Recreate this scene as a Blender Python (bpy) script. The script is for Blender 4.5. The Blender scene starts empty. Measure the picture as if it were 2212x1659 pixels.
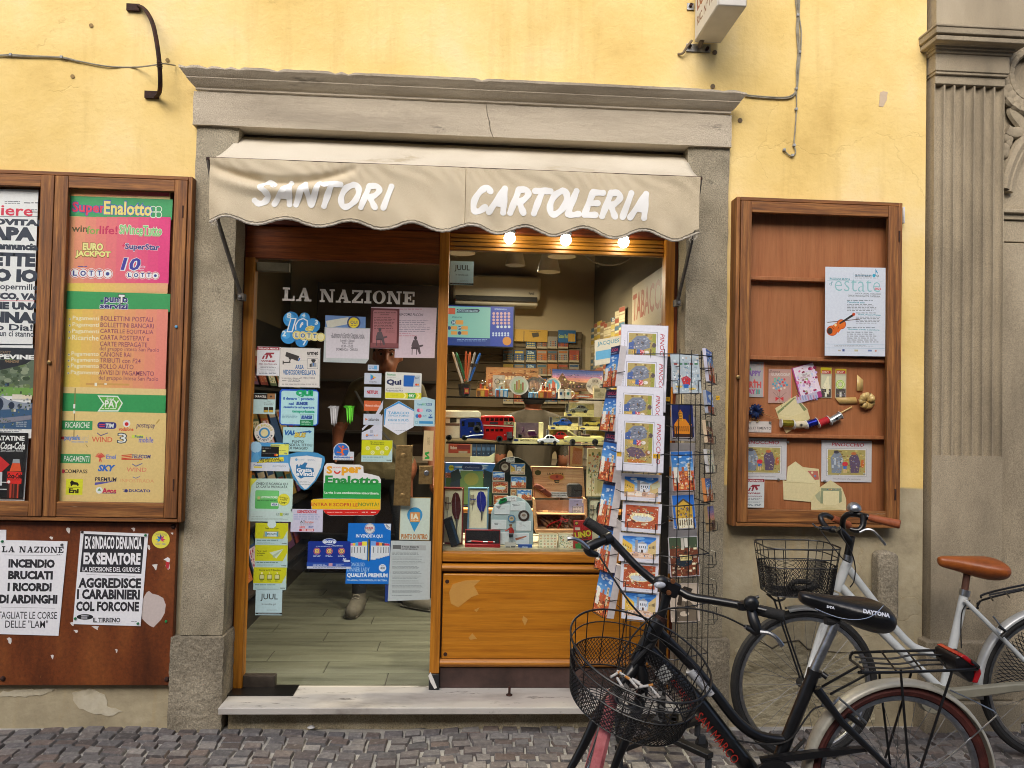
import bpy,bmesh,math,random
from mathutils import Vector as V,Matrix
R=math.radians
rnd=random.Random(11)
sc=bpy.context.scene
COL=sc.collection
YAW,PIT,ROL,FPX,DIST=R(3.347),R(1.513),R(1.271),1661.0,3.70
_f=V((math.sin(YAW)*math.cos(PIT),math.cos(YAW)*math.cos(PIT),math.sin(PIT)))
_r0=V((math.cos(YAW),-math.sin(YAW),0));_u0=_r0 .cross(_f)
_r=_r0*math.cos(ROL)+_u0*math.sin(ROL);_u=_u0*math.cos(ROL)-_r0*math.sin(ROL)
def _ray(u,v):return _r*((u-1106)/FPX)-_u*((v-829.5)/FPX)+_f
_d=_ray(900,1566);CAMH=-_d.z*DIST/_d.y
CAM=V((0,-DIST,CAMH))
cd=bpy.data.cameras.new('camera');cam=bpy.data.objects.new('camera',cd);COL.objects.link(cam)
cd.sensor_width=36;cd.lens=36*FPX/2212;cd.clip_start=.05;cd.clip_end=300
cam.matrix_world=Matrix(((_r.x,_u.x,-_f.x,CAM.x),(_r.y,_u.y,-_f.y,CAM.y),(_r.z,_u.z,-_f.z,CAM.z),(0,0,0,1)))
sc.camera=cam
SUN_EL,SUN_ROT=R(38),R(196)
wd=bpy.data.worlds.new('World');sc.world=wd;wd.use_nodes=True
nt=wd.node_tree;bg=nt.nodes['Background']
sky=nt.nodes.new('ShaderNodeTexSky');sky.sky_type='NISHITA';sky.sun_disc=False
sky.sun_elevation=SUN_EL;sky.sun_rotation=SUN_ROT;sky.air_density=.7;sky.dust_density=3.0;sky.ozone_density=.6
nt.links.new(sky.outputs[0],bg.inputs[0]);bg.inputs[1].default_value=.11
sl=bpy.data.lights.new('sun','SUN');sl.energy=1.4;sl.angle=R(50);sl.color=(1,.965,.905)
so=bpy.data.objects.new('sun',sl);COL.objects.link(so)
_sd=V((math.sin(SUN_ROT)*math.cos(SUN_EL),math.cos(SUN_ROT)*math.cos(SUN_EL),math.sin(SUN_EL)))
so.rotation_euler=_sd.to_track_quat('Z','Y').to_euler();so.location=(-3,-9,12)
sc.view_settings.view_transform='Standard';sc.view_settings.look='None'
sc.view_settings.exposure=1.0;sc.view_settings.gamma=1
sc.cycles.use_denoising=True;sc.cycles.pixel_filter_type='BLACKMAN_HARRIS';sc.cycles.filter_width=1.0
sc.cycles.max_bounces=8;sc.cycles.transparent_max_bounces=16;sc.cycles.caustics_reflective=False;sc.cycles.caustics_refractive=False
sc.cycles.sample_clamp_indirect=6
def W(u,v,y=0.0):
 d=_ray(u,v);return CAM+d*((y+DIST)/d.y)
def G(u,v,z=0.0):
 d=_ray(u,v);return CAM+d*((z-CAMH)/d.z)
FR=[0.,0.,1.]
FRAMES={'N':(0,0,1),'r4':(0,356.6,.1984),'r5':(0,630.9,.1984),'r6':(0,905.2,.1984),'r7':(0,1124.6,.322),'A1':(493.7,521.2,.22321),'A2':(521.2,822.9,.1984),'A3':(521.2,1097.2,.1984),'A4':(932.6,493.7,.24802),'A5':(943.6,740.6,.17361),'A6':(943.6,960.0,.17361),'A7':(1261.8,685.8,.215),'A8':(1261.8,1014.9,.215),'C1':(1536.1,411.5,.23154),'C2':(1536.1,740.6,.24804),'B4':(1206.9,1097.2,.33864),'B5':(1591.0,1069.8,.35508),'K3':(1474.7,0,.3333),'K2':(737.3,0,.3333),'C3':(1892.7,0,.33053)}
def fr(k):FR[:]=FRAMES[k]
def uv(x,y):return FR[0]+x*FR[2],FR[1]+y*FR[2]
def P(x,y,d=0.0):return W(*uv(x,y),d)
def RC(x0,y0,x1,y1,d):
 xm,ym=(x0+x1)/2,(y0+y1)/2
 return P(x0,ym,d).x,P(x1,ym,d).x,P(xm,y1,d).z,P(xm,y0,d).z
def mpp(d):return (d+DIST)/FPX
def lin(h):
 h=h.lstrip('#');o=[]
 for i in (0,2,4):
  c=int(h[i:i+2],16)/255;o.append(c/12.92 if c<=.04045 else ((c+.055)/1.055)**2.4)
 return (*o,1)
_M={}
def _new(name):
 m=bpy.data.materials.new(name);m.use_nodes=True
 n=m.node_tree.nodes;return m,n,m.node_tree.links,n['Principled BSDF']
def ink(hexc,rough=.5,em=0,metal=0):
 k=('ink',hexc,rough,em,metal)
 if k in _M:return _M[k]
 m,n,l,b=_new('ink_'+hexc.strip('#'))
 b.inputs['Roughness'].default_value=rough;b.inputs['Metallic'].default_value=metal
 c=lin(hexc)
 if em:
  b.inputs['Base Color'].default_value=(c[0]*.2,c[1]*.2,c[2]*.2,1);b.inputs['Emission Color'].default_value=c;b.inputs['Emission Strength'].default_value=em
 else :
  t=n.new('ShaderNodeTexNoise');t.inputs['Scale'].default_value=90;t.inputs['Detail'].default_value=3
  mx=n.new('ShaderNodeMix');mx.data_type='RGBA';mx.inputs[6].default_value=(min(1,c[0]*.95),min(1,c[1]*.95),min(1,c[2]*.95),1);mx.inputs[7].default_value=(min(.88,c[0]*1.2),min(.88,c[1]*1.2),min(.88,c[2]*1.2),1)
  tc=n.new('ShaderNodeTexCoord');l.new(tc.outputs['Object'],t.inputs['Vector']);l.new(t.outputs[0],mx.inputs[0]);l.new(mx.outputs[2],b.inputs['Base Color'])
 _M[k]=m;return m
def noisy(name,cols,scale=6,detail=6,rough=(.6,.9),bump=.2,bscale=80,metal=0,stretch=(1,1,1),pos=(.3,.7),spec=.5,coat=0,second=None,bdist=.01,grain=None):
 """two or three colours mixed by stretched noise, plus fine bump"""
 if name in _M:return _M[name]
 m,n,l,b=_new(name)
 tc=n.new('ShaderNodeNewGeometry');mp=n.new('ShaderNodeMapping');mp.inputs['Scale'].default_value=stretch
 l.new(tc.outputs['Position'],mp.inputs[0])
 t=n.new('ShaderNodeTexNoise');t.inputs['Scale'].default_value=scale;t.inputs['Detail'].default_value=detail;t.inputs['Roughness'].default_value=.62
 l.new(mp.outputs[0],t.inputs['Vector'])
 cr=n.new('ShaderNodeValToRGB');e=cr.color_ramp.elements
 e[0].position,e[0].color=pos[0],lin(cols[0]);e[1].position,e[1].color=pos[1],lin(cols[-1])
 for i,c in enumerate(cols[1:-1]):
  x=e.new(pos[0]+(pos[1]-pos[0])*(i+1)/(len(cols)-1));x.color=lin(c)
 l.new(t.outputs[0],cr.inputs[0]);out=cr.outputs[0]
 if second:
  mp2=n.new('ShaderNodeMapping');mp2 .inputs['Scale'].default_value=second[3];l.new(tc.outputs['Position'],mp2 .inputs[0])
  t2=n.new('ShaderNodeTexNoise');t2 .inputs['Scale'].default_value=second[1];t2 .inputs['Detail'].default_value=8;t2 .inputs['Roughness'].default_value=.7;l.new(mp2 .outputs[0],t2 .inputs['Vector'])
  r2=n.new('ShaderNodeMapRange');r2 .inputs[1].default_value=second[2];r2 .inputs[2].default_value=second[2]+.06;l.new(t2 .outputs[0],r2 .inputs[0])
  mx=n.new('ShaderNodeMix');mx.data_type='RGBA';l.new(r2 .outputs[0],mx.inputs[0]);l.new(out,mx.inputs[6]);mx.inputs[7].default_value=lin(second[0]);out=mx.outputs[2]
 if grain:
  t5=n.new('ShaderNodeTexNoise');t5 .inputs['Scale'].default_value=grain[0];t5 .inputs['Detail'].default_value=4;t5 .inputs['Roughness'].default_value=.75;l.new(mp.outputs[0]if len(grain)>2 else tc.outputs['Position'],t5 .inputs['Vector'])
  g5=n.new('ShaderNodeMapRange');g5 .inputs[1].default_value=.3;g5 .inputs[2].default_value=.7;l.new(t5 .outputs[0],g5 .inputs[0]);m5=n.new('ShaderNodeMix');m5 .data_type='RGBA';m5 .blend_type='OVERLAY';m5 .inputs[0].default_value=grain[1];l.new(out,m5 .inputs[6]);l.new(g5 .outputs[0],m5 .inputs[7]);out=m5 .outputs[2]
 l.new(out,b.inputs['Base Color'])
 rr=n.new('ShaderNodeMapRange');rr.inputs[3].default_value,rr.inputs[4].default_value=rough;l.new(t.outputs[0],rr.inputs[0]);l.new(rr.outputs[0],b.inputs['Roughness'])
 b.inputs['Metallic'].default_value=metal;b.inputs['Specular IOR Level'].default_value=spec;b.inputs['Coat Weight'].default_value=coat;b.inputs['Coat Roughness'].default_value=.15
 if bump:
  t3=n.new('ShaderNodeTexNoise');t3 .inputs['Scale'].default_value=bscale;t3 .inputs['Detail'].default_value=5;l.new(mp.outputs[0],t3 .inputs['Vector'])
  bp=n.new('ShaderNodeBump');bp.inputs['Strength'].default_value=bump;bp.inputs['Distance'].default_value=bdist;l.new(t3 .outputs[0],bp.inputs['Height']);l.new(bp.outputs[0],b.inputs['Normal'])
 _M[name]=m;return m
def wood(name,cols,axis='z',**k):
 s={'z':(34,34,1.6),'x':(1.6,34,34)}[axis]
 a=dict(scale=1.6,detail=7,rough=(.32,.5),bump=.12,bscale=3,stretch=s,pos=(.28,.72),bdist=.004,grain=(5,.45,1));a.update(k)
 return noisy(name+'_'+axis,cols,**a)
def glassmat(name,tint,ior=1.5,refl=1.0):
 if name in _M:return _M[name]
 m,n,l,b=_new(name);n.remove(b);o=n['Material Output']
 tr=n.new('ShaderNodeBsdfTransparent');tr.inputs[0].default_value=tint
 gl=n.new('ShaderNodeBsdfGlossy');gl.inputs[1].default_value=.015;gl.inputs[0].default_value=(refl,refl,refl,1)
 lw=n.new('ShaderNodeLayerWeight');lw.inputs[0].default_value=.5;pw=n.new('ShaderNodeMath');pw.operation='POWER';pw.inputs[1].default_value=5;l.new(lw.outputs[1],pw.inputs[0])
 f0=((ior-1)/(ior+1))**2;fz=n.new('ShaderNodeMapRange');fz.inputs[3].default_value=f0;fz.inputs[4].default_value=.95;l.new(pw.outputs[0],fz.inputs[0]);mx=n.new('ShaderNodeMixShader')
 l.new(fz.outputs[0],mx.inputs[0]);l.new(tr.outputs[0],mx.inputs[1]);l.new(gl.outputs[0],mx.inputs[2]);l.new(mx.outputs[0],o.inputs[0])
 _M[name]=m;return m
class MB:
 def __init__(s):s.v,s.f,s.m,s.mats=[],[],[],[]
 def mi(s,mat):
  if mat not in s.mats:s.mats.append(mat)
  return s.mats.index(mat)
 def add(s,vs,fs,mat):
  b=len(s.v);k=s.mi(mat);s.v+=[V(p)for p in vs]
  for q in fs:s.f.append([b+i for i in q]);s.m.append(k)
  return s
 def box(s,x0,x1,y0,y1,z0,z1,mat):
  vs=[(x,y,z)for z in (z0,z1)for y in (y0,y1)for x in (x0,x1)]
  return s.add(vs,[(0,2,3,1),(4,5,7,6),(0,1,5,4),(2,6,7,3),(0,4,6,2),(1,3,7,5)],mat)
 def pbox(s,x0,y0,x1,y1,d0,d1,mat):
  a,b,c,e=RC(x0,y0,x1,y1,d0);return s.box(a,b,d0,d1,c,e,mat)
 def obox(s,c,size,M,mat):
  hx,hy,hz=size[0]/2,size[1]/2,size[2]/2;c=V(c)
  vs=[c+M@V((x,y,z))for z in (-hz,hz)for y in (-hy,hy)for x in (-hx,hx)]
  return s.add(vs,[(0,2,3,1),(4,5,7,6),(0,1,5,4),(2,6,7,3),(0,4,6,2),(1,3,7,5)],mat)
 def tube(s,pts,r,mat,n=8,closed=False,sub=0,flat=None):
  pts=[V(p)for p in pts];rs=list(r)if isinstance(r,(list,tuple))else [r]*len(pts)
  if sub:
   q,qr=[],[];L=len(pts);rng=range(L if closed else L-1)
   for i in rng:
    p0=pts[(i-1)%L]if closed or i else pts[i];p1=pts[i];p2=pts[(i+1)%L];p3=pts[(i+2)%L]if closed or i+2<L else pts[(i+1)%L]
    for k in range(sub):
     t=k/sub;q.append(.5*((2*p1)+(p2-p0)*t+(2*p0-5*p1+4*p2-p3)*t*t+(3*p1-p0-3*p2+p3)*t**3));qr.append(rs[i]+(rs[(i+1)%L]-rs[i])*t)
   if not closed:q.append(pts[-1]);qr.append(rs[-1])
   pts,rs=q,qr
  L=len(pts);vs,fs=[],[];nrm=None
  for i,p in enumerate(pts):
   a=pts[(i-1)%L]if closed or i else p;b=pts[(i+1)%L]if closed or i<L-1 else p
   t=(b-a).normalized()if (b-a).length>1e-9 else V((0,0,1))
   if nrm is None:
    nrm=t.cross(V((0,0,1)));nrm=t.cross(V((0,1,0)))if nrm.length<.1 else nrm
   nrm=(nrm-t*nrm.dot(t)).normalized();bi=t.cross(nrm)
   for k in range(n):
    an=2*math.pi*k/n;vs.append(p+nrm*math.cos(an)*rs[i]+bi*math.sin(an)*rs[i]*(flat or 1))
  for i in range(L if closed else L-1):
   j=(i+1)%L
   for k in range(n):fs.append((i*n+k,i*n+(k+1)%n,j*n+(k+1)%n,j*n+k))
  if not closed:fs+=[tuple(range(n))[::-1],tuple((L-1)*n+k for k in range(n))]
  return s.add(vs,fs,mat)
 def lathe(s,prof,c,mat,n=24,M=None):
  M=M or Matrix.Identity(3);c=V(c);vs,fs=[],[]
  for r_,h in prof:
   for k in range(n):
    a=2*math.pi*k/n;vs.append(c+M@V((r_*math.cos(a),r_*math.sin(a),h)))
  for i in range(len(prof)-1):
   for k in range(n):fs.append((i*n+k,i*n+(k+1)%n,(i+1)*n+(k+1)%n,(i+1)*n+k))
  if prof[0][0]>1e-5:fs.append(tuple(range(n))[::-1])
  if prof[-1][0]>1e-5:fs.append(tuple((len(prof)-1)*n+k for k in range(n)))
  return s.add(vs,fs,mat)
 def sph(s,c,r_,mat,n=16,sc_=(1,1,1),lo=-90,hi=90,M=None):
  M=M or Matrix.Identity(3);k=8;pr=[]
  vs,fs=[],[];c=V(c)
  for i in range(k+1):
   t=R(lo+(hi-lo)*i/k)
   for j in range(n):
    a=2*math.pi*j/n;vs.append(c+M@V((r_*math.cos(t)*math.cos(a)*sc_[0],r_*math.cos(t)*math.sin(a)*sc_[1],r_*math.sin(t)*sc_[2])))
  for i in range(k):
   for j in range(n):fs.append((i*n+j,i*n+(j+1)%n,(i+1)*n+(j+1)%n,(i+1)*n+j))
  return s.add(vs,fs,mat)
 def prism(s,pts,y0,y1,mat):
  n=len(pts);vs=[(p[0],y0,p[1])for p in pts]+[(p[0],y1,p[1])for p in pts]
  ar=sum(pts[i][0]*pts[(i+1)%n][1]-pts[(i+1)%n][0]*pts[i][1]for i in range(n))
  idx=list(range(n));fs=[tuple(idx),tuple(n+i for i in idx[::-1])]+[(i,n+i,n+(i+1)%n,(i+1)%n)for i in range(n)]
  if ar<0:fs=[f[::-1]for f in fs]
  return s.add(vs,fs,mat)
 def pprism(s,pts,d0,d1,mat):return s.prism([(P(x,y,d0).x,P(x,y,d0).z)for x,y in pts],d0,d1,mat)
 def bld(s,name,parent=None,bevel=0,loc=None,sharp=38,seg=2):
  if loc is None:
   if parent:loc=parent.matrix_world.translation if parent.parent is None else ABS[parent.name]
   else :
    xs=[p.x for p in s.v];ys=[p.y for p in s.v];zs=[p.z for p in s.v];loc=V(((min(xs)+max(xs))/2,(min(ys)+max(ys))/2,min(zs)))
  loc=V(loc);me=bpy.data.meshes.new(name)
  me.from_pydata([p-loc for p in s.v],[],s.f)
  for m in s.mats:me.materials.append(m)
  me.polygons.foreach_set('material_index',s.m)
  me.validate();me.shade_smooth();me.set_sharp_from_angle(angle=R(sharp))
  o=bpy.data.objects.new(name,me);COL.objects.link(o)
  if parent:o.parent=parent;o.location=loc-ABS[parent.name]
  else :o.location=loc
  ABS[o.name]=loc
  if bevel:
   b=o.modifiers.new('bevel','BEVEL');b.width=bevel;b.segments=seg;b.limit_method='ANGLE';b.angle_limit=R(40);b.harden_normals=False
  return o
ABS={}
def tag(o,label,cat,group=None,kind=None):
 if label:o['label']=label
 if cat:o['category']=cat
 if group:o['group']=group
 if kind:o['kind']=kind
 return o
def thing(name,label,cat,loc,group=None):
 o=bpy.data.objects.new(name,None);COL.objects.link(o);o.location=V(loc);o.empty_display_size=.05
 ABS[o.name]=V(loc);bpy.context.view_layer.update();return tag(o,label,cat,group)
def struct(mb,name,**k):return tag(mb.bld(name,**k),None,None,None,'structure')
def rotm(yaw=0,pitch=0,roll=0):return Matrix.Rotation(R(yaw),3,'Z')@Matrix.Rotation(R(pitch),3,'X')@Matrix.Rotation(R(roll),3,'Y')
_T={}
SERIF={'L':[(0,0,9,1.6),(0,8.4,5.4,10),(1.4,0,4,10),(7.6,0,9,4)],'I':[(0,0,5.4,1.6),(0,8.4,5.4,10),(1.4,0,4,10)],'E':[(0,0,9,1.6),(0,8.4,9,10),(1.4,0,4,10),(7.6,0,9,3.6),(7.6,6.4,9,10),(4,4.2,6.4,5.8),(5.4,3.2,6.4,6.8)],'Z':[(0,0,8.6,1.6),(0,8.4,8.6,10),(0,7,1.4,10),(7.2,0,8.6,3.4),[(0,1.6),(3,1.6),(8.6,8.4),(5.6,8.4)]],'N':[(0,0,3.8,1.4),(1.1,0,2.7,10),(0,8.6,3.6,10),(7.4,8.6,11.4,10),(8.6,0,10.2,10),[(1.1,10),(4,10),(10.2,0),(7.3,0)]],'A':[(0,0,4,1.4),(6,0,11.4,1.4),[(1.3,0),(2.9,0),(6,8),(5.2,10)],[(7.2,0),(10.2,0),(7,10),(4.6,10)],(3,2.8,8,4.1)],'O':['ring'],' ':[]}
def glyphs(txt,bold,shear,serif):
 """triangles/polygons of a line of lettering and its bounding box"""
 k=(txt,bold,shear,serif)
 if k in _T:return _T[k]
 polys=[]
 if serif:
  x=0
  for ch in txt:
   w=0
   for e in SERIF[ch]:
    if e=='ring':
     w=10
     for i in range(24):
      a,b=2*math.pi*i/24,2*math.pi*(i+1)/24
      polys.append([(x+5+5*math.cos(a),5+5.1*math.sin(a)),(x+5+5*math.cos(b),5+5.1*math.sin(b)),(x+5+2.3*math.cos(b),5+4*math.sin(b)),(x+5+2.3*math.cos(a),5+4*math.sin(a))])
    else :
     q=[(e[0],e[1]),(e[2],e[1]),(e[2],e[3]),(e[0],e[3])]if isinstance(e,tuple)else e
     polys.append([(x+p[0],p[1])for p in q]);w=max(w,max(p[0]for p in q))
   x+=(w+1.0)if ch!=' ' else 6
 else :
  c=bpy.data.curves.new('t','FONT');c.body=txt;c.size=1;c.resolution_u=2;c.offset=bold;c.shear=shear;c.fill_mode='FRONT'
  o=bpy.data.objects.new('t',c);COL.objects.link(o);dg=bpy.context.evaluated_depsgraph_get();me=bpy.data.meshes.new_from_object(o.evaluated_get(dg))
  polys=[[(me.vertices[i].co.x,me.vertices[i].co.y)for i in p.vertices]for p in me.polygons]
  bpy.data.objects.remove(o);bpy.data.curves.remove(c);bpy.data.meshes.remove(me)
 xs=[p[0]for q in polys for p in q]or [0,1];ys=[p[1]for q in polys for p in q]or [0,1]
 _T[k]=(polys,min(xs),max(xs),min(ys),max(ys));return _T[k]
class Art:
 """flat printed matter: paper plus inks in thin layers, local x right, z up, facing -y"""
 def __init__(s,gap=.00012):s.mb=MB();s.L=[];s.gap=gap
 def lay(s,x0,x1,z0,z1):
  n=1+max([l for a,b,c,d,l in s.L if x0<b and x1>a and z0<d and z1>c]or [0]);s.L.append((x0,x1,z0,z1,n));return -n*s.gap
 def poly(s,polys,mat):
  xs=[p[0]for q in polys for p in q];zs=[p[1]for q in polys for p in q]
  if not xs:return
  y=s.lay(min(xs),max(xs),min(zs),max(zs))
  for q in polys:
   a=sum(q[i][0]*q[(i+1)%len(q)][1]-q[(i+1)%len(q)][0]*q[i][1]for i in range(len(q)))
   q=q if a>0 else q[::-1]
   s.mb.add([(p[0],y,p[1])for p in q],[tuple(range(len(q)))],mat)
def draw(A,art,L,k,em=0,rough=.5):
 """art items in picture units -> A; L maps a point to local metres, k is metres per unit"""
 ik=lambda c:ink(c,rough,em)
 for e in art:
  t=e[0]
  if t=='r':
   _,x0,y0,x1,y1,c=e[:6];cx,cz=L((x0+x1)/2,(y0+y1)/2);hx,hz=abs(x1-x0)/2*k,abs(y1-y0)/2*k
   A.poly([[(cx-hx,cz-hz),(cx+hx,cz-hz),(cx+hx,cz+hz),(cx-hx,cz+hz)]],ik(c))
  elif t=='q':
   _,x0,y0,x1,y1,rr,c=e;cx,cz=L((x0+x1)/2,(y0+y1)/2);hx,hz,r_=abs(x1-x0)/2*k,abs(y1-y0)/2*k,rr*k
   A.poly([[(cx+sx*(hx-r_)+r_*math.cos(a),cz+sz*(hz-r_)+r_*math.sin(a))for sx,sz,a0 in ((1,1,0),(-1,1,90),(-1,-1,180),(1,-1,270))for a in (R(a0),R(a0+30),R(a0+60),R(a0+90))]],ik(c))
  elif t=='g':
   _,x0,y0,x1,y1,c0,c1=e;n=10;a,b=c0 .lstrip('#'),c1 .lstrip('#')
   for i in range(n):
    q=[int(a[j:j+2],16)+(int(b[j:j+2],16)-int(a[j:j+2],16))*i/(n-1)for j in (0,2,4)]
    draw(A,[('r',x0+(x1-x0)*i/n,y0,x0+(x1-x0)*(i+1)/n,y1,'#%02x%02x%02x'%tuple(int(w)for w in q))],L,k,em,rough)
  elif t in 'ce':
   if t=='c':_,cx,cy,rx,c=e;ry=rx
   else :_,cx,cy,rx,ry,c=e
   a0,b0=L(cx,cy);n=22;A.poly([[(a0+rx*k*math.cos(2*math.pi*i/n),b0+ry*k*math.sin(2*math.pi*i/n))for i in range(n)]],ik(c))
  elif t=='o':
   _,cx,cy,r0,r1,c=e;a0,b0=L(cx,cy);n=24
   A.poly([[(a0+q*k*math.cos(w),b0+q*k*math.sin(w))for q,w in ((r0,2*math.pi*i/n),(r0,2*math.pi*(i+1)/n),(r1,2*math.pi*(i+1)/n),(r1,2*math.pi*i/n))]for i in range(n)],ik(c))
  elif t=='p':A.poly([[L(*p)for p in e[1]]],ik(e[2]))
  elif t=='l':
   _,x0,y0,x1,y1,w,c=e;a,b=V(L(x0,y0)),V(L(x1,y1));d=(b-a).normalized();q=V((-d.y,d.x))*w*k/2
   A.poly([[tuple(a-q),tuple(b-q),tuple(b+q),tuple(a+q)]],ik(c))
  elif t in 'ts':
   _,txt,x0,y0,x1,y1,c=e[:7];bold=e[7]if len(e)>7 else 0;sh=e[8]if len(e)>8 else 0;ro=R(e[9])if len(e)>9 else 0
   ps,a,b,c0,d=glyphs(txt,bold,sh,t=='s');cx,cz=L((x0+x1)/2,(y0+y1)/2);fx,fz=(x1-x0)*k/(b-a),(y1-y0)*k/(d-c0);co,si=math.cos(ro),math.sin(ro)
   def tr(p):
    x,z=(p[0]-(a+b)/2)*fx,(p[1]-(c0+d)/2)*fz;return (cx+x*co-z*si,cz+x*si+z*co)
   if t=='s':[A.poly([[tr(p)for p in q]],ik(c))for q in ps]
   else :A.poly([[tr(p)for p in q]for q in ps],ik(c))
  elif t=='x':
   _,x0,y0,x1,y1,n,c=e;h=(y1-y0)/n
   for i in range(n):
    x=x0;xe=x1-(rnd.random()*.25*(x1-x0)if n>1 else 0);qs=[]
    while x<xe-h*.3:
     w=min(h*(.8+2.2*rnd.random()),xe-x);yy=y0+h*(i+.5);ax,az=L(x,yy);hh=h*.19*k
     qs.append([(ax,az-hh),(ax+w*k,az-hh),(ax+w*k,az+hh),(ax,az+hh)]);x+=w+h*.45
    if qs:A.poly(qs,ik(c))
  elif t=='scene':draw(A,scene(*e[1:]),L,k,em,rough)
def scene(kind,x0,y0,x1,y1,seed=0):
 """small printed pictures: roofs, squares, towers, plants, loose painting"""
 r_=random.Random(seed*7+len(kind));w,h=x1-x0,y1-y0;o=[]
 X=lambda a:x0+a*w
 Y=lambda b:y0+b*h
 def rc(a,b,c,d,col):
  c,d=min(1,c),min(1,d);o.append(('r',X(a),Y(b),X(c),Y(d),col))
 def pg(pts,col):o.append(('p',[(X(a),Y(b))for a,b in pts],col))
 def blob(a,b,c,d,col):o.append(('e',X(a),Y(b),c*w,d*h,col))
 if kind=='roofs':
  rc(0,0,1,1,'#a84c2a')
  for i in range(70):
   a,b=r_.random()*.92,r_.random()*.93;s=.03+.06*r_.random();rc(a,b,min(1,a+s*1.3),min(1,b+s),r_.choice(['#a8573a','#7c3826','#c09468','#ccb490','#5b3024','#9a4430','#b8965e','#8a7a6a','#d8cfc0']))
  blob(.52,.52,.36,.2,'#e2cf9a');blob(.52,.55,.3,.14,'#b9c4cc')
  for i in range(12):rc(.24+i*.045,.36,.27+i*.045,.47,r_.choice(['#efe0a8','#d9c07a','#f4ecc8']))
 elif kind=='square':
  [rc(0,i*.11,1,i*.11+.12,['#2f70bc','#3f82cf','#5a94d4','#78aadc','#a0c4e4'][i])for i in range(5)]
  for i in range(9):blob(.1+.8*r_.random(),.05+.3*r_.random(),.1,.06,r_.choice(['#cfe0f2','#6ea6de','#2d6cc0']))
  rc(0,.66,1,1,'#cfae96')
  for i in range(10):a=r_.random()*.8;rc(a,.7+.25*r_.random(),a+.2,.74+.22*r_.random(),r_.choice(['#dcc0a8','#b48f78','#e6d4c2']))
  pg([(0,.12),(.3,.4),(.3,.72),(0,.8)],'#d6b04a');pg([(1,.1),(.76,.38),(.76,.72),(1,.84)],'#c9b078')
  for i in range(5):
   rc(.03+i*.05,.36+i*.04,.05+i*.05,.46+i*.03,'#5c4a24');rc(.8+i*.04,.45-i*.02,.82+i*.04,.52,'#4a4236')
  rc(.38,.16,.46,.7,'#8f9094');rc(.46,.3,.72,.72,'#d4d8de');pg([(.44,.32),(.59,.2),(.74,.32)],'#9aa0a8')
  for i in range(4):rc(.49+i*.06,.42,.52+i*.06,.52,'#5a606c')
  rc(.56,.6,.62,.72,'#4a3a34')
 elif kind=='church':
  rc(0,0,1,1,'#2a6cc4');pg([(.1,.3),(.5,.12),(.9,.3),(.9,1),(.1,1)],'#caa23c');rc(.12,.7,.88,1,'#e6ddc4')
  pg([(.06,.32),(.5,.1),(.94,.32),(.9,.36),(.5,.16),(.1,.36)],'#574a34')
  for i in range(30):a,b=.16+.62*r_.random(),.34+.3*r_.random();rc(a,b,a+.06,b+.05,r_.choice(['#8a6a24','#e2c060','#4c5a86','#a87c30','#6e5020']))
  for i in range(7):rc(.15+i*.105,.74,.2+i*.105,.92,'#6a5c44')
 elif kind=='towers':
  for i in range(6):rc(0,i*.1,1,i*.1+.11,['#2a68b4','#3474bc','#3f80c4','#5490cc','#70a4d4','#90b8dc'][i])
  for i in range(12):blob(.1+.8*r_.random(),.05+.4*r_.random(),.06+.06*r_.random(),.025,r_.choice(['#c4d4e4','#9cbcdc','#d8e0ea']))
  rc(0,.5,1,1,'#b4502c')
  for i in range(34):a,b=r_.random()*.86,.52+r_.random()*.42;rc(a,b,a+.12,b+.05,r_.choice(['#c8643a','#8e3a22','#e0bc84','#6a3020','#d9964c']))
  rc(.72,.3,.86,.75,'#d8c4a0');rc(.44,.4,.56,.75,'#a85a3a');rc(.06,.4,.3,.8,'#e2ddd0')
  for i in range(4):rc(.75,.34+i*.08,.83,.37+i*.08,'#6a5844')
 elif kind=='night':
  rc(0,0,1,1,'#0e1a52');rc(.06,.62,.9,1,'#3a2010');pg([(.1,.6),(.3,.42),(.62,.44),(.82,.62),(.82,.9),(.1,.9)],'#c87a14')
  rc(.3,.22,.5,.5,'#d8961c');pg([(.3,.24),(.4,.14),(.5,.24)],'#b86a10')
  for i in range(5):rc(.33,.26+i*.05,.47,.28+i*.05,'#6e3c08')
  for i in range(7):rc(.14+i*.095,.66,.18+i*.095,.82,'#5a3006')
  rc(.78,.3,.9,.62,'#3c2a1a')
 elif kind=='aerial':
  rc(0,0,1,.3,'#41503a');rc(0,.28,1,1,'#6a3a26')
  for i in range(60):a,b=r_.random()*.88,.26+r_.random()*.68;rc(a,b,a+.05+.08*r_.random(),b+.05,r_.choice(['#9a4c30','#54301f','#c9b49a','#7a4430','#e4d9b4','#3a2a22']))
  blob(.48,.62,.3,.14,'#22303a');rc(.36,.46,.76,.6,'#d8c88a')
  for i in range(8):rc(.39+i*.045,.49,.41+i*.045,.56,'#7a6a40')
  rc(.42,.02,.52,.3,'#b8b4a8');rc(.54,.02,.66,.26,'#d0ccc0')
 elif kind=='portrait':
  rc(0,0,1,1,'#b9aa98');pg([(.1,1),(.16,.62),(.38,.46),(.66,.46),(.88,.62),(.94,1)],'#6e6252');blob(.52,.32,.13,.15,'#d9cbb8');pg([(.28,.2),(.5,.06),(.8,.14),(.74,.22),(.34,.27)],'#2e2822');pg([(.3,.25),(.42,.24),(.36,.58),(.2,.55)],'#33291f')
  blob(.46,.8,.17,.07,'#cfc0aa');rc(.5,.5,.55,.8,'#4a4036');pg([(.1,.98),(.2,.66),(.3,.78),(.24,1)],'#574c40')
 elif kind=='floral':
  rc(0,0,1,1,'#e0dcc0')
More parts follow.
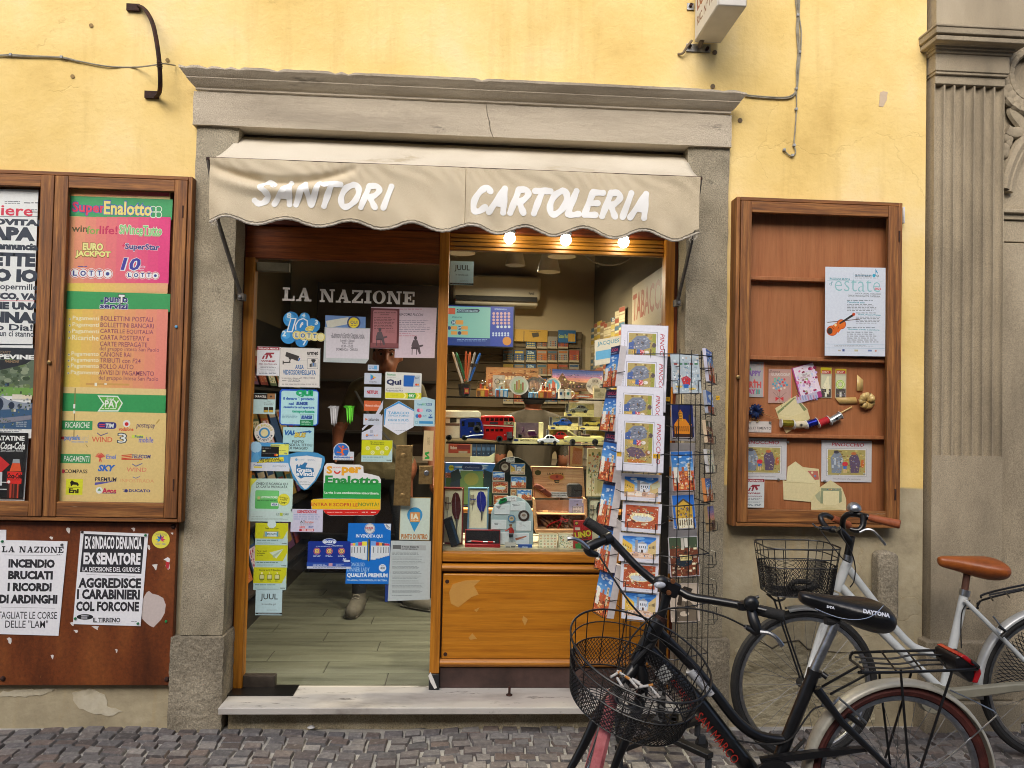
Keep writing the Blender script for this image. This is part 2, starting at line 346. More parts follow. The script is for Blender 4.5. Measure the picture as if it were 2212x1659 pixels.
  for i in range(46):a,b=.04+.92*r_.random(),.03+.94*r_.random();blob(a,b,.03+.03*r_.random(),.02+.02*r_.random(),r_.choice(['#6f8a5c','#b9684e','#7f9fae','#8a9a60','#c79a4a','#56714a']))
 elif kind=='tiles':
  rc(0,0,1,1,'#ece2c4')
  for i in range(5):
   for j in range(5):blob(.1+i*.2,.1+j*.2,.055,.055,r_.choice(['#b8542e','#c98a3a','#7a8a5a']));blob(.1+i*.2,.1+j*.2,.025,.025,'#f2ead2')
 elif kind=='roses':
  rc(0,0,1,1,'#e6cfe0')
  for i in range(60):a,b=.05+.9*r_.random(),.04+.92*r_.random();s=.04+.05*r_.random();blob(a,b,s,s*.7,r_.choice(['#a8265c','#d86a9c','#f0d8ea','#8a1f4a','#b9c4e6','#c9aee0','#8fa84e']))
 elif kind=='painting':
  rc(0,0,1,1,'#a89a5e')
  for i in range(46):a,b=r_.random()*.9,r_.random()*.9;rc(a,b,a+.05+.06*r_.random(),b+.03+.04*r_.random(),r_.choice(['#8f8444','#c4b36c','#6e6a3c','#b8923c','#d2c48c','#7a5e34']))
  pg([(.1,.3),(.2,.1),(.34,.12),(.42,.4),(.36,.92),(.12,.9)],'#7d8698');pg([(.56,.34),(.66,.14),(.78,.2),(.84,.5),(.8,.9),(.6,.9)],'#5e4c66')
  for i in range(9):a=.12+.24*r_.random();rc(a,.25+.5*r_.random(),a+.05,.3+.5*r_.random(),r_.choice(['#9aa4b4','#5f6878','#b4bcc8']))
  blob(.46,.56,.075,.09,'#c8303c');rc(.41,.64,.51,.75,'#3a68b4');rc(.42,.75,.45,.9,'#d8b488');rc(.47,.75,.5,.9,'#d8b488');blob(.68,.16,.07,.06,'#b8683c');blob(.24,.1,.07,.06,'#4c4650');blob(.9,.55,.05,.16,'#c0642e')
 elif kind=='garden':
  rc(0,0,1,1,'#a08f52')
  for i in range(60):a,b=r_.random()*.95,r_.random()*.95;rc(a,b,a+.04+.05*r_.random(),b+.02+.03*r_.random(),r_.choice(['#8f7c3c','#b9a55c','#6e5c34','#a87f32','#c4b478','#7a5a30','#8a8a4a']))
  rc(.86,0,1,.7,'#8a8c34');pg([(.1,.2),(.3,.07),(.62,.06),(.8,.2),(.78,.36),(.5,.44),(.2,.4)],'#6c7484');pg([(.0,.26),(.2,.2),(.22,.42),(0,.42)],'#38548c')
  for i in range(26):a,b=.16+.5*r_.random(),.1+.26*r_.random();rc(a,b,a+.07,b+.02,r_.choice(['#7f8898','#565e70','#949cac','#4c5262','#a4aab4']))
  blob(.52,.26,.06,.04,'#4a4e58');blob(.93,.3,.08,.06,'#4c4044');rc(.12,.45,.34,.52,'#c8a050');rc(.3,.42,.44,.54,'#34589c');pg([(.42,.42),(.58,.44),(.6,.56),(.44,.56)],'#b8283c')
  for i in range(16):blob(.43+.16*r_.random(),.43+.12*r_.random(),.014,.01,'#e0c4c0')
  blob(.68,.49,.08,.045,'#d2ccc0');pg([(.05,.68),(.24,.6),(.6,.64),(.78,.8),(.5,.9),(.2,.84)],'#5c4a5c')
  for i in range(24):a,b=.08+.62*r_.random(),.62+.22*r_.random();rc(a,b,a+.07,b+.02,r_.choice(['#6e5a66','#483a4c','#806c60','#8c7448','#5a4a3c']))
  pg([(.1,.92),(.5,.9),(.85,.96),(.5,1),(.15,1)],'#b06a24');blob(.84,.74,.1,.07,'#8a5a30');blob(.88,.72,.05,.04,'#c0b8b0')
 elif kind=='lane':
  rc(0,0,1,1,'#a9b6bc')
  for i in range(60):a,b=r_.random()*.95,r_.random()*.95;rc(a,b,a+.04+.08*r_.random(),b+.03+.04*r_.random(),r_.choice(['#c4ced2','#8a9aa4','#d8dcdc','#6f8494','#b4a494','#9cb0b8','#5c6c7c','#cfc8bc']))
  for i in range(5):rc(.08+i*.19,.22,.2+i*.19,.27,r_.choice(['#8c4a48','#3c7a9c','#4c7c5c']))
  pg([(.3,.62),(.5,.56),(.66,.64),(.6,.8),(.36,.8)],'#b83038');rc(.36,.78,.56,.88,'#2c64a8');blob(.2,.84,.12,.03,'#d8b848');blob(.68,.9,.14,.03,'#d8b848')
 elif kind=='sunset':
  for i in range(6):rc(0,i*.1,1,(i+1)*.1,['#4a5f9e','#6470a8','#8878a8','#b07c98','#cf8a82','#d89a74'][i])
  pg([(0,.9),(0,.55),(.1,.5),(.2,.12),(.3,.5),(.55,.62),(.75,.7),(1,.75),(1,1),(0,1)],'#6e5238');rc(.5,.62,.98,.95,'#5a4630')
  for i in range(9):rc(.32+i*.07,.74,.36+i*.07,.88,'#2e241c')
  for a,b in ((.25,.46),(.36,.6),(.42,.62)):blob(a,b,.02,.05,'#ffe9a0')
 elif kind=='sepia':
  rc(0,0,1,1,'#b98a58');blob(.5,.62,.42,.4,'#8f5a34');blob(.5,.7,.3,.3,'#9c8a78')
  for i in range(40):a=.06+.88*r_.random();b=.05+.5*r_.random();rc(a,b,a+.05,b+.06,r_.choice(['#a4683a','#caa070','#7a4a2a','#b87a48']))
  for i in range(8):rc(.22+i*.07,.42,.26+i*.07,.6,'#d8c49c')
 elif kind=='sky':
  rc(0,0,1,1,'#3f7cc4')
  for i in range(9):blob(.1+.8*r_.random(),.1+.5*r_.random(),.2,.06,'#cfe0f0')
  rc(0,.66,1,1,'#8c4a30')
  for i in range(12):a=r_.random()*.8;b=.66+r_.random()*.28;rc(a,b,a+.18,b+.05,r_.choice(['#b46a48','#6a3624','#d2b28c']))
 elif kind=='bridge':
  rc(0,0,1,.5,'#5c6a58')
  for i in range(50):a,b=r_.random()*.94,r_.random()*.44;blob(a,b,.06,.03,r_.choice(['#4c5c44','#73806a','#8a947c','#3c4c38','#66784c']))
  pg([(0,0),(1,0),(.9,.06),(.4,.16),(.15,.26),(0,.4)],'#23262e');rc(.4,.4,1,.52,'#6f9a4c');rc(0,.62,1,1,'#37587e')
  pg([(0,.28),(.1,.34),(.6,.58),(1,.64),(1,.7),(0,.74)],'#8b93a4');blob(.42,.64,.1,.1,'#26324a');blob(.66,.66,.05,.05,'#26324a');blob(.8,.67,.035,.035,'#26324a')
  rc(.68,.5,.84,.57,'#d6cec2');rc(.84,.51,1,.57,'#d9cdb8');rc(0,.68,.32,.8,'#a2a6ae');pg([(.3,.86),(1,.8),(1,.86),(.5,.92)],'#7e7f90');pg([(0,.88),(.2,.92),(.1,1),(0,1)],'#5e5a6a')
 pal=[q[-1]for q in o];big_=('#3480cc','#2a6cc4','#3f82cf','#0e1a52')
 for i in range(130 if kind not in ('night','portrait','tiles')else 14):
  a,b=r_.random()*.97,.2+r_.random()*.79;c=r_.choice(pal)
  if c in big_ or (kind in ('towers','sky','square','church')and b<.5):continue
  s=.01+.024*r_.random();rc(a,b,a+s,b+s*(.4+.9*r_.random()),c)
 return o
def sheet(name,label,cat,box,d,art,group=None,a=0,th=.0012,paper='#e4e4ea',shape=None,parent=None,em=0,rough=.5,gap=.00012):
 """flat thing lying parallel to the facade at depth d; box, shape and art measured in the current photo frame"""
 x0,y0,x1,y1=box;C=P((x0+x1)/2,(y0+y1)/2,d);ca,sa=math.cos(R(a)),math.sin(R(a));k=FR[2]*mpp(d)
 def L(x,y):
  q=P(x,y,d)-C;return (q.x*ca+q.z*sa,-q.x*sa+q.z*ca)
 A=Art(gap);hx,hz=(x1-x0)/2*k,(y1-y0)/2*k
 pts=[L(*p)for p in shape]if shape else [(-hx,-hz),(hx,-hz),(hx,hz),(-hx,hz)]
 if paper:A.mb.prism(pts,0,th,ink(paper,rough,em))
 draw(A,art,L,k,em,rough)
 return finish(A,name,label,cat,C,rotm(0,0,-a),group,parent)
def finish(A,name,label,cat,C,M,group,parent):
 o=A.mb.bld(name,None,loc=(0,0,0));o.rotation_euler=M.to_euler()
 if parent:o.parent=parent;o.location=V(C)-ABS[parent.name]
 else :o.location=C
 ABS[o.name]=V(C)
 if label or cat:tag(o,label,cat,group)
 return o
def card(name,label,cat,C,M,w,h,art,group=None,th=.0015,paper='#e4e4ea',parent=None,em=0,rough=.45,k=None):
 """flat thing of width w, height h (metres) at C turned by M; art in hundredths of the width from the top left corner"""
 k=w/100;A=Art()
 A.mb.box(-w/2,w/2,0,th,-h/2,h/2,ink(paper,rough,em))
 draw(A,art,lambda x,y:(x*k-w/2,h/2-y*k),k,em,rough)
 return finish(A,name,label,cat,C,M,group,parent)
def plaster():
 m,n,l,b=_new('plaster');g=n.new('ShaderNodeNewGeometry');sx=n.new('ShaderNodeSeparateXYZ');l.new(g.outputs['Position'],sx.inputs[0])
 def noise(s,d=6,r_=.6):
  t=n.new('ShaderNodeTexNoise');t.inputs['Scale'].default_value=s;t.inputs['Detail'].default_value=d;t.inputs['Roughness'].default_value=r_;l.new(g.outputs['Position'],t.inputs['Vector']);return t
 def ramp(src,st):
  c=n.new('ShaderNodeValToRGB');e=c.color_ramp.elements;e[0].position,e[0].color=st[0][0],lin(st[0][1]);e[1].position,e[1].color=st[-1][0],lin(st[-1][1])
  for p,q in st[1:-1]:x=e.new(p);x.color=lin(q)
  l.new(src,c.inputs[0]);return c.outputs[0]
 def math_(op,a,bb):
  q=n.new('ShaderNodeMath');q.operation=op
  for i,w in enumerate((a,bb)):
   if isinstance(w,(int,float)):q.inputs[i].default_value=w
   else :l.new(w,q.inputs[i])
  return q.outputs[0]
 def mix(f,a,c,mode='MIX'):
  q=n.new('ShaderNodeMix');q.data_type='RGBA';q.blend_type=mode
  if isinstance(f,(int,float)):q.inputs[0].default_value=f
  else :l.new(f,q.inputs[0])
  l.new(a,q.inputs[6]);l.new(c,q.inputs[7])if not isinstance(c,tuple)else setattr(q.inputs[7],'default_value',c);return q.outputs[2]
 big,fine=noise(1.1,5,.62),noise(5,8,.7)
 yel=ramp(big.outputs[0],[(.3,'#c6a763'),(.42,'#dcbf78'),(.55,'#e5cb8a'),(.64,'#e6d09a'),(.75,'#dcc79c')])
 yel=mix(ramp(fine.outputs[0],[(.35,'#000000'),(.75,'#666666')]),yel,lin('#cfae6c'))
 dado=ramp(fine.outputs[0],[(.3,'#8b816a'),(.5,'#a69b80'),(.72,'#b5ab92')])
 peel=ramp(noise(3.2,7,.68).outputs[0],[(.3,'#8f846c'),(.6,'#b3a78a'),(.8,'#c9c0a8')])
 zt=W(1980,1055).z
 wob=math_('MULTIPLY',fine.outputs[0],.02)
 f1=n.new('ShaderNodeMapRange');l.new(math_('ADD',sx.outputs[2],wob),f1 .inputs[0]);f1 .inputs[1].default_value=zt+.005;f1 .inputs[2].default_value=zt+.015
 col=mix(f1 .outputs[0],dado,yel)
 f2=n.new('ShaderNodeMapRange');l.new(math_('ADD',sx.outputs[2],math_('MULTIPLY',noise(4,6,.6).outputs[0],.5)),f2 .inputs[0]);f2 .inputs[1].default_value=.56;f2 .inputs[2].default_value=.5
 col=mix(f2 .outputs[0],col,peel)
 vo=n.new('ShaderNodeTexVoronoi');vo.feature='DISTANCE_TO_EDGE';vo.inputs['Scale'].default_value=1.7;wp=n.new('ShaderNodeMix');wp.data_type='RGBA';wp.blend_type='ADD';wp.inputs[0].default_value=.25
 l.new(g.outputs['Position'],wp.inputs[6]);l.new(noise(3.5,5).outputs[1],wp.inputs[7]);l.new(wp.outputs[2],vo.inputs['Vector'])
 cr=n.new('ShaderNodeMapRange');l.new(vo.outputs[0],cr.inputs[0]);cr.inputs[1].default_value=.0015;cr.inputs[2].default_value=.006;cr.inputs[3].default_value=1;cr.inputs[4].default_value=0
 msk=math_('MULTIPLY',cr.outputs[0],math_('GREATER_THAN',noise(.9,3).outputs[0],.57))
 col=mix(math_('MULTIPLY',msk,.14),col,lin('#a5854a'))
 l.new(col,b.inputs['Base Color']);b.inputs['Roughness'].default_value=.88;b.inputs['Specular IOR Level'].default_value=.25
 st_=n.new('ShaderNodeMapping');st_.inputs['Scale'].default_value=(5,5,.5);l.new(g.outputs['Position'],st_.inputs[0]);dn=noise(1.6,7,.65);l.new(st_.outputs[0],dn.inputs['Vector'])
 dr=n.new('ShaderNodeMapRange');l.new(dn.outputs[0],dr.inputs[0]);dr.inputs[1].default_value=.54;dr.inputs[2].default_value=.72;dr.inputs[4].default_value=.34;sp=n.new('ShaderNodeMapRange');l.new(noise(70,4,.7).outputs[0],sp.inputs[0]);sp.inputs[1].default_value=.62;sp.inputs[2].default_value=.7;sp.inputs[4].default_value=.3
 c2=mix(dr.outputs[0],col,lin('#b89858'));c2=mix(sp.outputs[0],c2,lin('#b0965c'));l.new(c2,b.inputs['Base Color'])
 h=math_('ADD',math_('MULTIPLY',noise(38,5,.6).outputs[0],.9),math_('MULTIPLY',noise(2.4,4,.5).outputs[0],1.6));h=math_('SUBTRACT',h,math_('MULTIPLY',msk,.25))
 bp=n.new('ShaderNodeBump');bp.inputs['Strength'].default_value=.35;bp.inputs['Distance'].default_value=.012;l.new(h,bp.inputs['Height']);l.new(bp.outputs[0],b.inputs['Normal'])
 return m
PLAST=plaster()
STONE=noisy('grey_sandstone',['#6f6857','#918874','#a39a85'],3.2,9,(.75,.95),.5,130,pos=(.3,.68),spec=.3,bdist=.006,second=('#5f5a4e',7,.64,(1,1,1)),grain=(210,.6))
STONED=noisy('dressed_sandstone',['#8c8272','#ada28f','#b8ad9a'],2.4,9,(.75,.95),.55,30,stretch=(.35,1,1.8),pos=(.3,.7),spec=.3,bdist=.004,second=('#6d675c',3.2,.66,(.6,1,2)),grain=(240,.5))
STONER=noisy('rough_sandstone',['#6c6557','#8d8472','#a59c88'],3,9,(.8,.95),.4,40,pos=(.28,.7),spec=.25,bdist=.03,grain=(140,.5))
STONEP=noisy('pilaster_stone',['#746a59','#988c76','#aca089'],1.3,9,(.75,.9),.3,110,stretch=(1.6,1.6,.6),pos=(.3,.7),spec=.3,bdist=.005,second=('#b9b09c',9,.68,(1,1,.3)),grain=(220,.5))
MARBLE=noisy('marble',['#857f78','#aaa59e','#bcb8b1'],2.6,9,(.35,.6),.06,40,stretch=(1,2.4,1),pos=(.3,.52),second=('#77736c',5,.6,(1,3.5,1)))
PLINTH=noisy('plinth_render',['#857a62','#a0957c','#b4aa92'],5,8,(.85,.95),.6,24,spec=.2,bdist=.02,grain=(150,.5))
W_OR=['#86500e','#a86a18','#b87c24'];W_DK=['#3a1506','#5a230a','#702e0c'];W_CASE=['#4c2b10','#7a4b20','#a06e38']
worn=('#a08a6c',2.2,.69,(14,14,1.2));wornx=('#a08a6c',2.2,.62,(1.2,14,14))
def wd_or(ax):return wood('varnished_pine',W_OR,ax,grain=(5,.2,1))
def wd_case(ax,hard=0):return wood('weathered_case_wood'+('_bare' if hard else ''),W_CASE,ax,rough=(.5,.8),second=(wornx if ax=='x' else worn)if hard else ('#8f6a40',2.0,.76,(1.2,14,14)if ax=='x' else (14,14,1.2)))
W_BACK=wood('reddish_backboard',['#965832','#a2643c','#aa6c44'],'z',rough=(.5,.7),grain=(5,.14,1))
RUST=noisy('rusty_iron',['#22140e','#38211a','#4c2c1e'],30,6,(.7,.9),.4,120,metal=.3)
BLACK=noisy('black_metal',['#0b0b0c','#141416'],40,4,(.3,.45),.03,200)
STEEL=noisy('steel',['#8f9296','#b9bcc0'],40,4,(.25,.4),.02,200,metal=1)
BRASS=noisy('brushed_brass',['#7c6540','#a88c5c'],60,5,(.32,.5),.05,220,metal=.8)
RUBBER=noisy('rubber',['#101010','#1c1b1a'],60,4,(.7,.85),.2,200)
GLASS=glassmat('pane_glass',(.95,.97,.96,1),1.5,.6)
GLASSC=glassmat('case_glass',(.97,.98,.97,1),1.3,.7)
fr('N')
GROUND=noisy('mortar_joint',['#8a8782','#a6a39d','#b8b5ae'],12,8,(.85,.95),.4,90,bdist=.01)
struct(MB().box(-60,60,-60,.25,-.06,-.012,GROUND),'ground')
def cobblemat():
 m,n,l,b=_new('cobble');g=n.new('ShaderNodeNewGeometry');c=n.new('ShaderNodeValToRGB');e=c.color_ramp.elements
 e[0].position,e[0].color=0,lin('#5a5858');e[1].position,e[1].color=1,lin('#6a625d')
 for p,q in ((.2,'#6e6b6b'),(.35,'#615957'),(.5,'#8c8884'),(.62,'#4a4544'),(.74,'#71645d'),(.86,'#7f7b78')):x=e.new(p);x.color=lin(q)
 l.new(g.outputs['Random Per Island'],c.inputs[0]);t=n.new('ShaderNodeTexNoise');t.inputs['Scale'].default_value=45;t.inputs['Detail'].default_value=8;t.inputs['Roughness'].default_value=.7;l.new(g.outputs['Position'],t.inputs['Vector'])
 mx=n.new('ShaderNodeMix');mx.data_type='RGBA';mx.blend_type='OVERLAY';mx.inputs[0].default_value=.9;l.new(c.outputs[0],mx.inputs[6]);l.new(t.outputs[0],mx.inputs[7]);
 r2=n.new('ShaderNodeMapRange');l.new(t.outputs[0],r2 .inputs[0]);r2 .inputs[1].default_value=.58;r2 .inputs[2].default_value=.72;r2 .inputs[4].default_value=.6
 m2=n.new('ShaderNodeMix');m2 .data_type='RGBA';l.new(r2 .outputs[0],m2 .inputs[0]);l.new(mx.outputs[2],m2 .inputs[6]);m2 .inputs[7].default_value=lin('#a39c94');l.new(m2 .outputs[2],b.inputs['Base Color'])
 b.inputs['Roughness'].default_value=.8;bp=n.new('ShaderNodeBump');bp.inputs['Strength'].default_value=.7;bp.inputs['Distance'].default_value=.01;l.new(t.outputs[0],bp.inputs['Height']);l.new(bp.outputs[0],b.inputs['Normal']);return m
CB=cobblemat();mb=MB();y=-.04
for row in range(42):
 dy=.066+.01*rnd.random();x=-3.6+rnd.random()*.1
 while x<3.6:
  w=.076+.03*rnd.random();g_=.0062
  def yy(xx):return y+.028*math.sin(xx*3.1+row*.05)+.012*math.sin(xx*7+1)
  def jt():return (rnd.random()-.5)*.011
  c=[(x+g_+jt(),yy(x)-dy+g_+jt()),(x+w-g_+jt(),yy(x+w)-dy+g_+jt()),(x+w-g_+jt(),yy(x+w)-g_+jt()),(x+g_+jt(),yy(x)-g_+jt())]
  top=.002+rnd.random()*.003;cx,cy=sum(p[0]for p in c)/4,sum(p[1]for p in c)/4
  vs=[(p[0],p[1],-.03)for p in c]+[(p[0],p[1],top-.009+jt()*.2)for p in c]+[(cx+(p[0]-cx)*.9,cy+(p[1]-cy)*.9,top+jt()*.25)for p in c]
  mb.add(vs,[(0,1,5,4),(1,2,6,5),(2,3,7,6),(3,0,4,7),(4,5,9,8),(5,6,10,9),(6,7,11,10),(7,4,8,11),(8,9,10,11)],CB)
  x+=w
 y-=dy
struct(mb,'cobblestone_paving',sharp=60)
bl=thing('building','yellow plastered house front with a grey stone shop doorway','building',(0,0,0))
JL0,JL1=W(424,290,-.03).x,W(515,290,-.03).x;JR0,JR1=W(1487,320,-.03).x,W(1576,330,-.03).x
ZL=W(1000,293,-.05).z;ZLT=W(1000,222,-.05).z;XP=W(2008,600,-.04).x
OL,OR_=JL1-.03,JR0+.03
mb=MB();mb.prism([(-5,-.02),(OL,-.02),(OL,ZL+.05),(OR_,ZL+.05),(OR_,-.02),(XP,-.02),(XP,4.6),(-5,4.6)],0,.3,PLAST);mb.bld('plaster_wall',bl)
def block(x0,x1,y0,y1,z0,z1,mat,amp,nx,nz,name,seed=1,edge=0):
 r_=random.Random(seed);mb=MB();vs=[];fs=[]
 for j in range(nz+1):
  for i in range(nx+1):
   x,z=x0+(x1-x0)*i/nx,z0+(z1-z0)*j/nz;onx,onz=i in (0,nx),j in (0,nz);yv=y0+(r_.random()-.3)*amp
   if onx:x+=(r_.random()-.5)*amp*1.2+(edge*(1 if i==0 else -1))*0;yv+=edge
   if onz and nz>2 and amp>.004:z+=(r_.random()-.5)*amp
   vs.append((x,yv,z))
 F=len(vs)
 for j in range(nz+1):
  for i in (0,nx):vs.append((vs[j*(nx+1)+i][0],y1,vs[j*(nx+1)+i][2]))
 for i in range(nx+1):vs.append((vs[i][0],y1,vs[i][2]));vs.append((vs[nz*(nx+1)+i][0],y1,vs[nz*(nx+1)+i][2]))
 for j in range(nz):
  for i in range(nx):a=j*(nx+1)+i;fs.append((a,a+1,a+nx+2,a+nx+1))
  l0,l1=F+2*j,F+2*j+2;fs.append((j*(nx+1),(j+1)*(nx+1),l1,l0));fs.append((j*(nx+1)+nx,l0+1,l1+1,(j+1)*(nx+1)+nx))
 Q=F+2*(nz+1)
 for i in range(nx):fs.append((i,Q+2*i,Q+2*i+2,i+1));t=nz*(nx+1);fs.append((t+i,t+i+1,Q+2*i+3,Q+2*i+1))
 return mb.add(vs,fs,mat).bld(name,bl,sharp=50)
ZB=W(430,1377,-.05).z
block(JL0,JL1,-.03,.15,ZB+.004,ZL,STONE,.004,4,40,'jamb',3,.004);block(JR0,JR1,-.03,.15,ZB+.004,ZL,STONE,.004,4,40,'jamb',4,.004)
block(JL0-.035,JL1+.012,-.055,.15,-.01,ZB,STONER,.005,8,16,'jamb_foot',5,.006);block(JR0-.01,JR1+.03,-.055,.15,-.01,ZB,STONER,.005,8,16,'jamb_foot',6,.006)
LX0,LX1=W(417,230,-.05).x,W(1581,285,-.05).x
block(LX0,LX1,-.05,.12,ZL,ZLT,STONED,.003,60,6,'lintel',7,.003)
pr=[(-.05+(y+.05)*.72 if y<-.01 else y,z*.74)for y,z in [(-.052,0),(-.062,.006),(-.062,.018),(-.07,.022),(-.085,.034),(-.1,.05),(-.108,.058),(-.112,.062),(-.112,.068),(-.12,.074),(-.135,.092),(-.146,.104),(-.15,.108),(-.15,.124),(.0,.13)]]
CX0,CX1=W(380,150,-.15).x,W(1620,200,-.15).x;mb=MB();N=90;r_=random.Random(5);vs,fs=[],[];n=len(pr)
for i in range(N+1):
 t=i/N;chip=max(0,r_.random()-.66)*.03 if t<.3 or .5<t<.62 or t>.9 else max(0,r_.random()-.9)*.03
 for j,(y,z)in enumerate(pr):
  ov=(-y-.05)*.9;x=CX0+.065-ov*1.0+(CX1-CX0-.13+2*ov)*t
  dz=dy=0
  if j in (n-2,n-3):dz=-chip*(.9 if j==n-2 else .3);dy=chip*(1.2 if j==n-2 else .5)
  vs.append((x,y+dy+(r_.random()-.5)*.0012,ZLT+z+dz+(r_.random()-.5)*.0012))
for i in range(N):
 for j in range(n-1):a=i*n+j;fs.append((a,a+n,a+n+1,a+1))
fs+=[tuple(range(n)),tuple(N*n+j for j in range(n))[::-1]]
mb.add(vs,fs,STONED).bld('cornice',bl,sharp=28)
MB().tube([W(u,v,-.0515)for u,v in ((1051,226),(1052,245),(1057,262),(1059,280),(1066,298))],.0014,noisy('stone_crack',['#3a352c','#4a4438'],20),5).bld('lintel_crack',bl)
SX0,SX1=W(471,1529,-.11).x,W(1472,1526,-.11).x;ZS=W(855,1529,-.11).z
mb=MB().box(SX0,SX1,-.11,.17,ZS-.032,ZS,MARBLE);stp=mb.bld('marble_step',bl,bevel=.004)
block(SX0+.02,SX1-.02,-.02,.15,-.01,ZS-.032,PLINTH,.008,40,3,'step_plinth',9)
def peel(pts,d,mat,name,th=.006):
 q=[]
 for i in range(len(pts)):
  a,b=V(pts[i]),V(pts[(i+1)%len(pts)]);m=max(2,int((b-a).length/7))
  for k in range(m):p=a.lerp(b,k/m);q.append((p.x+(rnd.random()-.5)*5,p.y+(rnd.random()-.5)*5))
 return MB().pprism(q,d,d+th,mat).bld(name,bl)
SCAR=noisy('bare_plaster',['#948a70','#a99e82','#b5ab90'],7,9,(.9,.95),1.0,14,stretch=(.8,1,1.3),spec=.15,bdist=.03)
peel([(1585,1405),(1640,1385),(1668,1400),(1690,1388),(1725,1384),(1745,1402),(1800,1408),(1845,1412),(1880,1440),(1890,1560),(1585,1566)],-.003,SCAR,'peeled_plaster')
mb=MB();mb.tube([W(u,v,-.004)for u,v in ((1640,1384),(1668,1400),(1690,1388),(1725,1383),(1745,1402),(1800,1408),(1848,1411))],[.002,.004,.003,.004,.005,.003,.001],noisy('crack_shadow',['#4a4234','#5c5240'],20),n=5).bld('plaster_crack',bl)
SCAR2=noisy('pale_plaster',['#a89e86','#c0b79f','#cbc4b0'],7,8,(.9,.95),.6,30,spec=.15)
peel([(155,1497),(200,1488),(225,1500),(232,1525),(262,1535),(240,1548),(195,1540),(165,1525)],-.003,SCAR2,'peeled_plaster',.004)
peel([(0,1495),(60,1490),(120,1488),(95,1500),(55,1505),(0,1503)],-.003,SCAR2,'peeled_plaster',.004)
fr('K3');peel([(1280,600),(1300,588),(1328,596),(1322,650),(1300,692),(1272,690),(1276,640)],-.002,ink('#b9a58c',.9),'plaster_scar',.003)
for x,y in ((208,340),(372,780),(195,560)):mb=MB();mb.lathe([(.004,-.002),(.012,-.001),(.012,.002)],P(x,y,-.002),ink('#6a5a44',.9),10,Matrix.Rotation(R(90),3,'X')).bld('wall_hole',bl)
fr('N')
for x,y in ((197,55),(143,128),(157,165),(362,130)):mb=MB();mb.lathe([(.003,-.002),(.009,-.001),(.01,.002)],P(x,y,-.002),ink('#8a7248',.9),9,Matrix.Rotation(R(90),3,'X')).bld('wall_hole',bl)
nb=thing('neighbouring_stone_front','carved grey stone front with fluted pilaster and arch beside the yellow wall','building',(XP,0,0));fr('C3')
mb=MB();mb.box(XP,XP+3,.03,.3,-.02,4.6,STONEP);mb.bld('stone_wall',nb)
PX0,PX1=P(380,800,-.04).x,P(838,800,-.04).x;ZF1=P(610,556,-.04).z;fr('N');ZF0=W(2090,985,-.04).z;ZBASE=W(2090,1382,-.04).z
def plan(z0,z1,flute):
 pts=[(PX0-.0,.03),(PX0,-.04)]
 if flute:
  w=(PX1-PX0)/7
  for k in range(7):
   for j in range(0,9):a=math.pi*j/8;pts.append((PX0+w*k+.004+(w-.008)*(1-math.cos(a))/2,-.04+.026*math.sin(a)))
 pts+=[(PX1,-.04),(PX1,.03)];n=len(pts);vs=[(x,y,z)for z in (z0,z1)for x,y in pts]
 return vs,[(i,i+1,n+i+1,n+i)for i in range(n-1)]+[tuple(range(n))[::-1],tuple(n+i for i in range(n))]
pil=MB();pil.add(*plan(ZF0,ZF1,True),STONEP);pil.add(*plan(ZBASE,ZF0,False),STONEP)
shaft=pil.bld('pilaster',nb,sharp=45)
mb=MB();mb.box(PX0-.04,PX1+.04,-.075,.03,.14,ZBASE,STONEP).box(PX0-.06,PX1+.06,-.1,.03,-.02,.14,STONEP);mb.bld('pilaster_base',nb,bevel=.008)
fr('C3');mb=MB()
for y0,y1,ov,dp in ((160,178,.062,-.15),(178,222,.058,-.145),(222,236,.05,-.13),(236,268,.052,-.138),(268,296,.036,-.1),(296,322,.026,-.085),(322,350,.018,-.075),(350,470,.01,-.064),(470,492,.006,-.058),(492,556,0,-.045)):
 z0,z1=P(610,y1,dp).z,P(610,y0,dp).z;mb.box(PX0-ov,PX1+ov,dp,.03,z0,z1-.0005,STONEP)
cap=mb.bld('capital',nb,bevel=.004)
mb=MB();mb.box(PX0,PX0+2.5,-.05,.03,P(610,160,-.15).z+.002,4.6,STONEP);mb.bld('entablature',nb,bevel=.004)
mb=MB();c=P(1010,500,.0);n=26
for k in range(n):
 a=2*math.pi*k/n;mb.sph(c+V((.145*math.cos(a),.01,.155*math.sin(a))),.045,STONEP,8,(1.1,.8,1.1),M=rotm(0,0,-math.degrees(a)))
 for s in (-1,1):mb.sph(c+V(((.145+.03*s)*math.cos(a+.1),-.008,(.155+.03*s)*math.sin(a+.1))),.022,STONEP,6,(1,.8,1.5),M=rotm(0,0,-math.degrees(a)))
mb.bld('carved_wreath',nb)
mb=MB();mb.tube([P(x,y,.01)for x,y in ((990,730),(930,700),(890,720),(905,760),(950,820),(950,860),(890,870),(850,850))],.02,STONEP,8,sub=4,flat=1.6)
for x,y in ((850,900),(862,935),(848,970),(845,1000),(870,910)):mb.sph(P(x,y,.01),.02,STONEP,8,(1,.7,1.5))
mb.bld('carved_ribbon',nb)
mb=MB()
for off,r_ in ((0,.03),(16,.018),(34,.022)):mb.tube([P(x+off,y+off*.5,.015)for x,y in ((828,1240),(842,1160),(872,1070),(915,980),(985,880),(1060,800),(1160,730),(1300,690))],r_,STONEP,8,sub=3)
mb.bld('arch_moulding',nb)
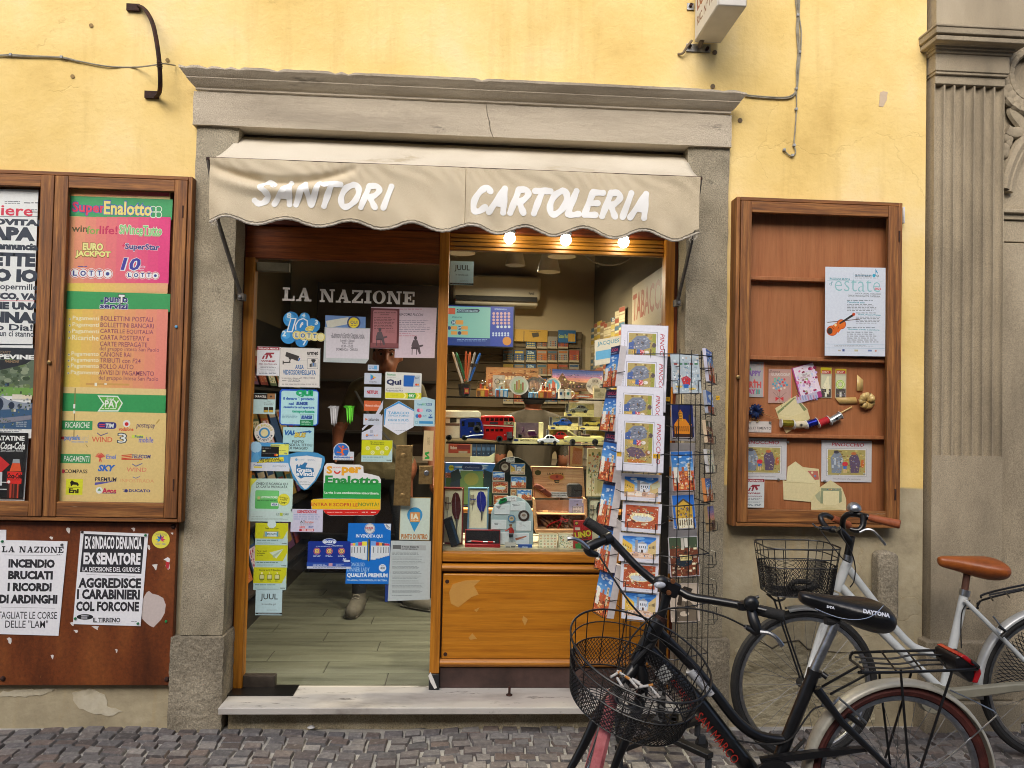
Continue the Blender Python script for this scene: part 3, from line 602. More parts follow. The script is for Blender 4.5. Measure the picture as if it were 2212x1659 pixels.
mb=MB();mb.box(PX1,PX1+1.2,-.02,.03,P(900,1390,-.02).z,P(900,1365,-.02).z,STONEP).box(PX1,PX1+1.2,0,.03,P(900,1435,0).z,P(900,1391,0).z,STONEP).box(PX1,PX1+1.2,.012,.03,P(900,1578,0).z,P(900,1440,0).z,STONEP).box(PX1,PX1+1.2,.012,.03,0,P(900,1584,0).z,STONEP)
mb.bld('impost',nb,bevel=.004)
fr('B5');mb=MB();mb.pprism([(868,770),(866,400),(870,370),(885,352),(930,346),(972,352),(988,372),(991,400),(990,745),(980,770)],-.075,0,STONER)
tag(mb.bld('stone_guard_post',bevel=.012,seg=3),'short rounded stone guard post against the wall behind the saddle','stone post')
op=thing('opposite_building','pale house front across the street reflected in the shop panes','building',(0,-8,0));OPW=noisy('opposite_plaster',['#6a5d46','#857656'],1.5,5,(.9,.95),.2,40)
MB().box(-14,14,-8.3,-8,0,6.2,OPW).bld('plaster_wall',op)
for i in range(8):
 x=-10.5+3*i;mb=MB().box(x-.55,x+.55,-8,-7.95,3.4,5.2,ink('#3c3a34',.7));w_=mb.bld('window',op)
 mb=MB().box(x-1.0,x+1.0,-8,-7.96,.1,2.5,ink('#24201c',.4));mb.bld('shop_window',op)
fr('N');YF=.12;ZD0,ZD1=ZS,W(750,568,YF+.03).z
sf=thing('shopfront','varnished wooden shopfront with glass door and display window','shopfront',(W(950,1490,YF).x,YF,ZS))
def stile(u0,u1,v,vt=None):a=W(u0,v,YF).x;b=W(u1,v,YF).x;return a,b
A0,A1=stile(529,551,562);B0,B1=stile(949.5,970.5,560);C0,C1=stile(1437,1457,560);ZH=W(740,492,YF).z;ZT=W(740,562,YF).z
XJ0,XJ1=JL1,JR0
mb=MB().box(A0,A1,YF,YF+.06,ZS+.001,ZT,wd_or('z'));mb.bld('door_post',sf,bevel=.003)
mb=MB().box(B0,B1,YF-.012,YF+.06,ZS+.08,ZH,wd_or('z'));mb.bld('door_post',sf,bevel=.003)
mb=MB().box(B0-.001,B1+.001,YF-.014,YF+.061,ZS+.001,ZS+.079,ink('#17181c',.35));mb.bld('post_shoe',sf,bevel=.003)
mb=MB().box(C0,C1,YF-.012,YF+.06,ZS+.001,ZH,wd_or('z'));mb.bld('door_post',sf,bevel=.003)
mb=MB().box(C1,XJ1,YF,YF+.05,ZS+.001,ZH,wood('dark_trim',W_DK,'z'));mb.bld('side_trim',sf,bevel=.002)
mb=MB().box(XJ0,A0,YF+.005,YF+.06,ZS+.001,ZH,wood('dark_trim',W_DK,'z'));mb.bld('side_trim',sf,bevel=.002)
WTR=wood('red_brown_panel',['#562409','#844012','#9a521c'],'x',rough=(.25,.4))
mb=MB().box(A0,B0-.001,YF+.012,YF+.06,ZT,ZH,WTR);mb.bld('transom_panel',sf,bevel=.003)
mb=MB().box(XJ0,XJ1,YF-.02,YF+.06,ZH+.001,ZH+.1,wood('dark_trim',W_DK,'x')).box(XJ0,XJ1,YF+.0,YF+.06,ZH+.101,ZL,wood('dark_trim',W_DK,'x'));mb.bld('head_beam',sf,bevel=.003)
mb=MB();zt,zb=ZH,W(1205,548,YF+.02).z
for i,(f0,f1,yo)in enumerate(((0,.3,.03),(.3,.52,.022),(.52,.78,.016),(.78,1,.022))):
 mb.box(B1+.001,C0-.001,YF+yo,YF+.06,zt-(zt-zb)*f1+.003,zt-(zt-zb)*f0,wood('housing_pine',['#6a400c','#855614','#96651c'],'x'))  # own pine colour of the housing, toned darker than the frame
mb.bld('shutter_housing',sf,bevel=.003)
ZW0=W(1130,1196,YF).z
def rail(v0,v1,yo,name,m=None,round_=0):
 z0,z1=W(1130,v1,YF-yo).z,W(1130,v0,YF-yo).z
 if round_:
  mb=MB();n=10;pts=[(YF+.03,z1)]+[(YF-yo*math.sin(math.pi*k/n)+.002,z1-(z1-z0)*k/n)for k in range(n+1)]+[(YF+.03,z0)]
  vs=[(x,p[0],p[1])for x in (B1+.001,C0-.001)for p in pts];k=len(pts);mb.add(vs,[(i,(i+1)%k,k+(i+1)%k,k+i)for i in range(k)]+[tuple(range(k))[::-1],tuple(k+i for i in range(k))],m)
  return mb.bld(name,sf)
 return MB().box(B1+.001,C0-.001,YF-yo,YF+.05,z0,z1,m).bld(name,sf,bevel=.004)
rail(1195,1215,.004,'window_sill',wd_or('x'));MB().box(B1+.001,C0-.001,YF+.02,YF+.05,W(1130,1430,YF).z,W(1130,1216,YF).z,ink('#2a1206',.6)).bld('backing_panel',sf)
rail(1221,1237,.016,'half_round_moulding',wd_or('x'),1);rail(1426,1443,.014,'half_round_moulding',wd_or('x'),1)
WPN=wood('panel_pine',['#985a0c','#ae6e14','#b8781c'],'x',second=('#c0964a',2.6,.8,(3,6,8)),grain=(5,.16,1))
pn=MB().box(B1+.008,C0-.012,YF+.0,YF+.045,W(1130,1424,YF).z,W(1130,1241,YF).z,WPN).bld('lower_panel',sf,bevel=.006)
for u,v in ((962,1413),(966,1256),(1395,1420)):MB().lathe([(.0001,-.006),(.008,-.004),(.01,.002)],W(u,v,YF),RUST,10,Matrix.Rotation(R(-90),3,'X')@Matrix.Scale(-1,3,V((0,0,1)))).bld('panel_bolt',pn)
MB().box(B1+.001,C0-.001,YF+.015,YF+.05,ZS+.001,W(1130,1444,YF).z,noisy('scuffed_kickplate',['#2a1f1c','#46332e','#5a4640'],6,8,(.3,.6),.1,60)).bld('kick_plate',sf,bevel=.002)
FLK=noisy('bare_pine_flake',['#b0803a','#bc8c40'],8,4,(.6,.8),.1,60)
for pts in ([(978,1262),(1005,1254),(1038,1253),(1024,1266),(1034,1284),(1018,1290),(990,1312),(974,1304),(970,1280)],[(1012,1378),(1020,1368),(1030,1380),(1016,1382)],[(1130,1330),(1140,1338),(1134,1352),(1128,1340)],[(1024,1318),(1036,1312),(1030,1322)]):MB().pprism(pts,YF-.0012,YF+.001,FLK).bld('varnish_flake',pn,loc=ABS[sf.name])
GX0,GX1=A1-.004,B0-.004;YG=YF+.03
gd=MB().box(GX0,GX1,YG,YG+.01,ZS+.012,ZT-.004,GLASS).bld('glass_door',sf);gd['label']='frameless glass door covered with stickers'
wp=MB().box(B1,C0,YG,YG+.008,ZW0-.004,zb+.004,GLASS).bld('window_pane',sf)
fr('A2');mb=MB().pprism([(1688,700),(1866,704),(1838,1360),(1655,1355)],YG-.035,YG-.028,BRASS)
for x,y in ((1765,812),(1752,1248)):mb.lathe([(.012,-.003),(.014,-.002),(.014,.03)],P(x,y,YG-.033),BRASS,14,Matrix.Rotation(R(-90),3,'X')if 0 else Matrix(((1,0,0),(0,0,1),(0,1,0))))
mb.bld('handle_plate',gd,bevel=.0015)
mb=MB().pprism([(1935,925),(2085,925),(2082,1125),(1930,1125)],YG-.02,YG,BRASS);mb.lathe([(.012,-.002),(.013,0),(.013,.01)],P(2017,1003,YG-.024),STEEL,14,Matrix(((1,0,0),(0,0,1),(0,1,0))));mb.bld('door_lock',gd,bevel=.002)
fr('A1');MB().pbox(270,205,585,290,YG-.014,YG+.022,noisy('patch_fitting',['#5c5644','#736c58'],20,4,(.3,.45),.05,60,metal=.6)).bld('top_hinge',gd,bevel=.002)
fr('N');MB().pbox(524,1460,594,1486,YG-.016,YG+.024,noisy('patch_fitting_dark',['#3c3630','#554c44'],20,4,(.35,.5),.05,60,metal=.5)).bld('bottom_hinge',gd,bevel=.002)
mb=MB().box(A0+.005,W(642,1490,YF).x,.03,YF+.05,ZS+.0005,ZS+.004,ink('#141312',.3));mb.bld('pivot_plate',sf)
mb=MB();p=G(1100,1502,ZS);mb.lathe([(.016,0),(.016,.004),(.012,.006)],p,RUST,12).box(p.x-.005,p.x+.006,p.y-.006,p.y+.006,ZS,ZS+.042,RUST);tag(mb.bld('door_stop',bevel=.002),'rusty iron pin standing in the marble step','door stop')
def lamp(u,v,lab):
 p=W(u,v,.07);zt=ZH+.001;t=thing('globe_lamp',lab,'lamp',(p.x,.07,zt-.05),'lamps under the awning beam')
 MB().lathe([(.026,-.012),(.03,-.008),(.03,0)],(p.x,.07,zt-.001),STEEL,18).bld('lamp_base',t)
 MB().sph((p.x,.07,zt-.034),.028,ink('#fff4d8',.4,24),18,(1,1,1.05)).bld('lamp_globe',t)
for u,v,l_ in ((1101,513,'lit globe lamp nearest the glass door, under the awning'),(1222,520,'middle one of the three lit globe lamps under the awning'),(1347,523,'lit globe lamp nearest the right stone jamb, under the awning')):lamp(u,v,l_)
fr('N');FAB=noisy('awning_canvas',['#b4a68b','#c6b89d','#cec1a7'],2.2,6,(.8,.95),.15,300,stretch=(1,1,1),pos=(.3,.7),spec=.2,second=('#a29174',3,.66,(1,1,.5)),grain=(420,.4))
FABT=noisy('awning_top_canvas',['#b8ae9a','#c8bfac','#cdc5b3'],1.6,6,(.8,.95),.12,260,spec=.2,second=('#b0a48c',2.2,.62,(1,1,1)),grain=(420,.35))
YA=-.29;AX0,AX1=W(454,342,YA).x,W(1512,385,YA).x;ZA=W(983,364,YA).z;YB=.07;BX0,BX1=W(521,297,YB).x,W(1480,335,YB).x;ZBK=W(1000,312,YB).z;ZVB=ZA-.262
aw=thing('awning','beige fabric awning with scalloped edge and white lettering over the shop','awning',((AX0+AX1)/2,YB,ZBK))
nx,ny=70,10;vs=[];fs=[]
for j in range(ny+1):
 t=j/ny
 for i in range(nx+1):
  s=i/nx;x=(BX0+(BX1-BX0)*s)*(1-t)+(AX0+(AX1-AX0)*s)*t;q=math.sin(math.pi*t)
  z=ZBK+(ZA-ZBK)*t-.018*q+q*.004*math.sin(s*55+t*3)*math.exp(-((s-.5)*7)**2)+q*.004*math.sin(s*40+t*5)*(1 if s<.2 or s>.85 else .3)
  vs.append((x,YB+(YA-YB)*t,z))
for j in range(ny):
 for i in range(nx):a=j*(nx+1)+i;fs.append((a,a+nx+1,a+nx+2,a+1))
o=MB().add(vs,fs,FABT).bld('canopy',aw,sharp=80);m=o.modifiers.new('thick','SOLIDIFY');m.thickness=.002;m.offset=-1
def scal(x):return (.018+.004*math.sin(x*3.1))*math.cos((x-AX0-.09+.012*math.sin(x*5))*2*math.pi/.262)+.003*math.sin(x*19)
def vy(x,z):
 t=max(0,min(1,(ZA-z)/.262));s=(x-AX0)/(AX1-AX0)
 y=YA-.006+.012*t
 y-=.004*t*math.sin(x*24+2*math.sin(x*5))+.0022*t*math.sin(x*47+z*40+3*math.sin(x*3.7))+.003*math.sin(x*9+z*26)
 y-=.003*math.sin(x*83+5*math.sin(x*11)+z*60)*math.exp(-((t-.12)/.12)**2)+.005*math.sin(x*33+2*math.sin(x*6))*max(0,t-.72)*3
 u_,w_=(s-.14)/.16,t-.04
 if abs(u_)<1:c=.30*(1-u_*u_);y+=.034*math.exp(-((w_-c)/.07)**2)*(1-u_*u_)-.026*math.exp(-((w_-c-.16)/.12)**2)*(1-u_*u_)
 if s>.47:y-=.004*math.exp(-((s-.515)/.004)**2)
 return y
nx,ny=300,60;vs=[];fs=[]
for j in range(ny+1):
 for i in range(nx+1):
  x=AX0+(AX1-AX0)*i/nx;zb=ZVB+scal(x)+(.012 if i>nx-4 else 0)-(.01 if i<6 else 0);z=ZA+.004+(zb-ZA-.004)*j/ny;vs.append((x,vy(x,z),z))
for j in range(ny):
 for i in range(nx):a=j*(nx+1)+i;fs.append((a,a+nx+1,a+nx+2,a+1))
val=MB().add(vs,fs,FAB).bld('valance',aw,sharp=80)
BRUSH={'S':(.9,[[(.86,.8),(.62,.97),(.34,.92),(.2,.7),(.48,.52),(.72,.34),(.6,.1),(.32,.02),(.06,.14)]]),'A':(.95,[[(.06,.02),(.34,.6),(.52,.98)],[(.52,.98),(.68,.5),(.84,.02)],[(.26,.36),(.74,.36)]]),'N':(1.0,[[(.08,.02),(.16,.97)],[(.16,.97),(.48,.5),(.8,.04)],[(.8,.04),(.88,.98)]]),'T':(.85,[[(.04,.93),(.5,.96),(.98,.95)],[(.5,.94),(.44,.5),(.4,.02)]]),'O':(1.0,[[(.5,.98),(.2,.78),(.12,.4),(.3,.06),(.56,.04),(.84,.3),(.88,.68),(.7,.95),(.5,.98)]]),'R':(.95,[[(.14,.02),(.18,.5),(.22,.97)],[(.22,.95),(.6,.96),(.8,.76),(.6,.52),(.28,.47)],[(.44,.48),(.64,.24),(.86,.02)]]),'I':(.5,[[(.46,.02),(.52,.98)]]),'C':(.9,[[(.86,.84),(.6,.98),(.28,.8),(.12,.44),(.26,.08),(.56,.03),(.84,.2)]]),'L':(.8,[[(.22,.98),(.16,.5),(.14,.06)],[(.14,.05),(.5,.03),(.84,.07)]]),'E':(.85,[[(.22,.97),(.17,.5),(.14,.05)],[(.22,.95),(.84,.95)],[(.2,.52),(.72,.53)],[(.14,.04),(.82,.06)]])}
def cloth_text(txt,u0,vc,u1,hp,name):
 """brush lettering: every stroke a strip with round ends, laid on the folds of the valance"""
 x0,x1=W(u0,vc,YA).x,W(u1,vc,YA).x;zc=W((u0+u1)/2,vc,YA).z;h=hp*mpp(YA);tot=sum(BRUSH[c][0]for c in txt);k=(x1-x0)/tot;mb=MB();m=noisy('white_vinyl',['#e6e6e2','#f0f0ee'],8,4,(.5,.65),.0);x=x0;st=0
 for ch in txt:
  w,strokes=BRUSH[ch]
  for s in strokes:
   pts=[V((x+(p[0]*.92+.03)*k*(w if w>.6 else .9)-(0 if w>.6 else .2*k)+(p[1]-.5)*h*.24,0,zc+(p[1]-.5)*h*.82))for p in s];q=[]
   for i in range(len(pts)-1):
    p0=pts[max(i-1,0)];p1=pts[i];p2=pts[i+1];p3=pts[min(i+2,len(pts)-1)]
    q+=[.5*((2*p1)+(p2-p0)*t+(2*p0-5*p1+4*p2-p3)*t*t+(3*p1-p0-3*p2+p3)*t**3)for t in [j/9 for j in range(9)]]
   q.append(pts[-1]);r_=h*.105;off=.0016+.00012*(st%7);st+=1;vs,fs=[],[];f=lambda p:(p.x,vy(p.x,p.z)-off,p.z);L=len(q)
   for i,p in enumerate(q):
    d=(q[min(i+1,L-1)]-q[max(i-1,0)]).normalized();nn=V((-d.z,0,d.x));wv=r_*(1+.1*math.sin(i*.5+st));vs+=[f(p+nn*wv),f(p),f(p-nn*wv)]
   for i in range(L-1):a=3*i;fs+=[(a,a+1,a+4,a+3),(a+1,a+2,a+5,a+4)]
   for e,sg in ((0,-1),(L-1,1)):
    d=(q[min(e+1,L-1)]-q[max(e-1,0)]).normalized()*sg;nn=V((-d.z,0,d.x));b=len(vs);vs+=[f(q[e]+nn*r_*math.cos(math.pi*t/8)+d*r_*math.sin(math.pi*t/8))for t in range(9)];fs+=[(3*e+1,b+t,b+t+1)for t in range(8)]
   mb.add(vs,fs,m)
  x+=w*k
 for i,f_ in enumerate(mb.f):
  a_,b_,c_=[mb.v[t]for t in f_[:3]]
  if (b_-a_).cross(c_-a_).y>0:mb.f[i]=f_[::-1]
 return mb.bld(name,val,loc=ABS[val.name],sharp=80)
cloth_text('SANTORI',552,421,850,60,'lettering');cloth_text('CARTOLERIA',1020,438,1408,66,'lettering')
sm=AX0+(AX1-AX0)*.513;mb=MB().tube([(sm,vy(sm,ZA-.26*i/9)-.001,ZA-.26*i/9)for i in range(10)],.0014,ink('#7c6f58',.9),5);mb.bld('seam',val,loc=ABS[val.name])
FRI=noisy('fringe',['#8d8577','#b3ab9d','#c9c2b6'],60,5,(.9,1),.4,200)
mb=MB();pts=[]
for i in range(321):
 x=AX0+(AX1-AX0)*i/320;z=ZVB+scal(x)-.004;pts.append((x,vy(x,z)-.001+(rnd.random()-.5)*.002,z+(rnd.random()-.5)*.003))
mb.tube(pts,.0055,FRI,6);mb.tube([(p[0],p[1]-.004,p[2]+.009)for p in pts],.0016,ink('#5c584e',.9),5)
for x0 in (AX0,AX1):
 for k in range(8):x=x0+(.004+.03*rnd.random())*(1 if x0==AX0 else -1);z=ZVB+scal(x)-.006;mb.tube([(x,YA,z),(x+(rnd.random()-.5)*.02,YA,z-.015),(x+(rnd.random()-.5)*.035,YA,z-.02-.02*rnd.random())],.0008,FRI,4)
mb.bld('fringe',val,loc=ABS[val.name])
mb=MB();mb.tube([(AX0-.018,YA+.012,ZA+.001),(AX1+.012,YA+.012,ZA+.001)],.011,RUST,12);mb.bld('front_bar',aw)
mb=MB();mb.tube([(BX0-.01,YB+.01,ZBK-.02),(BX1+.02,YB+.01,ZBK-.02)],.028,noisy('roller_tube',['#2c2622','#453b34'],12),12);mb.bld('roller',aw)
ARM=noisy('arm_iron',['#3a3632','#57524c','#6c665e'],20,6,(.6,.8),.2,90,metal=.3)
for u0,u1,v1 in ((AX0-.012,522,642),(AX1+.006,1463,655)):
 e=W(u1,v1,.02);mb=MB();mb.tube([(u0,YA+.012,ZA),(u0+(e.x-u0)*.3,YA+.1,ZA+(e.z-ZA)*.45),e],.009,ARM,6,flat=1.3);mb.box(e.x-.014,e.x+.014,.0,.05,e.z-.016,e.z+.016,ARM)
 mb.lathe([(.006,-.01),(.006,.012)],e+V((0,-.02,0)),STEEL,10,Matrix.Rotation(R(90),3,'X'));mb.bld('side_arm',aw)
YC=-.075
def casebox(name,label,u0,v0,u1,v1,yfr):
 x0,x1,z0,z1=RC(u0,v0,u1,v1,yfr);t=thing(name,label,'display case',((x0+x1)/2,0,z0));w=.018;wd,wx=wd_case('z'),wd_case('x')
 mb=MB().box(x0,x0+w,yfr,-.001,z0,z1,wd).box(x1-w,x1,yfr,-.001,z0,z1,wd).box(x0+w,x1-w,yfr,-.001,z1-w,z1,wx).box(x0+w,x1-w,yfr,-.001,z0,z0+w,wx)
 mb.bld('case_body',t,bevel=.003);return t,x0+w,x1-w,z0+w,z1-w
def door(t,x0,x1,z0,z1,sw,tw,bw,yfr,nm='case_door',hard=1):
 d=MB().box(x0,x0+sw,yfr-.006,yfr+.02,z0,z1,wd_case('z')).box(x1-sw,x1,yfr-.006,yfr+.02,z0,z1,wd_case('z')).box(x0+sw,x1-sw,yfr-.004,yfr+.02,z1-tw,z1,wd_case('x',hard)).box(x0+sw,x1-sw,yfr-.004,yfr+.02,z0,z0+bw,wd_case('x',hard)).bld(nm,t,bevel=.003)
 MB().box(x0+sw,x1-sw,yfr+.004,yfr+.008,z0+bw,z1-tw,GLASSC).bld('glass',d,loc=ABS[t.name]);return d
fr('N');lc,x0,x1,z0,z1=casebox('display_case','large weathered wooden wall case with two glazed doors full of posters',-226,369,404,1125,YC)
mid=W(106,740,YC).x;k_=mpp(YC)
dl=door(lc,x0+.002,mid-.002,z0+.002,z1-.002,27*k_,25*k_,31*k_,YC);dr=door(lc,mid+.002,x1-.002,z0+.002,z1-.002,27*k_,25*k_,31*k_,YC)
fr('r5');MB().lathe([(.004,-.014),(.009,-.012),(.01,.0)],P(545,768,YC-.004),BRASS,14,Matrix(((1,0,0),(0,0,1),(0,1,0)))).bld('lock',dr,loc=ABS[lc.name])
fr('r4');MB().pbox(1982,440,1996,570,YC-.009,YC+.004,RUST).bld('hinge',dr,loc=ABS[lc.name]);fr('r6');MB().pbox(1880,655,1894,785,YC-.009,YC+.004,RUST).bld('hinge',dr,loc=ABS[lc.name])
MB().box(x0,x1,-.012,-.002,z0,z1,W_BACK).bld('back_board',lc)
fr('r5');tag(MB().lathe([(.0001,-.008),(.006,-.006),(.007,0)],P(1921,378,YC-.007),ink('#4f8fb4',.4),12,Matrix(((1,0,0),(0,0,1),(0,1,0)))).bld('pushpin'),'blue pushpin in the right stile of the large poster case','pushpin')
YPOS=-.045
def S(y):return 356.6+.1984*y
fr('N')
gA,gB,gC,gD='#eaa566','#e8506e','#e0aa82','#dd3f80'
art=[('g',139,408,366,424,'#eba35a','#ea5f6e'),('r',139,427,367,470,'#3c9c62'),('g',138,470,366,612,'#e39c72','#de3c80'),('g',137,612,362,632,'#e0ca5a','#e4a880'),('r',136,632,362,670,'#37985a'),('g',130,670,360,838,'#e0c458','#e8887a'),('r',128,838,353,852,'#e2c48a'),('r',125,852,352,893,'#359858'),('r',118,893,350,1088,'#e2c384'),('t','Super',157,436,227,466,'#3c5ab4',.07),('t','Super',158,437,226,465,'#d83a5c',.03),('t','Enalotto',226,434,328,466,'#3c5ab4',.07),('t','Enalotto',227,436,326,465,'#ecd27a',.03),('o',331,452,7,5.5,'#d8ecd8'),('o',343,452,7,5.5,'#d8ecd8'),('o',331,464,7,5.5,'#d8ecd8'),('o',343,464,7,5.5,'#d8ecd8'),('t','win',156,487,188,501,'#5c5030',.02),('t','for',188,489,216,506,'#7fa64c',.02),('t','life!',216,488,253,506,'#c42c5c',.02),('t','SiVinceTutto',259,486,349,508,'#e8f0d8',.06),('t','SiVinceTutto',260,487,348,507,'#7cc47a',.03),('x',300,505,345,513,1,'#9ac48c'),('t','EURO',179,524,223,542,'#7a5a20',.09),('t','EURO',180,525,222,541,'#eddc94',.05),('t','JACKPOT',164,541,238,560,'#7a5a20',.09),('t','JACKPOT',165,542,237,558,'#eedd8e',.05),('p',[(263,531),(267,528),(269,523),(271,528),(276,531),(271,533),(269,538),(267,533)],'#d83060'),('t','SuperStar',271,526,344,544,'#e8e4f0',.06),('t','SuperStar',272,527,343,543,'#39347e',.03),('x',168,573,190,578,1,'#5a4a8c')]
for i,c in enumerate('L@TT.'):
 for (cx,cy,st,r0)in ((162,590,17.7,11),(280,594,14,8.6)):
  art+=[('c',cx+i*st,cy+i*.4,r0,'#eceaf2'),('o',cx+i*st,cy+i*.4,r0*.9,r0*.76,'#c84848')]
for i,c in enumerate('L@TT.'):
 for (cx,cy,st,r0)in ((162,590,17.7,11),(280,594,14,8.6)):
  if c=='@':art+=[('o',cx+i*st,cy+i*.4,r0*.5,r0*.28,'#39448e')]
  elif c=='.':art+=[('c',cx+i*st,cy+i*.4,r0*.35,'#39448e')]
  else :art+=[('t',c,cx+i*st-r0*.38,cy-r0*.5,cx+i*st+r0*.38,cy+r0*.5,'#39448e',.04)]
art+=[('t','10',261,556,304,586,'#e8e4f4',.07,.2),('t','10',262,557,303,584,'#3c369a',.03,.2),('t','e',300,574,314,584,'#eab0c8',0,.4),('c',220,650,2.5,'#2c2a78'),('t','punto',226,639,276,659,'#dcdcf0',.07),('t','punto',227,640,275,658,'#2c2a78',.03),('t','servizi',217,655,276,668,'#dcdcf0',.07),('t','servizi',218,656,275,667,'#2c2a78',.03),('t','T',256,636,270,656,'#17181c',.12),('t','T',257,637,269,654,'#eeeeee',.06)]
rows=[(689,'Pagamenti','BOLLETTINI POSTALI',328),(703,'Pagamenti','BOLLETTINI BANCARI',330),(717,'Pagamenti','CARTELLE EQUITALIA',329),(730,'Ricariche','CARTA POSTEPAY e',320),(744,'','CARTE PREPAGATE',316),(766,'Pagamento','CANONE RAI',282),(779,'Pagamento','TRIBUTI con F24',302),(792,'Pagamento','BOLLO AUTO',287),(806,'Pagamento','AVVISI DI PAGAMENTO',330)]
for i,(v,a,b,ue)in enumerate(rows):
 if a:art+=[('c',151-i*.4,v,2.4,'#e8e0c8'),('c',151-i*.4,v,1.3,'#4a4468'),('t',a,159-i*.5,v-6,(212 if len(a)>8 else 205),v+5,'#f2e8cc',.005)]
 art+=[('t',b,221-i*.5,v-5,ue,v+5,'#8a4262',.006)]
art+=[('t','del gruppo intesa San Paolo',219,750,341,761,'#8a4262'),('t','del gruppo Intesa San Paolo',217,813,339,824,'#8a4262'),('l',186,829,280,831,4,'#cf9c58'),('r',205,827,210,834,'#e8e2d4'),('r',226,828,231,831,'#e8e2d4'),('l',163,838,160,950,2,'#8a7444'),('r',159,873,163,882,'#e8e8e0'),('r',159,887,163,893,'#e8e8e0'),('p',[(211,854),(255,855),(266,871),(256,889),(211,889),(223,872)],'#d8ecd8'),('p',[(215,857),(254,858),(263,871),(254,886),(216,886),(227,872)],'#5eb048'),('t','PAY',228,865,257,880,'#eef4e6',.03),('t','Sisal',231,859,246,865,'#eef4e6',.02),('x',220,880,252,885,1,'#d8ecc8'),('r',126,909,198,928,'#38985a'),('t','RICARICHE',143,912,193,924,'#e8f2e0',.01,.12),('q',212,912,251,926,6,'#2c2f7c'),('t','TIM',229,915,246,924,'#f0f0f0',.04,.1),('l',215,917,227,917,2,'#d8405c'),('l',215,921,227,921,2,'#d8405c'),('c',274,915,7.5,'#ece6e6'),('c',274,916,4,'#c8202c'),('t','vodafone',258,923,288,931,'#d0402c',.03),('t','postepay',296,915,335,927,'#5a4468',.01,.15),('r',133,943,139,949,'#c8303c'),('t','paysafe',141,940,173,953,'#6e88c0',.04),('t','card',173,940,191,950,'#c8b8a0'),('x',155,952,190,957,1,'#8c9cc0'),('t','WIND',200,944,242,955,'#d86a4c',.02),('l',210,935,218,941,2,'#6a5a80'),('l',218,941,234,935,2,'#6a5a80'),('t','3',254,935,275,958,'#3a4048',.05),('t','3',256,937,273,956,'#e6ecf0',.0),('r',286,940,310,946,'#cfdc50'),('t','Poste',292,940,309,946,'#4a5a8c',.03),('t','mobile',301,944,331,956,'#7a7ac0',.02,.1),('r',122,981,194,1000,'#38985a'),('t','PAGAMENTI',140,985,192,997,'#e8f2e0',.01,.12),('t','Enel',230,982,251,991,'#7684c0',.03,.1)]
for k in range(9):art.append(('l',217,989,217+11*math.cos(R(200+k*17.5)),989+11*math.sin(R(200+k*17.5)),1.6,'#e0584c'))
art+=[('l',217,989,215,997,2,'#e0584c'),('l',217,989,220,997,2,'#e0584c')]
for k in range(3):art.append(('l',263,984+k*3.4,285,982+k*3.4,1.8,'#d0402c'))
art+=[('t','TELECOM',286,982,325,990,'#4a4a8c',.03,.15),('l',263,992,308,992,2,'#d0402c'),('r',135,1014,140,1022,'#d02c4c'),('t','COMPASS',141,1014,188,1022,'#4a4038',.02),('t','SKY',213,1004,249,1018,'#2c68c0',.05,.25),('t','WIND',275,1010,316,1019,'#e0846a',.01),('l',286,1002,294,1007,2,'#6a6a94'),('l',294,1007,308,1001,2,'#6a6a94'),('t','PREMIUM',207,1031,251,1040,'#302c40',.02,.1),('p',[(206,1042),(252,1039),(205,1048)],'#5c58a8'),('t','INFOSTRADA',263,1035,331,1042,'#e09c6c'),('l',287,1030,294,1033,1.5,'#7a7a9c'),('l',294,1033,303,1029,1.5,'#7a7a9c'),('r',144,1035,178,1068,'#d8d830'),('p',[(152,1042),(156,1037),(161,1041),(168,1042),(171,1047),(169,1051),(166,1047),(158,1047),(154,1051)],'#1c1810'),('l',148,1053,174,1053,.8,'#8a8a20'),('t','Eni',150,1055,170,1065,'#2c2810',.05),('c',215,1059,7,'#e4ecec'),('p',[(211,1060),(215,1054),(219,1060)],'#6ea04c'),('t','Agos',222,1054,251,1067,'#c82c54',.04),('l',222,1065,251,1065,1.5,'#3a3a84'),('t','DUCATO',280,1057,324,1063,'#3a3a7c',.04),('c',273,1060,3.5,'#3a3a7c'),('l',265,1058,276,1058,1.2,'#3a3a7c'),('l',267,1062,276,1062,1.2,'#3a3a7c'),('l',186,960,190,966,1.5,'#a88c50'),('l',338,915,345,906,3,'#c09c58')]
sheet('lottery_poster','tall orange and pink poster listing lottery games and bill payments','poster',(119,408,363,1091),YPOS,art,paper='#e2c384',shape=[(113,1091),(346,1092),(368,416),(140,407)])
DK='#343a4a'
sheet('newspaper_poster','white headline poster of a satirical paper with a red title','poster',(-180,412,83,742),YPOS,[('t','ilVernacoliere',-172,440,63,463,'#d0304c',.02),('x',10,433,44,441,2,'#6a6a74'),('x',52,435,82,441,1,'#6a6a74'),('x',67,451,83,460,2,'#3a3a44'),('l',-170,466,83,468,1,DK),('t','DITTAROVITA!',-120,471,82,485,DK,.07),('t','IL PAPA',-90,489,71,518,DK,.07),('t','annuncia',-2,525,79,540,DK,.07),('t','VEDETTE',-90,545,71,574,DK,.07),('t','PAGO IO',-90,580,77,608,DK,.07),('t',"l'ottopermille",-30,612,77,629,DK,.02),('t','DAMASCO, VAI',-70,632,76,649,DK,.07),('l',-170,649,75,650,1.2,'#d0304c'),('t','ANCHE UNA',-70,652,82,668,DK,.07),('t','NONNA!',-80,672,74,697,DK,.07),('t','buono Dia!',-70,699,66,713,DK,.03),('t','un ci stanno',2,715,71,727,DK,.02),('l',-170,742,72,744,1,DK)],shape=[(-180,405),(83,410),(70,746),(-190,744)])
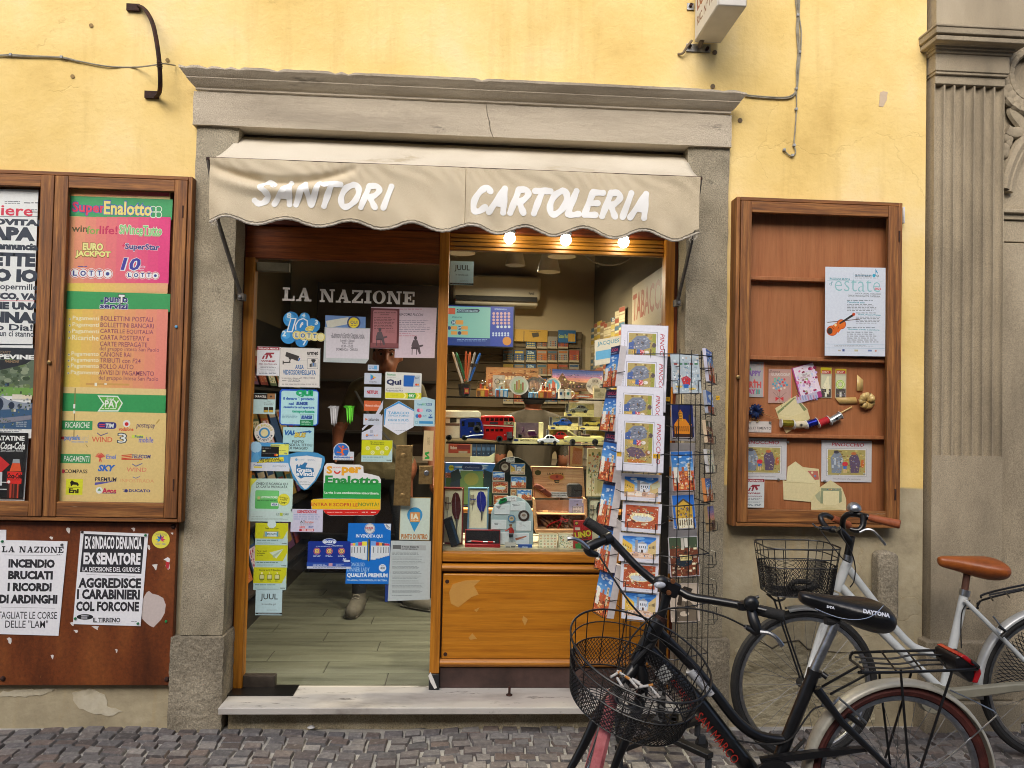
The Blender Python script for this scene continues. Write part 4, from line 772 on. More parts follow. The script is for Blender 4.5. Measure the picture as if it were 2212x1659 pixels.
fr('r5');sheet('magazine_poster','wine magazine cover with an arched stone bridge over a river','poster',(-760,570,357,1580),YPOS,[('r',-760,600,352,745,'#262a34'),('scene','bridge',-300,740,345,1490,4),('t','GRAPEVINE',-250,678,350,728,'#e8e8ea',.05),('t',"TUSCANY'S",-40,640,110,670,'#a08468',0,.3),('t','MAGAZINE',60,742,205,768,'#b8946c',0,.3),('x',175,1405,318,1470,3,'#aab4c4'),('r',-760,1485,322,1580,'#e2e2e6'),('x',-200,1490,315,1530,2,'#5c606c')],shape=[(-760,560),(359,570),(318,1560),(-790,1560)])
fr('r6');sheet('drink_poster','black poster with a red labelled cola bottle','poster',(-600,150,306,865),YPOS-.004,[('t','PATATINE',-60,183,256,233,'#e6e6e8',.04),('t','Coca-Cola',15,250,264,330,'#e6e6e8',.03,.3),('t','Zero Zuccheri 450 ml',15,332,238,356,'#d0d0d4'),('p',[(-100,300),(2,405),(105,495),(15,580),(-100,690)],'#c42a2c'),('r',-100,580,18,720,'#c8ccd4'),('r',10,684,80,692,'#dcdce0'),('r',0,760,70,768,'#dcdce0'),('r',137,390,215,438,'#17181a'),('p',[(142,436),(212,436),(217,480),(135,480)],'#9aa0a8'),('p',[(135,480),(217,480),(232,570),(104,570)],'#d8542c'),('p',[(82,570),(243,580),(232,708),(72,700)],'#d82a24'),('t','Coca-Cola',84,590,236,648,'#1a0c0c',.04,.3),('x',90,655,220,670,1,'#3a1010'),('p',[(90,704),(220,708),(205,862),(75,855)],'#3c1a16'),('r',105,710,125,858,'#b8402c'),('r',140,710,155,858,'#8a3224'),('r',185,710,200,860,'#b8402c'),('c',95,684,16,'#e4d8d8')],paper='#17171b',shape=[(-600,130),(306,152),(242,866),(-640,848)])
sheet('backing_paper','plain white sheet showing below the black cola poster','paper',(-600,100,320,915),YPOS+.004,[],shape=[(-600,80),(318,95),(263,915),(-650,905)],paper='#d6d8dc')
fr('N');WBRD=noisy('notice_board_varnish',['#44200d','#6a3414','#84491e'],1.4,8,(.35,.6),.1,30,stretch=(4,4,1),pos=(.3,.72),second=('#b07c40',16,.69,(1.3,1,.9)),grain=(60,.3))
nbd=thing('notice_board','brown varnished notice board under the poster case, scarred by old staples','notice board',W(100,1480,-.03));bx0,bx1,bz0,bz1=RC(-226,1126,376,1481,-.035)
MB().box(bx0,bx1,-.035,-.001,bz0,bz1,WBRD).bld('board',nbd,bevel=.004);ZM=Matrix(((1,0,0),(0,0,1),(0,1,0)))
fr('r7')
for x,y in ((1163,40),(1120,1064),(20,1060)):MB().lathe([(.0001,-.012),(.007,-.01),(.011,-.003),(.012,0)],P(x,y,-.035),RUST,14,ZM).bld('bolt',nbd)
YN=-.037
def pins(o,pts,y,par=True):
 for x,y_,c in pts:MB().lathe([(.0001,-.007),(.005,-.006),(.006,-.001),(.006,.002)],P(x,y_,y),ink(c,.35),12,ZM).bld('pushpin',o,loc=ABS[o.name])
GR,BK='#1c6a44','#1a1a1e'
o=sheet('newspaper_bill','white newspaper bill whose bold headline begins INCENDIO','poster',(-20,130,425,772),YN-.002,[('s','LA NAZIONE',28,174,412,214,'#24242a'),('l',28,230,408,236,1.5,'#5a5a62'),('x',380,222,412,232,1,'#3a3a40'),('t','INCENDIO',68,260,357,316,'#24242a',.06),('t','BRUCIATI',66,338,344,394,'#24242a',.06),('t','I RICORDI',62,418,336,474,'#24242a',.06),('t','DI ARDINGHI',10,498,371,556,'#24242a',.06),('l',8,580,370,588,1.5,'#5a5a62'),('t','TAGLIATE LE CORSE',0,612,368,658,'#2c2c32',.008),('t','DELLE "LAM"',46,670,312,718,'#2c2c32',.008)],shape=[(0,130),(453,139),(392,773),(-45,760)],paper='#dcdde6')
pins(o,[(416,161,'#4a4a4c'),(17,139,GR)],YN-.002)
o=sheet('newspaper_bill','newspaper bill with a black upper block and bold headline about carabinieri','poster',(515,78,970,705),YN-.002,[('p',[(562,88),(970,108),(948,357),(536,345)],'#26262c'),('t','EX SINDACO DENUNCIA',581,108,942,190,'#e2e2ea',.035),('t','EX SENATORE',572,216,932,294,'#e2e2ea',.05),('t','LA DECISIONE DEL GIUDICE',566,312,927,342,'#e2e2ea',.02),('l',580,361,905,374,1.5,'#5a5a62'),('t','AGGREDISCE',540,386,934,452,'#24242a',.05),('t','I CARABINIERI',530,462,926,528,'#24242a',.05),('t','COL FORCONE',524,544,920,608,'#24242a',.05),('e',570,646,52,18,'#1e1e22'),('x',545,632,595,660,2,'#d8d8e0'),('t','IL TIRRENO',630,652,802,682,'#24242a',.03),('l',628,684,800,688,1.5,'#3a3a40'),('x',880,672,918,680,1,'#5a5a62')],shape=[(541,70),(995,88),(943,708),(489,694)],paper='#dcdde6')
pins(o,[(553,76,'#2a2220'),(977,98,GR),(506,656,GR),(926,690,GR)],YN-.002)
sheet('paper_sheet','white sheet tucked behind the INCENDIO headline bill at the left edge','paper',(-300,60,41,300),YN,[],shape=[(-300,58),(42,62),(36,300),(-300,300)],paper='#d8d9e2')
sheet('round_sticker','round yellow sticker with a coloured leaf on the brown board','sticker',(1018,68,1139,186),YN,[('t','CANAPA LEGALE',1040,84,1118,100,'#8a8a6a'),('t','SELF 24H',1045,150,1112,164,'#6a6aa0')]+[('p',[(1078,126),(1078+dx*.5-dy*.2,126+dy*.5+dx*.2),(1078+dx,126+dy),(1078+dx*.5+dy*.2,126+dy*.5-dx*.2)],c)for dx,dy,c in ((0,-36,'#4a3a7c'),(24,-24,'#b02c6c'),(-24,-24,'#2c6ab0'),(34,2,'#c82c5c'),(-34,2,'#2c9cc8'),(22,16,'#c0306c'),(-22,16,'#2c8cc0'))],shape=[(1078.5+60*math.cos(2*math.pi*i/28),127+59*math.sin(2*math.pi*i/28))for i in range(28)],paper='#d8cf4c',th=.0006)
sheet('torn_sticker','torn pale remains of a round sticker beside the black headline bill','sticker',(950,470,1112,720),YN+.0012,[],shape=[(985,480),(1000,472),(1020,490),(1060,500),(1095,520),(1112,565),(1105,620),(1080,665),(1055,690),(1030,716),(1010,708),(985,690),(955,660),(950,600),(952,540),(970,505)],paper='#bcb0ac',th=.0006)
sheet('torn_paper','small torn white scrap with a red tip on the brown board','paper scrap',(1095,245,1142,330),YN+.001,[('p',[(1112,275),(1138,280),(1130,330),(1112,310)],'#b42c34')],shape=[(1097,262),(1125,245),(1142,258),(1136,280),(1138,320),(1128,332),(1110,305),(1118,270)],paper='#d8d4d4',th=.0006)
for i,(x,y,w,h,l_)in enumerate(((440,48,30,40,'upright torn paper scrap above the two newspaper bills'),(880,48,26,28,'torn paper scrap above the top right of the black headline bill'),(328,108,26,20,'small torn triangle of paper above the INCENDIO headline bill'),(1020,292,36,44,'square torn paper scrap right of the black headline bill'),(985,166,22,34,'torn paper corner at the edge of the black headline bill'),(612,704,50,30,'torn paper scrap under the black headline bill'),(42,785,38,42,'torn paper scrap under the INCENDIO headline bill'),(340,902,20,30,'small paper scrap low on the brown board'),(470,680,26,28,'torn paper corner at the lower left of the black headline bill'),(492,732,30,22,'curled paper scrap between the two newspaper bills'),(770,862,18,26,'thin paper scrap low on the board below the black headline bill'),(1145,80,18,14,'tiny paper scrap right of the yellow round sticker'))):
 r_=random.Random(i);sheet('torn_paper',l_,'paper scrap',(x,y,x+w,y+h),YN+.001,[],group='torn paper scraps on the notice board',shape=[(x+w*(a+.2*(r_.random()-.5)),y+h*(b+.2*(r_.random()-.5)))for a,b in ((0,.1),(.5,0),(1,.1),(.95,.6),(.8,1),(.45,.8),(.3,.5))],paper='#cfcac6',th=.0006)
tag(MB().lathe([(.0001,-.007),(.005,-.006),(.006,.001)],P(1115,675,YN+.002),ink('#1f8a4c',.35),12,ZM).bld('pushpin'),'green pushpin alone right of the torn round sticker','pushpin')
fr('N');YR=-.085
rc_,x0,x1,z0,z1=casebox('display_case','wooden wall case with one glazed door showing cards, ribbons and envelopes',1587,431,1947,1139,YR);k_=mpp(YR)
dd=door(rc_,x0+.002,x1-.002,z0+.002,z1-.002,24*k_,25*k_,28*k_,YR)
MB().box(x0,x1,-.012,-.002,z0,z1,W_BACK).bld('back_board',rc_)
fr('C2');MB().lathe([(.004,-.012),(.009,-.01),(.01,.0)],P(232,298,YR-.004),BRASS,14,ZM).bld('lock',dd,loc=ABS[rc_.name]);MB().pbox(1600,1275,1612,1370,YR-.01,YR+.004,RUST).bld('hinge',dd,loc=ABS[rc_.name]);fr('C1');MB().pbox(1752,375,1766,475,YR-.01,YR+.004,RUST).bld('hinge',dd,loc=ABS[rc_.name])
YS=-.05
for f,a in (('C1',(350,815,1640,852)),('C1',(328,1553,1590,1592)),('C2',(305,800,1470,832))):
 fr(f);_,_,q0,q1=RC(*a,YS);MB().box(x0+.012,x1-.012,YS,-.013,q0,q1,W_BACK).bld('shelf_rail',rc_,bevel=.003)
fr('C1');tag(MB().pbox(1797,150,1812,305,-.03,0,ink('#c9cbcf',.5)).bld('small_white_box',bevel=.006),'small white sensor box on the wall beside the right case','sensor')
BL,TE,GY='#3a4a5a','#2f8f9f','#6c7078'
art=[('t','animan',1338,775,1500,808,'#6a747c',.02),('c',1520,794,16,'#2ca0c4'),('t','o',1540,785,1566,808,'#6a747c',.02),('l',1535,730,1535,794,4,'#2c88b4'),('p',[(1535,730),(1556,770),(1552,776),(1535,756)],'#2c88b4'),('l',1338,793,1500,793,2,'#2c88b4'),('x',1338,810,1566,822,1,GY),('t','RASSEGNA MUSICA',1102,815,1302,836,TE,.02),('l',1080,838,1600,846,1.5,TE),('t',"d'",1102,848,1138,886,'#5a9ca8'),('t','estate',1140,830,1592,946,'#8cbac2',-.012),('l',1325,765,1325,890,1.5,TE),('t','2022',1522,906,1588,928,'#d05460',.03),('t','LUCCA | REAL COLLEGIO',1336,956,1590,974,GY,.02),('t','CHIOSTRO DI SANTA CATERINA',1266,976,1590,994,GY,.02)]
for (x0_,x1_,ys,ti)in ((1268,1560,1016,'Pianoforte solo'),(1350,1588,1134,'WAW, We Are Women'),(1268,1580,1272,"Quintetto d'archi e pianoforte")):
 art+=[('x',x0_,ys,x1_-50,ys+16,1,BL),('t',ti,x0_+(14 if x0_>1300 else 0),ys+18,x0_+(170 if 'solo' in ti else x1_-x0_),ys+36,TE,.02),('x',x0_,ys+40,x1_,ys+110+(40 if 'Q' in ti else 0),5 if 'Q' not in ti else 6,GY)]
art+=[('l',1066,1432,1620,1440,2,'#4a90b0'),('x',1150,1440,1540,1456,2,GY),('l',1066,1468,1620,1474,2,'#4a90b0'),('r',1184,1486,1210,1500,'#b0a898'),('r',1224,1480,1246,1502,'#3a5090'),('r',1336,1484,1372,1502,'#b8b090'),('r',1462,1486,1500,1502,'#7080b0'),('c',1536,1496,10,'#d09080'),('l',1085,1230,1390,1200,7,'#5a3a34'),('e',1128,1308,54,50,'#a83c0c'),('e',1128,1308,47,43,'#d8641c'),('e',1215,1248,46,48,'#a83c0c'),('e',1215,1248,40,41,'#dc6c20'),('p',[(1130,1262),(1165,1232),(1215,1290),(1185,1330)],'#d8641c'),('e',1108,1310,26,30,'#3c322c'),('p',[(1190,1238),(1205,1246),(1330,1170),(1315,1155)],'#2c2a2a'),('c',1330,1155,15,'#c0441c'),('e',1160,1255,12,14,'#e8cc9c'),('l',1180,1295,1192,1270,4,'#3a2010'),('l',1130,1275,1142,1290,4,'#3a2010')]
sheet('concert_poster','white summer concert poster with an orange violin','poster',(1061,711,1626,1545),YR+.012,art,shape=[(1066,711),(1628,722),(1624,1548),(1060,1540)],paper='#cfd3e6')
fr('C2');YQ=-.016
o=sheet('greeting_card','grey birthday card with colourful letters reading HAPPY BIRTH DAY','greeting card',(270,160,463,475),YQ,[('t','HAPPY',285,240,440,290,'#7a5a9c',.05),('t','BIRTH',285,335,440,392,'#c8504c',.05),('t','DAY',285,402,390,446,'#b8447c',.05),('r',392,405,424,446,'#3c9c94'),('r',404,405,411,446,'#c83c4c'),('c',310,200,9,'#8a4cac'),('p',[(325,240),(345,215),(352,240)],'#58a05c'),('p',[(366,345),(378,312),(390,345)],'#c84c4c'),('r',455,165,463,475,'#d87858')]+[('c',290+rnd.random()*160,170+rnd.random()*60,3,rnd.choice(['#c84c4c','#4c8ac8','#c8a03c']))for _ in range(14)],paper='#a8a2a4')
o=sheet('greeting_card','pink congratulations card with a bouquet made of buttons','greeting card',(495,225,704,528),YQ,[('t','Buona',505,236,600,262,'#6a5a54',0,.3),('t','GUARIGIONE',520,262,690,290,'#cfc6c0',.02),('r',696,225,704,528,'#d06a58')]+[('c',597+65*math.cos(i*2.4)*math.sqrt(i/22),358+62*math.sin(i*2.4)*math.sqrt(i/22),10,rnd.choice(['#4c94ac','#c8444c','#6cb49c','#d8c4b4','#a04c7c','#58a0c0']))for i in range(23)]+[('l',597,480,540,430,2,'#4a4038'),('l',597,480,655,430,2,'#4a4038'),('l',597,520,597,420,2,'#4a4038'),('l',590,480,570,425,2,'#4a4038'),('p',[(560,470),(592,482),(560,510)],'#c83038'),('p',[(630,470),(598,482),(630,510)],'#c83038')],paper='#b8918a')
o=sheet('greeting_card','tilted purple rose patterned card reading Tanti AUGURI','greeting card',(735,185,935,505),YQ-.003,[('scene','roses',740,190,930,450,2),('r',758,258,876,312,'#d8d0d4'),('t','AUGURI',772,284,862,306,'#a0486c',.01,0),('t','Tanti',785,264,840,284,'#4a4044',0,.3),('r',735,450,935,505,'#b8b0c8')]+[('r',745+i*24,455,755+i*24,500,rnd.choice(['#8a94c4','#c07c9c']))for i in range(8)],a=17,paper='#a83c7c')
for x,lab,c in ((952,'number four birthday candle in a yellow topped packet',0),(1080,'green number zero birthday candle in a yellow topped packet',1)):
 o=sheet('candle_packet',lab,'candle',(x,214+c*12,x+100,482+c*4),YQ,[('r',x,214+c*12,x+100,268,'#c9b51c'),('r',x+8,240,x+92,268,'#b83440'),('x',x+15,244,x+80,264,2,'#e6d8c0'),('r',x+6,285,x+94,478,'#4a4440'),('r',x+6,282,x+94,400,'#c8c4a8')]+([('o',x+45,362,40,20,'#9cc048'),('o',x+45,362,33,27,'#e8e8b0')]if c else [('t','4',x+20,290,x+82,445,'#e4d8b8',.06)])+[('r',x+38,430,x+56,470,'#d8d4c8')]+[('c',x+10+rnd.random()*80,380+rnd.random()*90,3,rnd.choice(['#d8c8d0','#8a7ca0','#c8b05c']))for _ in range(22)],group='candle packets in the right case',paper='#b0a890',th=.004)
GOLD=noisy('gold_ribbon',['#b08a4c','#d4b070','#e4c88c'],14,4,(.25,.4),.02,90,spec=.6)
def bow(name,lab,c,r_,m,n,tails,loops=True):
 mb=MB();r2=random.Random(n)
 for k in range(n):
  a=2.4*k;el=.1+.75*((k*.618)%1);d=V((math.cos(a)*math.cos(el),-math.sin(el),math.sin(a)*math.cos(el)));t=d.cross(V((math.sin(a),0,-math.cos(a)))).normalized();w=d.cross(t)*r_*(.24 if loops else .2);L=r_*(1 if loops else 1.15)
  if loops:pts=[c+d*L*.5*(1-math.cos(q*math.pi/5))+t*L*.3*math.sin(q*math.pi/5)for q in range(11)];ws=[.6]+[1]*9+[.6]
  else :pts=[c,c+d*L*.5+t*L*.22,c+d*L,c+d*L*.45-t*L*.1,c];ws=[1,1,.04,1,1]
  vs=[]
  for p,f in zip(pts,ws):vs+=[p-w*f,p+w*f]
  mb.add(vs,[(2*i,2*i+1,2*i+3,2*i+2)for i in range(len(pts)-1)],m)
 for t in tails:mb.add([P(*p,-.02)for p in t],[tuple(range(len(t)))],m)
 o=mb.bld(name,None,sharp=25);s=o.modifiers.new('thick','SOLIDIFY');s.thickness=.0006;return tag(o,lab,'ribbon bow')
bow('ribbon_bow','gold gift bow with long tails pinned in the right case',P(1345,500,-.022),.046,GOLD,11,[[(1270,275),(1325,325),(1320,420),(1268,420)],[(1080,478),(1260,472),(1280,528),(1120,530)],[(1115,612),(1222,552),(1232,560),(1118,622)]])
bow('ribbon_bow','dark blue star bow pinned in the right case',P(382,590,-.022),.04,noisy('navy_ribbon',['#0c1430','#1c2c58','#2c407c'],20,4,(.25,.4),0),15,[],False)
o=sheet('sign_card','small white card reading IN ALLESTIMENTO under the blue bow','sign',(270,682,530,780),YQ,[('t','IN ALLESTIMENTO',272,730,528,754,'#4a4a4e',.005,.15),('x',370,762,452,774,1,'#5a5a5e')],paper='#c4bcba');pins(o,[(513,695,'#6a6a68')],YQ)
CREAM='#d6c79c'
sheet('envelope','cream envelope with flowered lining behind the ribbon spools','envelope',(560,462,860,790),YQ-.001,[('p',[(575,600),(720,478),(740,480),(582,620)],'#7c8458'),('p',[(740,480),(832,580),(808,596),(735,560)],'#7c8458')]+[('c',590+rnd.random()*130,600-120*rnd.random(),4,rnd.choice(['#b8a03c','#d8d0a8','#4a6a4c']))for _ in range(18)]+[('p',[(582,622),(730,484),(812,600),(660,660)],CREAM),('l',570,620,720,640,1.5,'#b8a878')],shape=[(558,570),(735,462),(838,575),(862,660),(655,788),(600,690)],paper='#d2c294')
def spool(x0,y0,x1,y1,m,lab,lblc=None):
 a,b=P(x0,y0,-.036),P(x1,y1,-.036);d=(b-a).normalized();L=(b-a).length;q=d.to_track_quat('Z','Y').to_matrix();t=thing('ribbon_spool',lab,'ribbon spool',a,'ribbon spools strung in the right case')
 for h in (0,L-.003):MB().lathe([(.021,h),(.021,h+.003)],a,ink('#c8c6c8',.4),22,q).bld('spool_rim',t)
 MB().lathe([(.0175,.003),(.0175,L-.003)],a,m,22,q).bld('ribbon',t)
 if lblc:MB().lathe([(.0001,.0),(.006,.0)],(a+b)/2+V((0,-.0185,0)),ink('#d8d4d0'),14,ZM).bld('label',t)
FO=lambda c0,c1:noisy('foil_'+c0[1:],[c0,c1],30,3,(.15,.3),0,metal=.7)
spool(606,700,716,704,FO('#8a7a20','#b8a840'),'metallic gold ribbon spool at the left of the string');spool(720,716,824,712,noisy('cream_ribbon',['#c4b49c','#d0c2aa'],30),'cream ribbon spool with round label',1);spool(828,716,922,686,FO('#141c70','#2432a0'),'shiny dark blue ribbon spool');spool(928,708,1022,668,noisy('red_ribbon',['#a00c1c','#c01828'],30),'red ribbon spool beside the silver one');spool(1030,686,1128,630,FO('#9a9ea4','#c4c8cc'),'silver ribbon spool at the right of the string',1)
mb=MB();mb.tube([P(440,608,-.03),P(520,640,-.03),P(606,668,-.036)],.003,GOLD,6,flat=.3);mb.tube([P(300,672,-.02),P(340,690,-.022),P(360,660,-.024),P(415,675,-.02),P(395,690,-.022)],.004,GOLD,6,sub=4,flat=.3);tag(mb.bld('ribbon_strand'),'thin gold ribbon tied to the blue bow and spools','ribbon')
def framed(x0,y0,x1,y1,lab,cap,hid=0):
 w=x1-x0;h=y1-y0
 o=sheet('art_print',lab,'art print',(x0,y0,x1,y1),YQ-.002,[('t','PINOCCHIO',x0+w*.2,y0+h*.06,x0+w*.85,y0+h*.15,'#a83848',.02,.15),('r',x0+w*.1,y0+h*.19,x0+w*.9,y0+h*.86,'#5a5e68'),('r',x0+w*.105,y0+h*.196,x0+w*.895,y0+h*.854,'#d6d2d6'),('scene','painting',x0+w*.125,y0+h*.22,x0+w*.875,y0+h*.835,3),('t',cap,x0+w*.22,y0+h*.9,x0+w*.78,y0+h*.935,'#6a6668',0,.3)],group='wrapped art prints',paper='#c6c2c8',th=.005);return o
o=framed(206,828,667,1192,'white mounted print at the left of the lowest shelf of the right case','Les aventures d’une marionnette');pins(o,[(668,865,'#6a6a68'),(587,1190,'#6a6a68')],YQ-.004)
o=framed(950,848,1410,1215,'white mounted print at the right of the lowest shelf of the right case','The adventures of a marionette');pins(o,[(990,1205,'#6a6a68')],YQ-.004)
sheet('envelope','open cream envelope with lined flap between the two white prints','envelope',(632,1035,948,1390),YQ-.001,[('p',[(838,1115),(930,1115),(940,1190),(905,1195)],'#b8685c'),('c',880,1130,10,'#d8cfa8'),('c',905,1160,9,'#5a8cac'),('p',[(668,1080),(735,1035),(912,1205),(905,1225),(655,1205)],'#dccfa4'),('l',632,1212,905,1224,1.6,'#b0a070')],shape=[(625,1195),(660,1205),(668,1080),(735,1033),(800,1082),(938,1098),(948,1240),(920,1390),(632,1365)],paper=CREAM,th=.002)
sheet('envelope','cream envelope with a patterned card rising from it, lowest in the right case','envelope',(872,1195,1176,1465),YQ-.004,[('p',[(905,1330),(945,1290),(960,1400),(920,1360)],'#a8a888'),('r',950,1264,1140,1400,'#ddd0a6'),('r',952,1266,1138,1290,'#8c9474'),('r',952,1290,976,1400,'#8c9474'),('r',1114,1290,1138,1400,'#8c9474')]+[('c',960+rnd.random()*170,1272+rnd.random()*12,4,rnd.choice(['#b87858','#d8c88c','#4c6a8c']))for _ in range(16)]+[('r',980,1288,1112,1412,'#dccfa4'),('p',[(872,1365),(1024,1440),(1176,1365),(1176,1465),(872,1465)],CREAM),('p',[(872,1465),(1000,1432),(1050,1432),(1176,1465)],'#cdbd8e')],shape=[(872,1465),(872,1365),(945,1260),(1040,1195),(1140,1262),(1176,1360),(1176,1465)],paper='#d2c498',th=.002)
RED='#8c2434'
def guard(name,lab,x0,y0,x1,y1,d,cat='sticker'):
 w,h=x1-x0,y1-y0;X=lambda a:x0+w*a;Y=lambda b:y0+h*b
 return sheet(name,lab,cat,(x0,y0,x1,y1),d,[('r',x0,y0,x1,Y(.11),RED),('t','VIGILANZA PRIVATA',X(.06),Y(.03),X(.94),Y(.09),'#e8e0e0',.03),('p',[(X(.3),Y(.28)),(X(.42),Y(.2)),(X(.78),Y(.2)),(X(.76),Y(.26)),(X(.62),Y(.26)),(X(.7),Y(.36)),(X(.6),Y(.4)),(X(.52),Y(.27)),(X(.44),Y(.42)),(X(.36),Y(.42)),(X(.42),Y(.28))],RED),('p',[(X(.2),Y(.42)),(X(.28),Y(.3)),(X(.36),Y(.3)),(X(.28),Y(.42))],RED),('t','WORSP',X(.18),Y(.47),X(.82),Y(.53),RED,.05,.1),('t','AREA CONTROLLATA',X(.08),Y(.58),X(.9),Y(.63),'#7a4450',.02),('x',X(.14),Y(.65),X(.86),Y(.74),2,'#6a6a72'),('l',X(.02),Y(.77),X(.98),Y(.77),1,'#4a5a6a'),('t','WWW.WORSP.IT',X(.14),Y(.79),X(.8),Y(.83),'#4a5a6a'),('x',X(.08),Y(.86),X(.46),Y(.95),2,'#4a5a6a'),('x',X(.52),Y(.86),X(.92),Y(.95),2,'#4a5a6a')],paper='#c8cace')
guard('security_sticker','white and dark red security notice in the lower left corner of the right case',284,1185,466,1436,YR+.012)
fr('K3');FRAMES['K1']=(0,0,.3333);fr('K1')
br=MB();pth=[P(x,y,d)for x,y,d in ((900,38,-.012),(940,62,-.05),(985,140,-.1),(1010,240,-.13),(1028,360,-.14),(1037,470,-.13),(1038,560,-.1),(1030,605,-.05),(1010,625,-.012))]
br.tube(pth,.0115,RUST,8,sub=4,flat=.7);br.pbox(818,22,902,66,-.016,0,RUST).pbox(935,588,1024,634,-.016,0,RUST)
for k in range(4):br.tube([P(1015,395+k*12,-.15),P(1048,405+k*10,-.155),P(1052,412+k*10,-.12)],.002,RUST,5)
tag(br.bld('iron_bracket',bevel=.002),'curved rusty iron bracket fixed to the yellow wall above the left case','wall bracket')
GREYC=noisy('grey_cable',['#6c6658','#8c8674','#9a9482'],30,5,(.6,.8),.1,100);CLIP=noisy('clip',['#8a8a88','#a4a6a8'],30)
def cable(lab,runs,clips,r_=.0035):
 t=thing('cable',lab,'cable',P(*runs[0][0],-.01),'cables on the facade');mb=MB()
 for r0 in runs:mb.tube([P(x,y,-.008 if len(q)<1 else q[0])for x,y,*q in r0],r_,GREYC,6,sub=4)
 mb.bld('wire',t)
 for x,y in clips:p=P(x,y,-.012);MB().box(p.x-.006,p.x+.006,-.016,0,p.z-.006,p.z+.006,CLIP).bld('cable_clip',t,bevel=.001)
 return t
cable('thin grey cable sagging from the left edge to the iron bracket',[[(-120,357),(0,357),(70,354),(200,362),(400,371),(520,398),(700,430),(880,435),(1012,420,-.13),(1060,412,-.12),(1135,424)],[(-120,360),(0,360),(150,366),(300,369),(400,375),(515,400)]],[(68,354),(398,369)])
fr('K3');cable('bundle of grey cables running down the wall to the cornice end',[[(732,-200),(733,0),(742,95),(742,250),(748,335),(738,450),(735,580),(690,625),(600,630),(440,618),(405,612)],[(760,-200),(758,0),(754,95),(768,200),(764,335),(752,450),(740,580),(700,632),(600,638),(440,626),(405,620)],[(745,-200),(745,0),(748,95),(752,220),(757,335),(745,450),(738,585),(738,700),(728,850),(722,930),(732,985),(712,1010),(690,1005),(655,972)],[(752,-200),(752,0),(744,95),(738,200),(752,335),(744,470),(742,575)]],[(748,97),(760,336),(738,574),(738,706),(724,940),(712,1006),(660,970)])
fr('K3');sx0,sx1=W(1500,90,-.03).x,W(1556,93,-.03).x;sz=W(1528,94,-.03).z;sy0,sy1=-.39,-.035
sg=thing('hanging_sign','white projecting box sign with brown lettering at the top edge','sign',((sx0+sx1)/2,0,sz));WH=noisy('sign_white',['#b9b5ac','#cbc7be'],6,5,(.4,.6),.03,60)
MB().box(sx0,sx1,sy0,sy1,sz,sz+.7,WH).bld('sign_box',sg,bevel=.005)
Ms=Matrix(((0,1,0),(-1,0,0),(0,0,1)))
k=(sy1-sy0)/100;h_=.69
o=card('sign_face',None,None,(sx0-.002,(sy0+sy1)/2,sz+.006+h_/2),Ms,sy1-sy0-.02,h_,[('t','RIC. N° 1920',10,176,94,190,'#6a3a2a',.02),('t','LOTTO',8,148,92,168,'#8a4a2c',.05),('r',0,140,100,143,'#8a9cb4')],paper='#c9c9c6',parent=sg)
mb=MB();mb.pbox(25,285,180,335,-.008,0,STEEL).pbox(30,20,75,62,-.008,0,STEEL);mb.tube([P(110,300,-.006),(sx0+.03,-.06,sz+.003)],.012,noisy('sign_iron',['#5c5248','#7a6e60'],20),10)
for x,y in ((45,303),(158,318),(52,36)):mb.lathe([(.009,-.012),(.009,-.004)],P(x,y,-.008),RUST,6,ZM)
mb.tube([P(-30,350,-.004),P(0,345,-.02),P(30,300,-.03),P(60,262,-.03)],.006,noisy('sign_lead',['#6a5c48','#84745c'],20),6,sub=4)
mb.bld('mounting_bracket',sg)
DS=YG-.0012
def circ(cx,cy,r_,n=28,ry=None):return [(cx+r_*math.cos(2*math.pi*i/n),cy+(ry or r_)*math.sin(2*math.pi*i/n))for i in range(n)]
def stick(lab,box,art,name='sticker',**k):
 k.setdefault('th',.0005);k.setdefault('rough',.35);return sheet(name,lab,k.pop('cat','sticker'),box,k.pop('d',DS),art,**k)
fr('A1');WT='#c9c6c0'
for w_,bx_,l_ in (('LA',(527,450,800,578),'short two letter white serif word at the upper left of the glass door'),('NAZIONE',(892,474,1794,602),'long seven letter white serif word across the upper glass door')):sheet('window_lettering',l_,'lettering',bx_,DS,[('s',w_,*bx_,'#d0cac0')],paper=None)
guard('security_sticker','white and dark red security notice on the left edge of the glass door',279,1022,490,1298,DS)
o=stick('blue flower shaped lottery sticker with numbers and a big ten',(508,680,940,1028),[('c',605,755,74,'#2f86c4'),('c',735,740,50,'#2f86c4'),('c',815,815,70,'#2f86c4'),('c',580,920,72,'#2f86c4'),('c',708,965,60,'#2a7cba'),('c',690,860,90,'#2f86c4'),('c',590,735,40,'#4aa0d8'),('c',725,728,28,'#4aa0d8'),('c',560,905,38,'#4aa0d8'),('t','8',565,690,608,745,'#c8dcec',.04),('t','4',708,698,742,735,'#c8dcec',.04),('t','3',835,760,866,808,'#c8dcec',.04),('t','2',520,865,556,920,'#c8dcec',.04),('t','7',715,955,758,1008,'#c8dcec',.04),('t','10',566,740,768,882,'#d8e0e4',.1,.2),('t','10',580,752,755,872,'#2484c8',.04,.2),('t','e',745,815,830,872,'#e8dc9c',.06,.4),('t','e',750,820,825,868,'#c8b85c',.02,.4)]+[e for i in range(5)for e in (('c',662+58*i,908+5*i,42,'#d6d0a0'),('o',662+58*i,908+5*i,38,32,'#c9b848'))]+[('t','L',648,888,676,930,'#2a6ab0',.04),('o',720,912,20,11,'#2a6ab0'),('t','T',764,892,796,934,'#2a6ab0',.04),('t','T',820,896,852,938,'#2a6ab0',.04)],paper=None,gap=.0002)
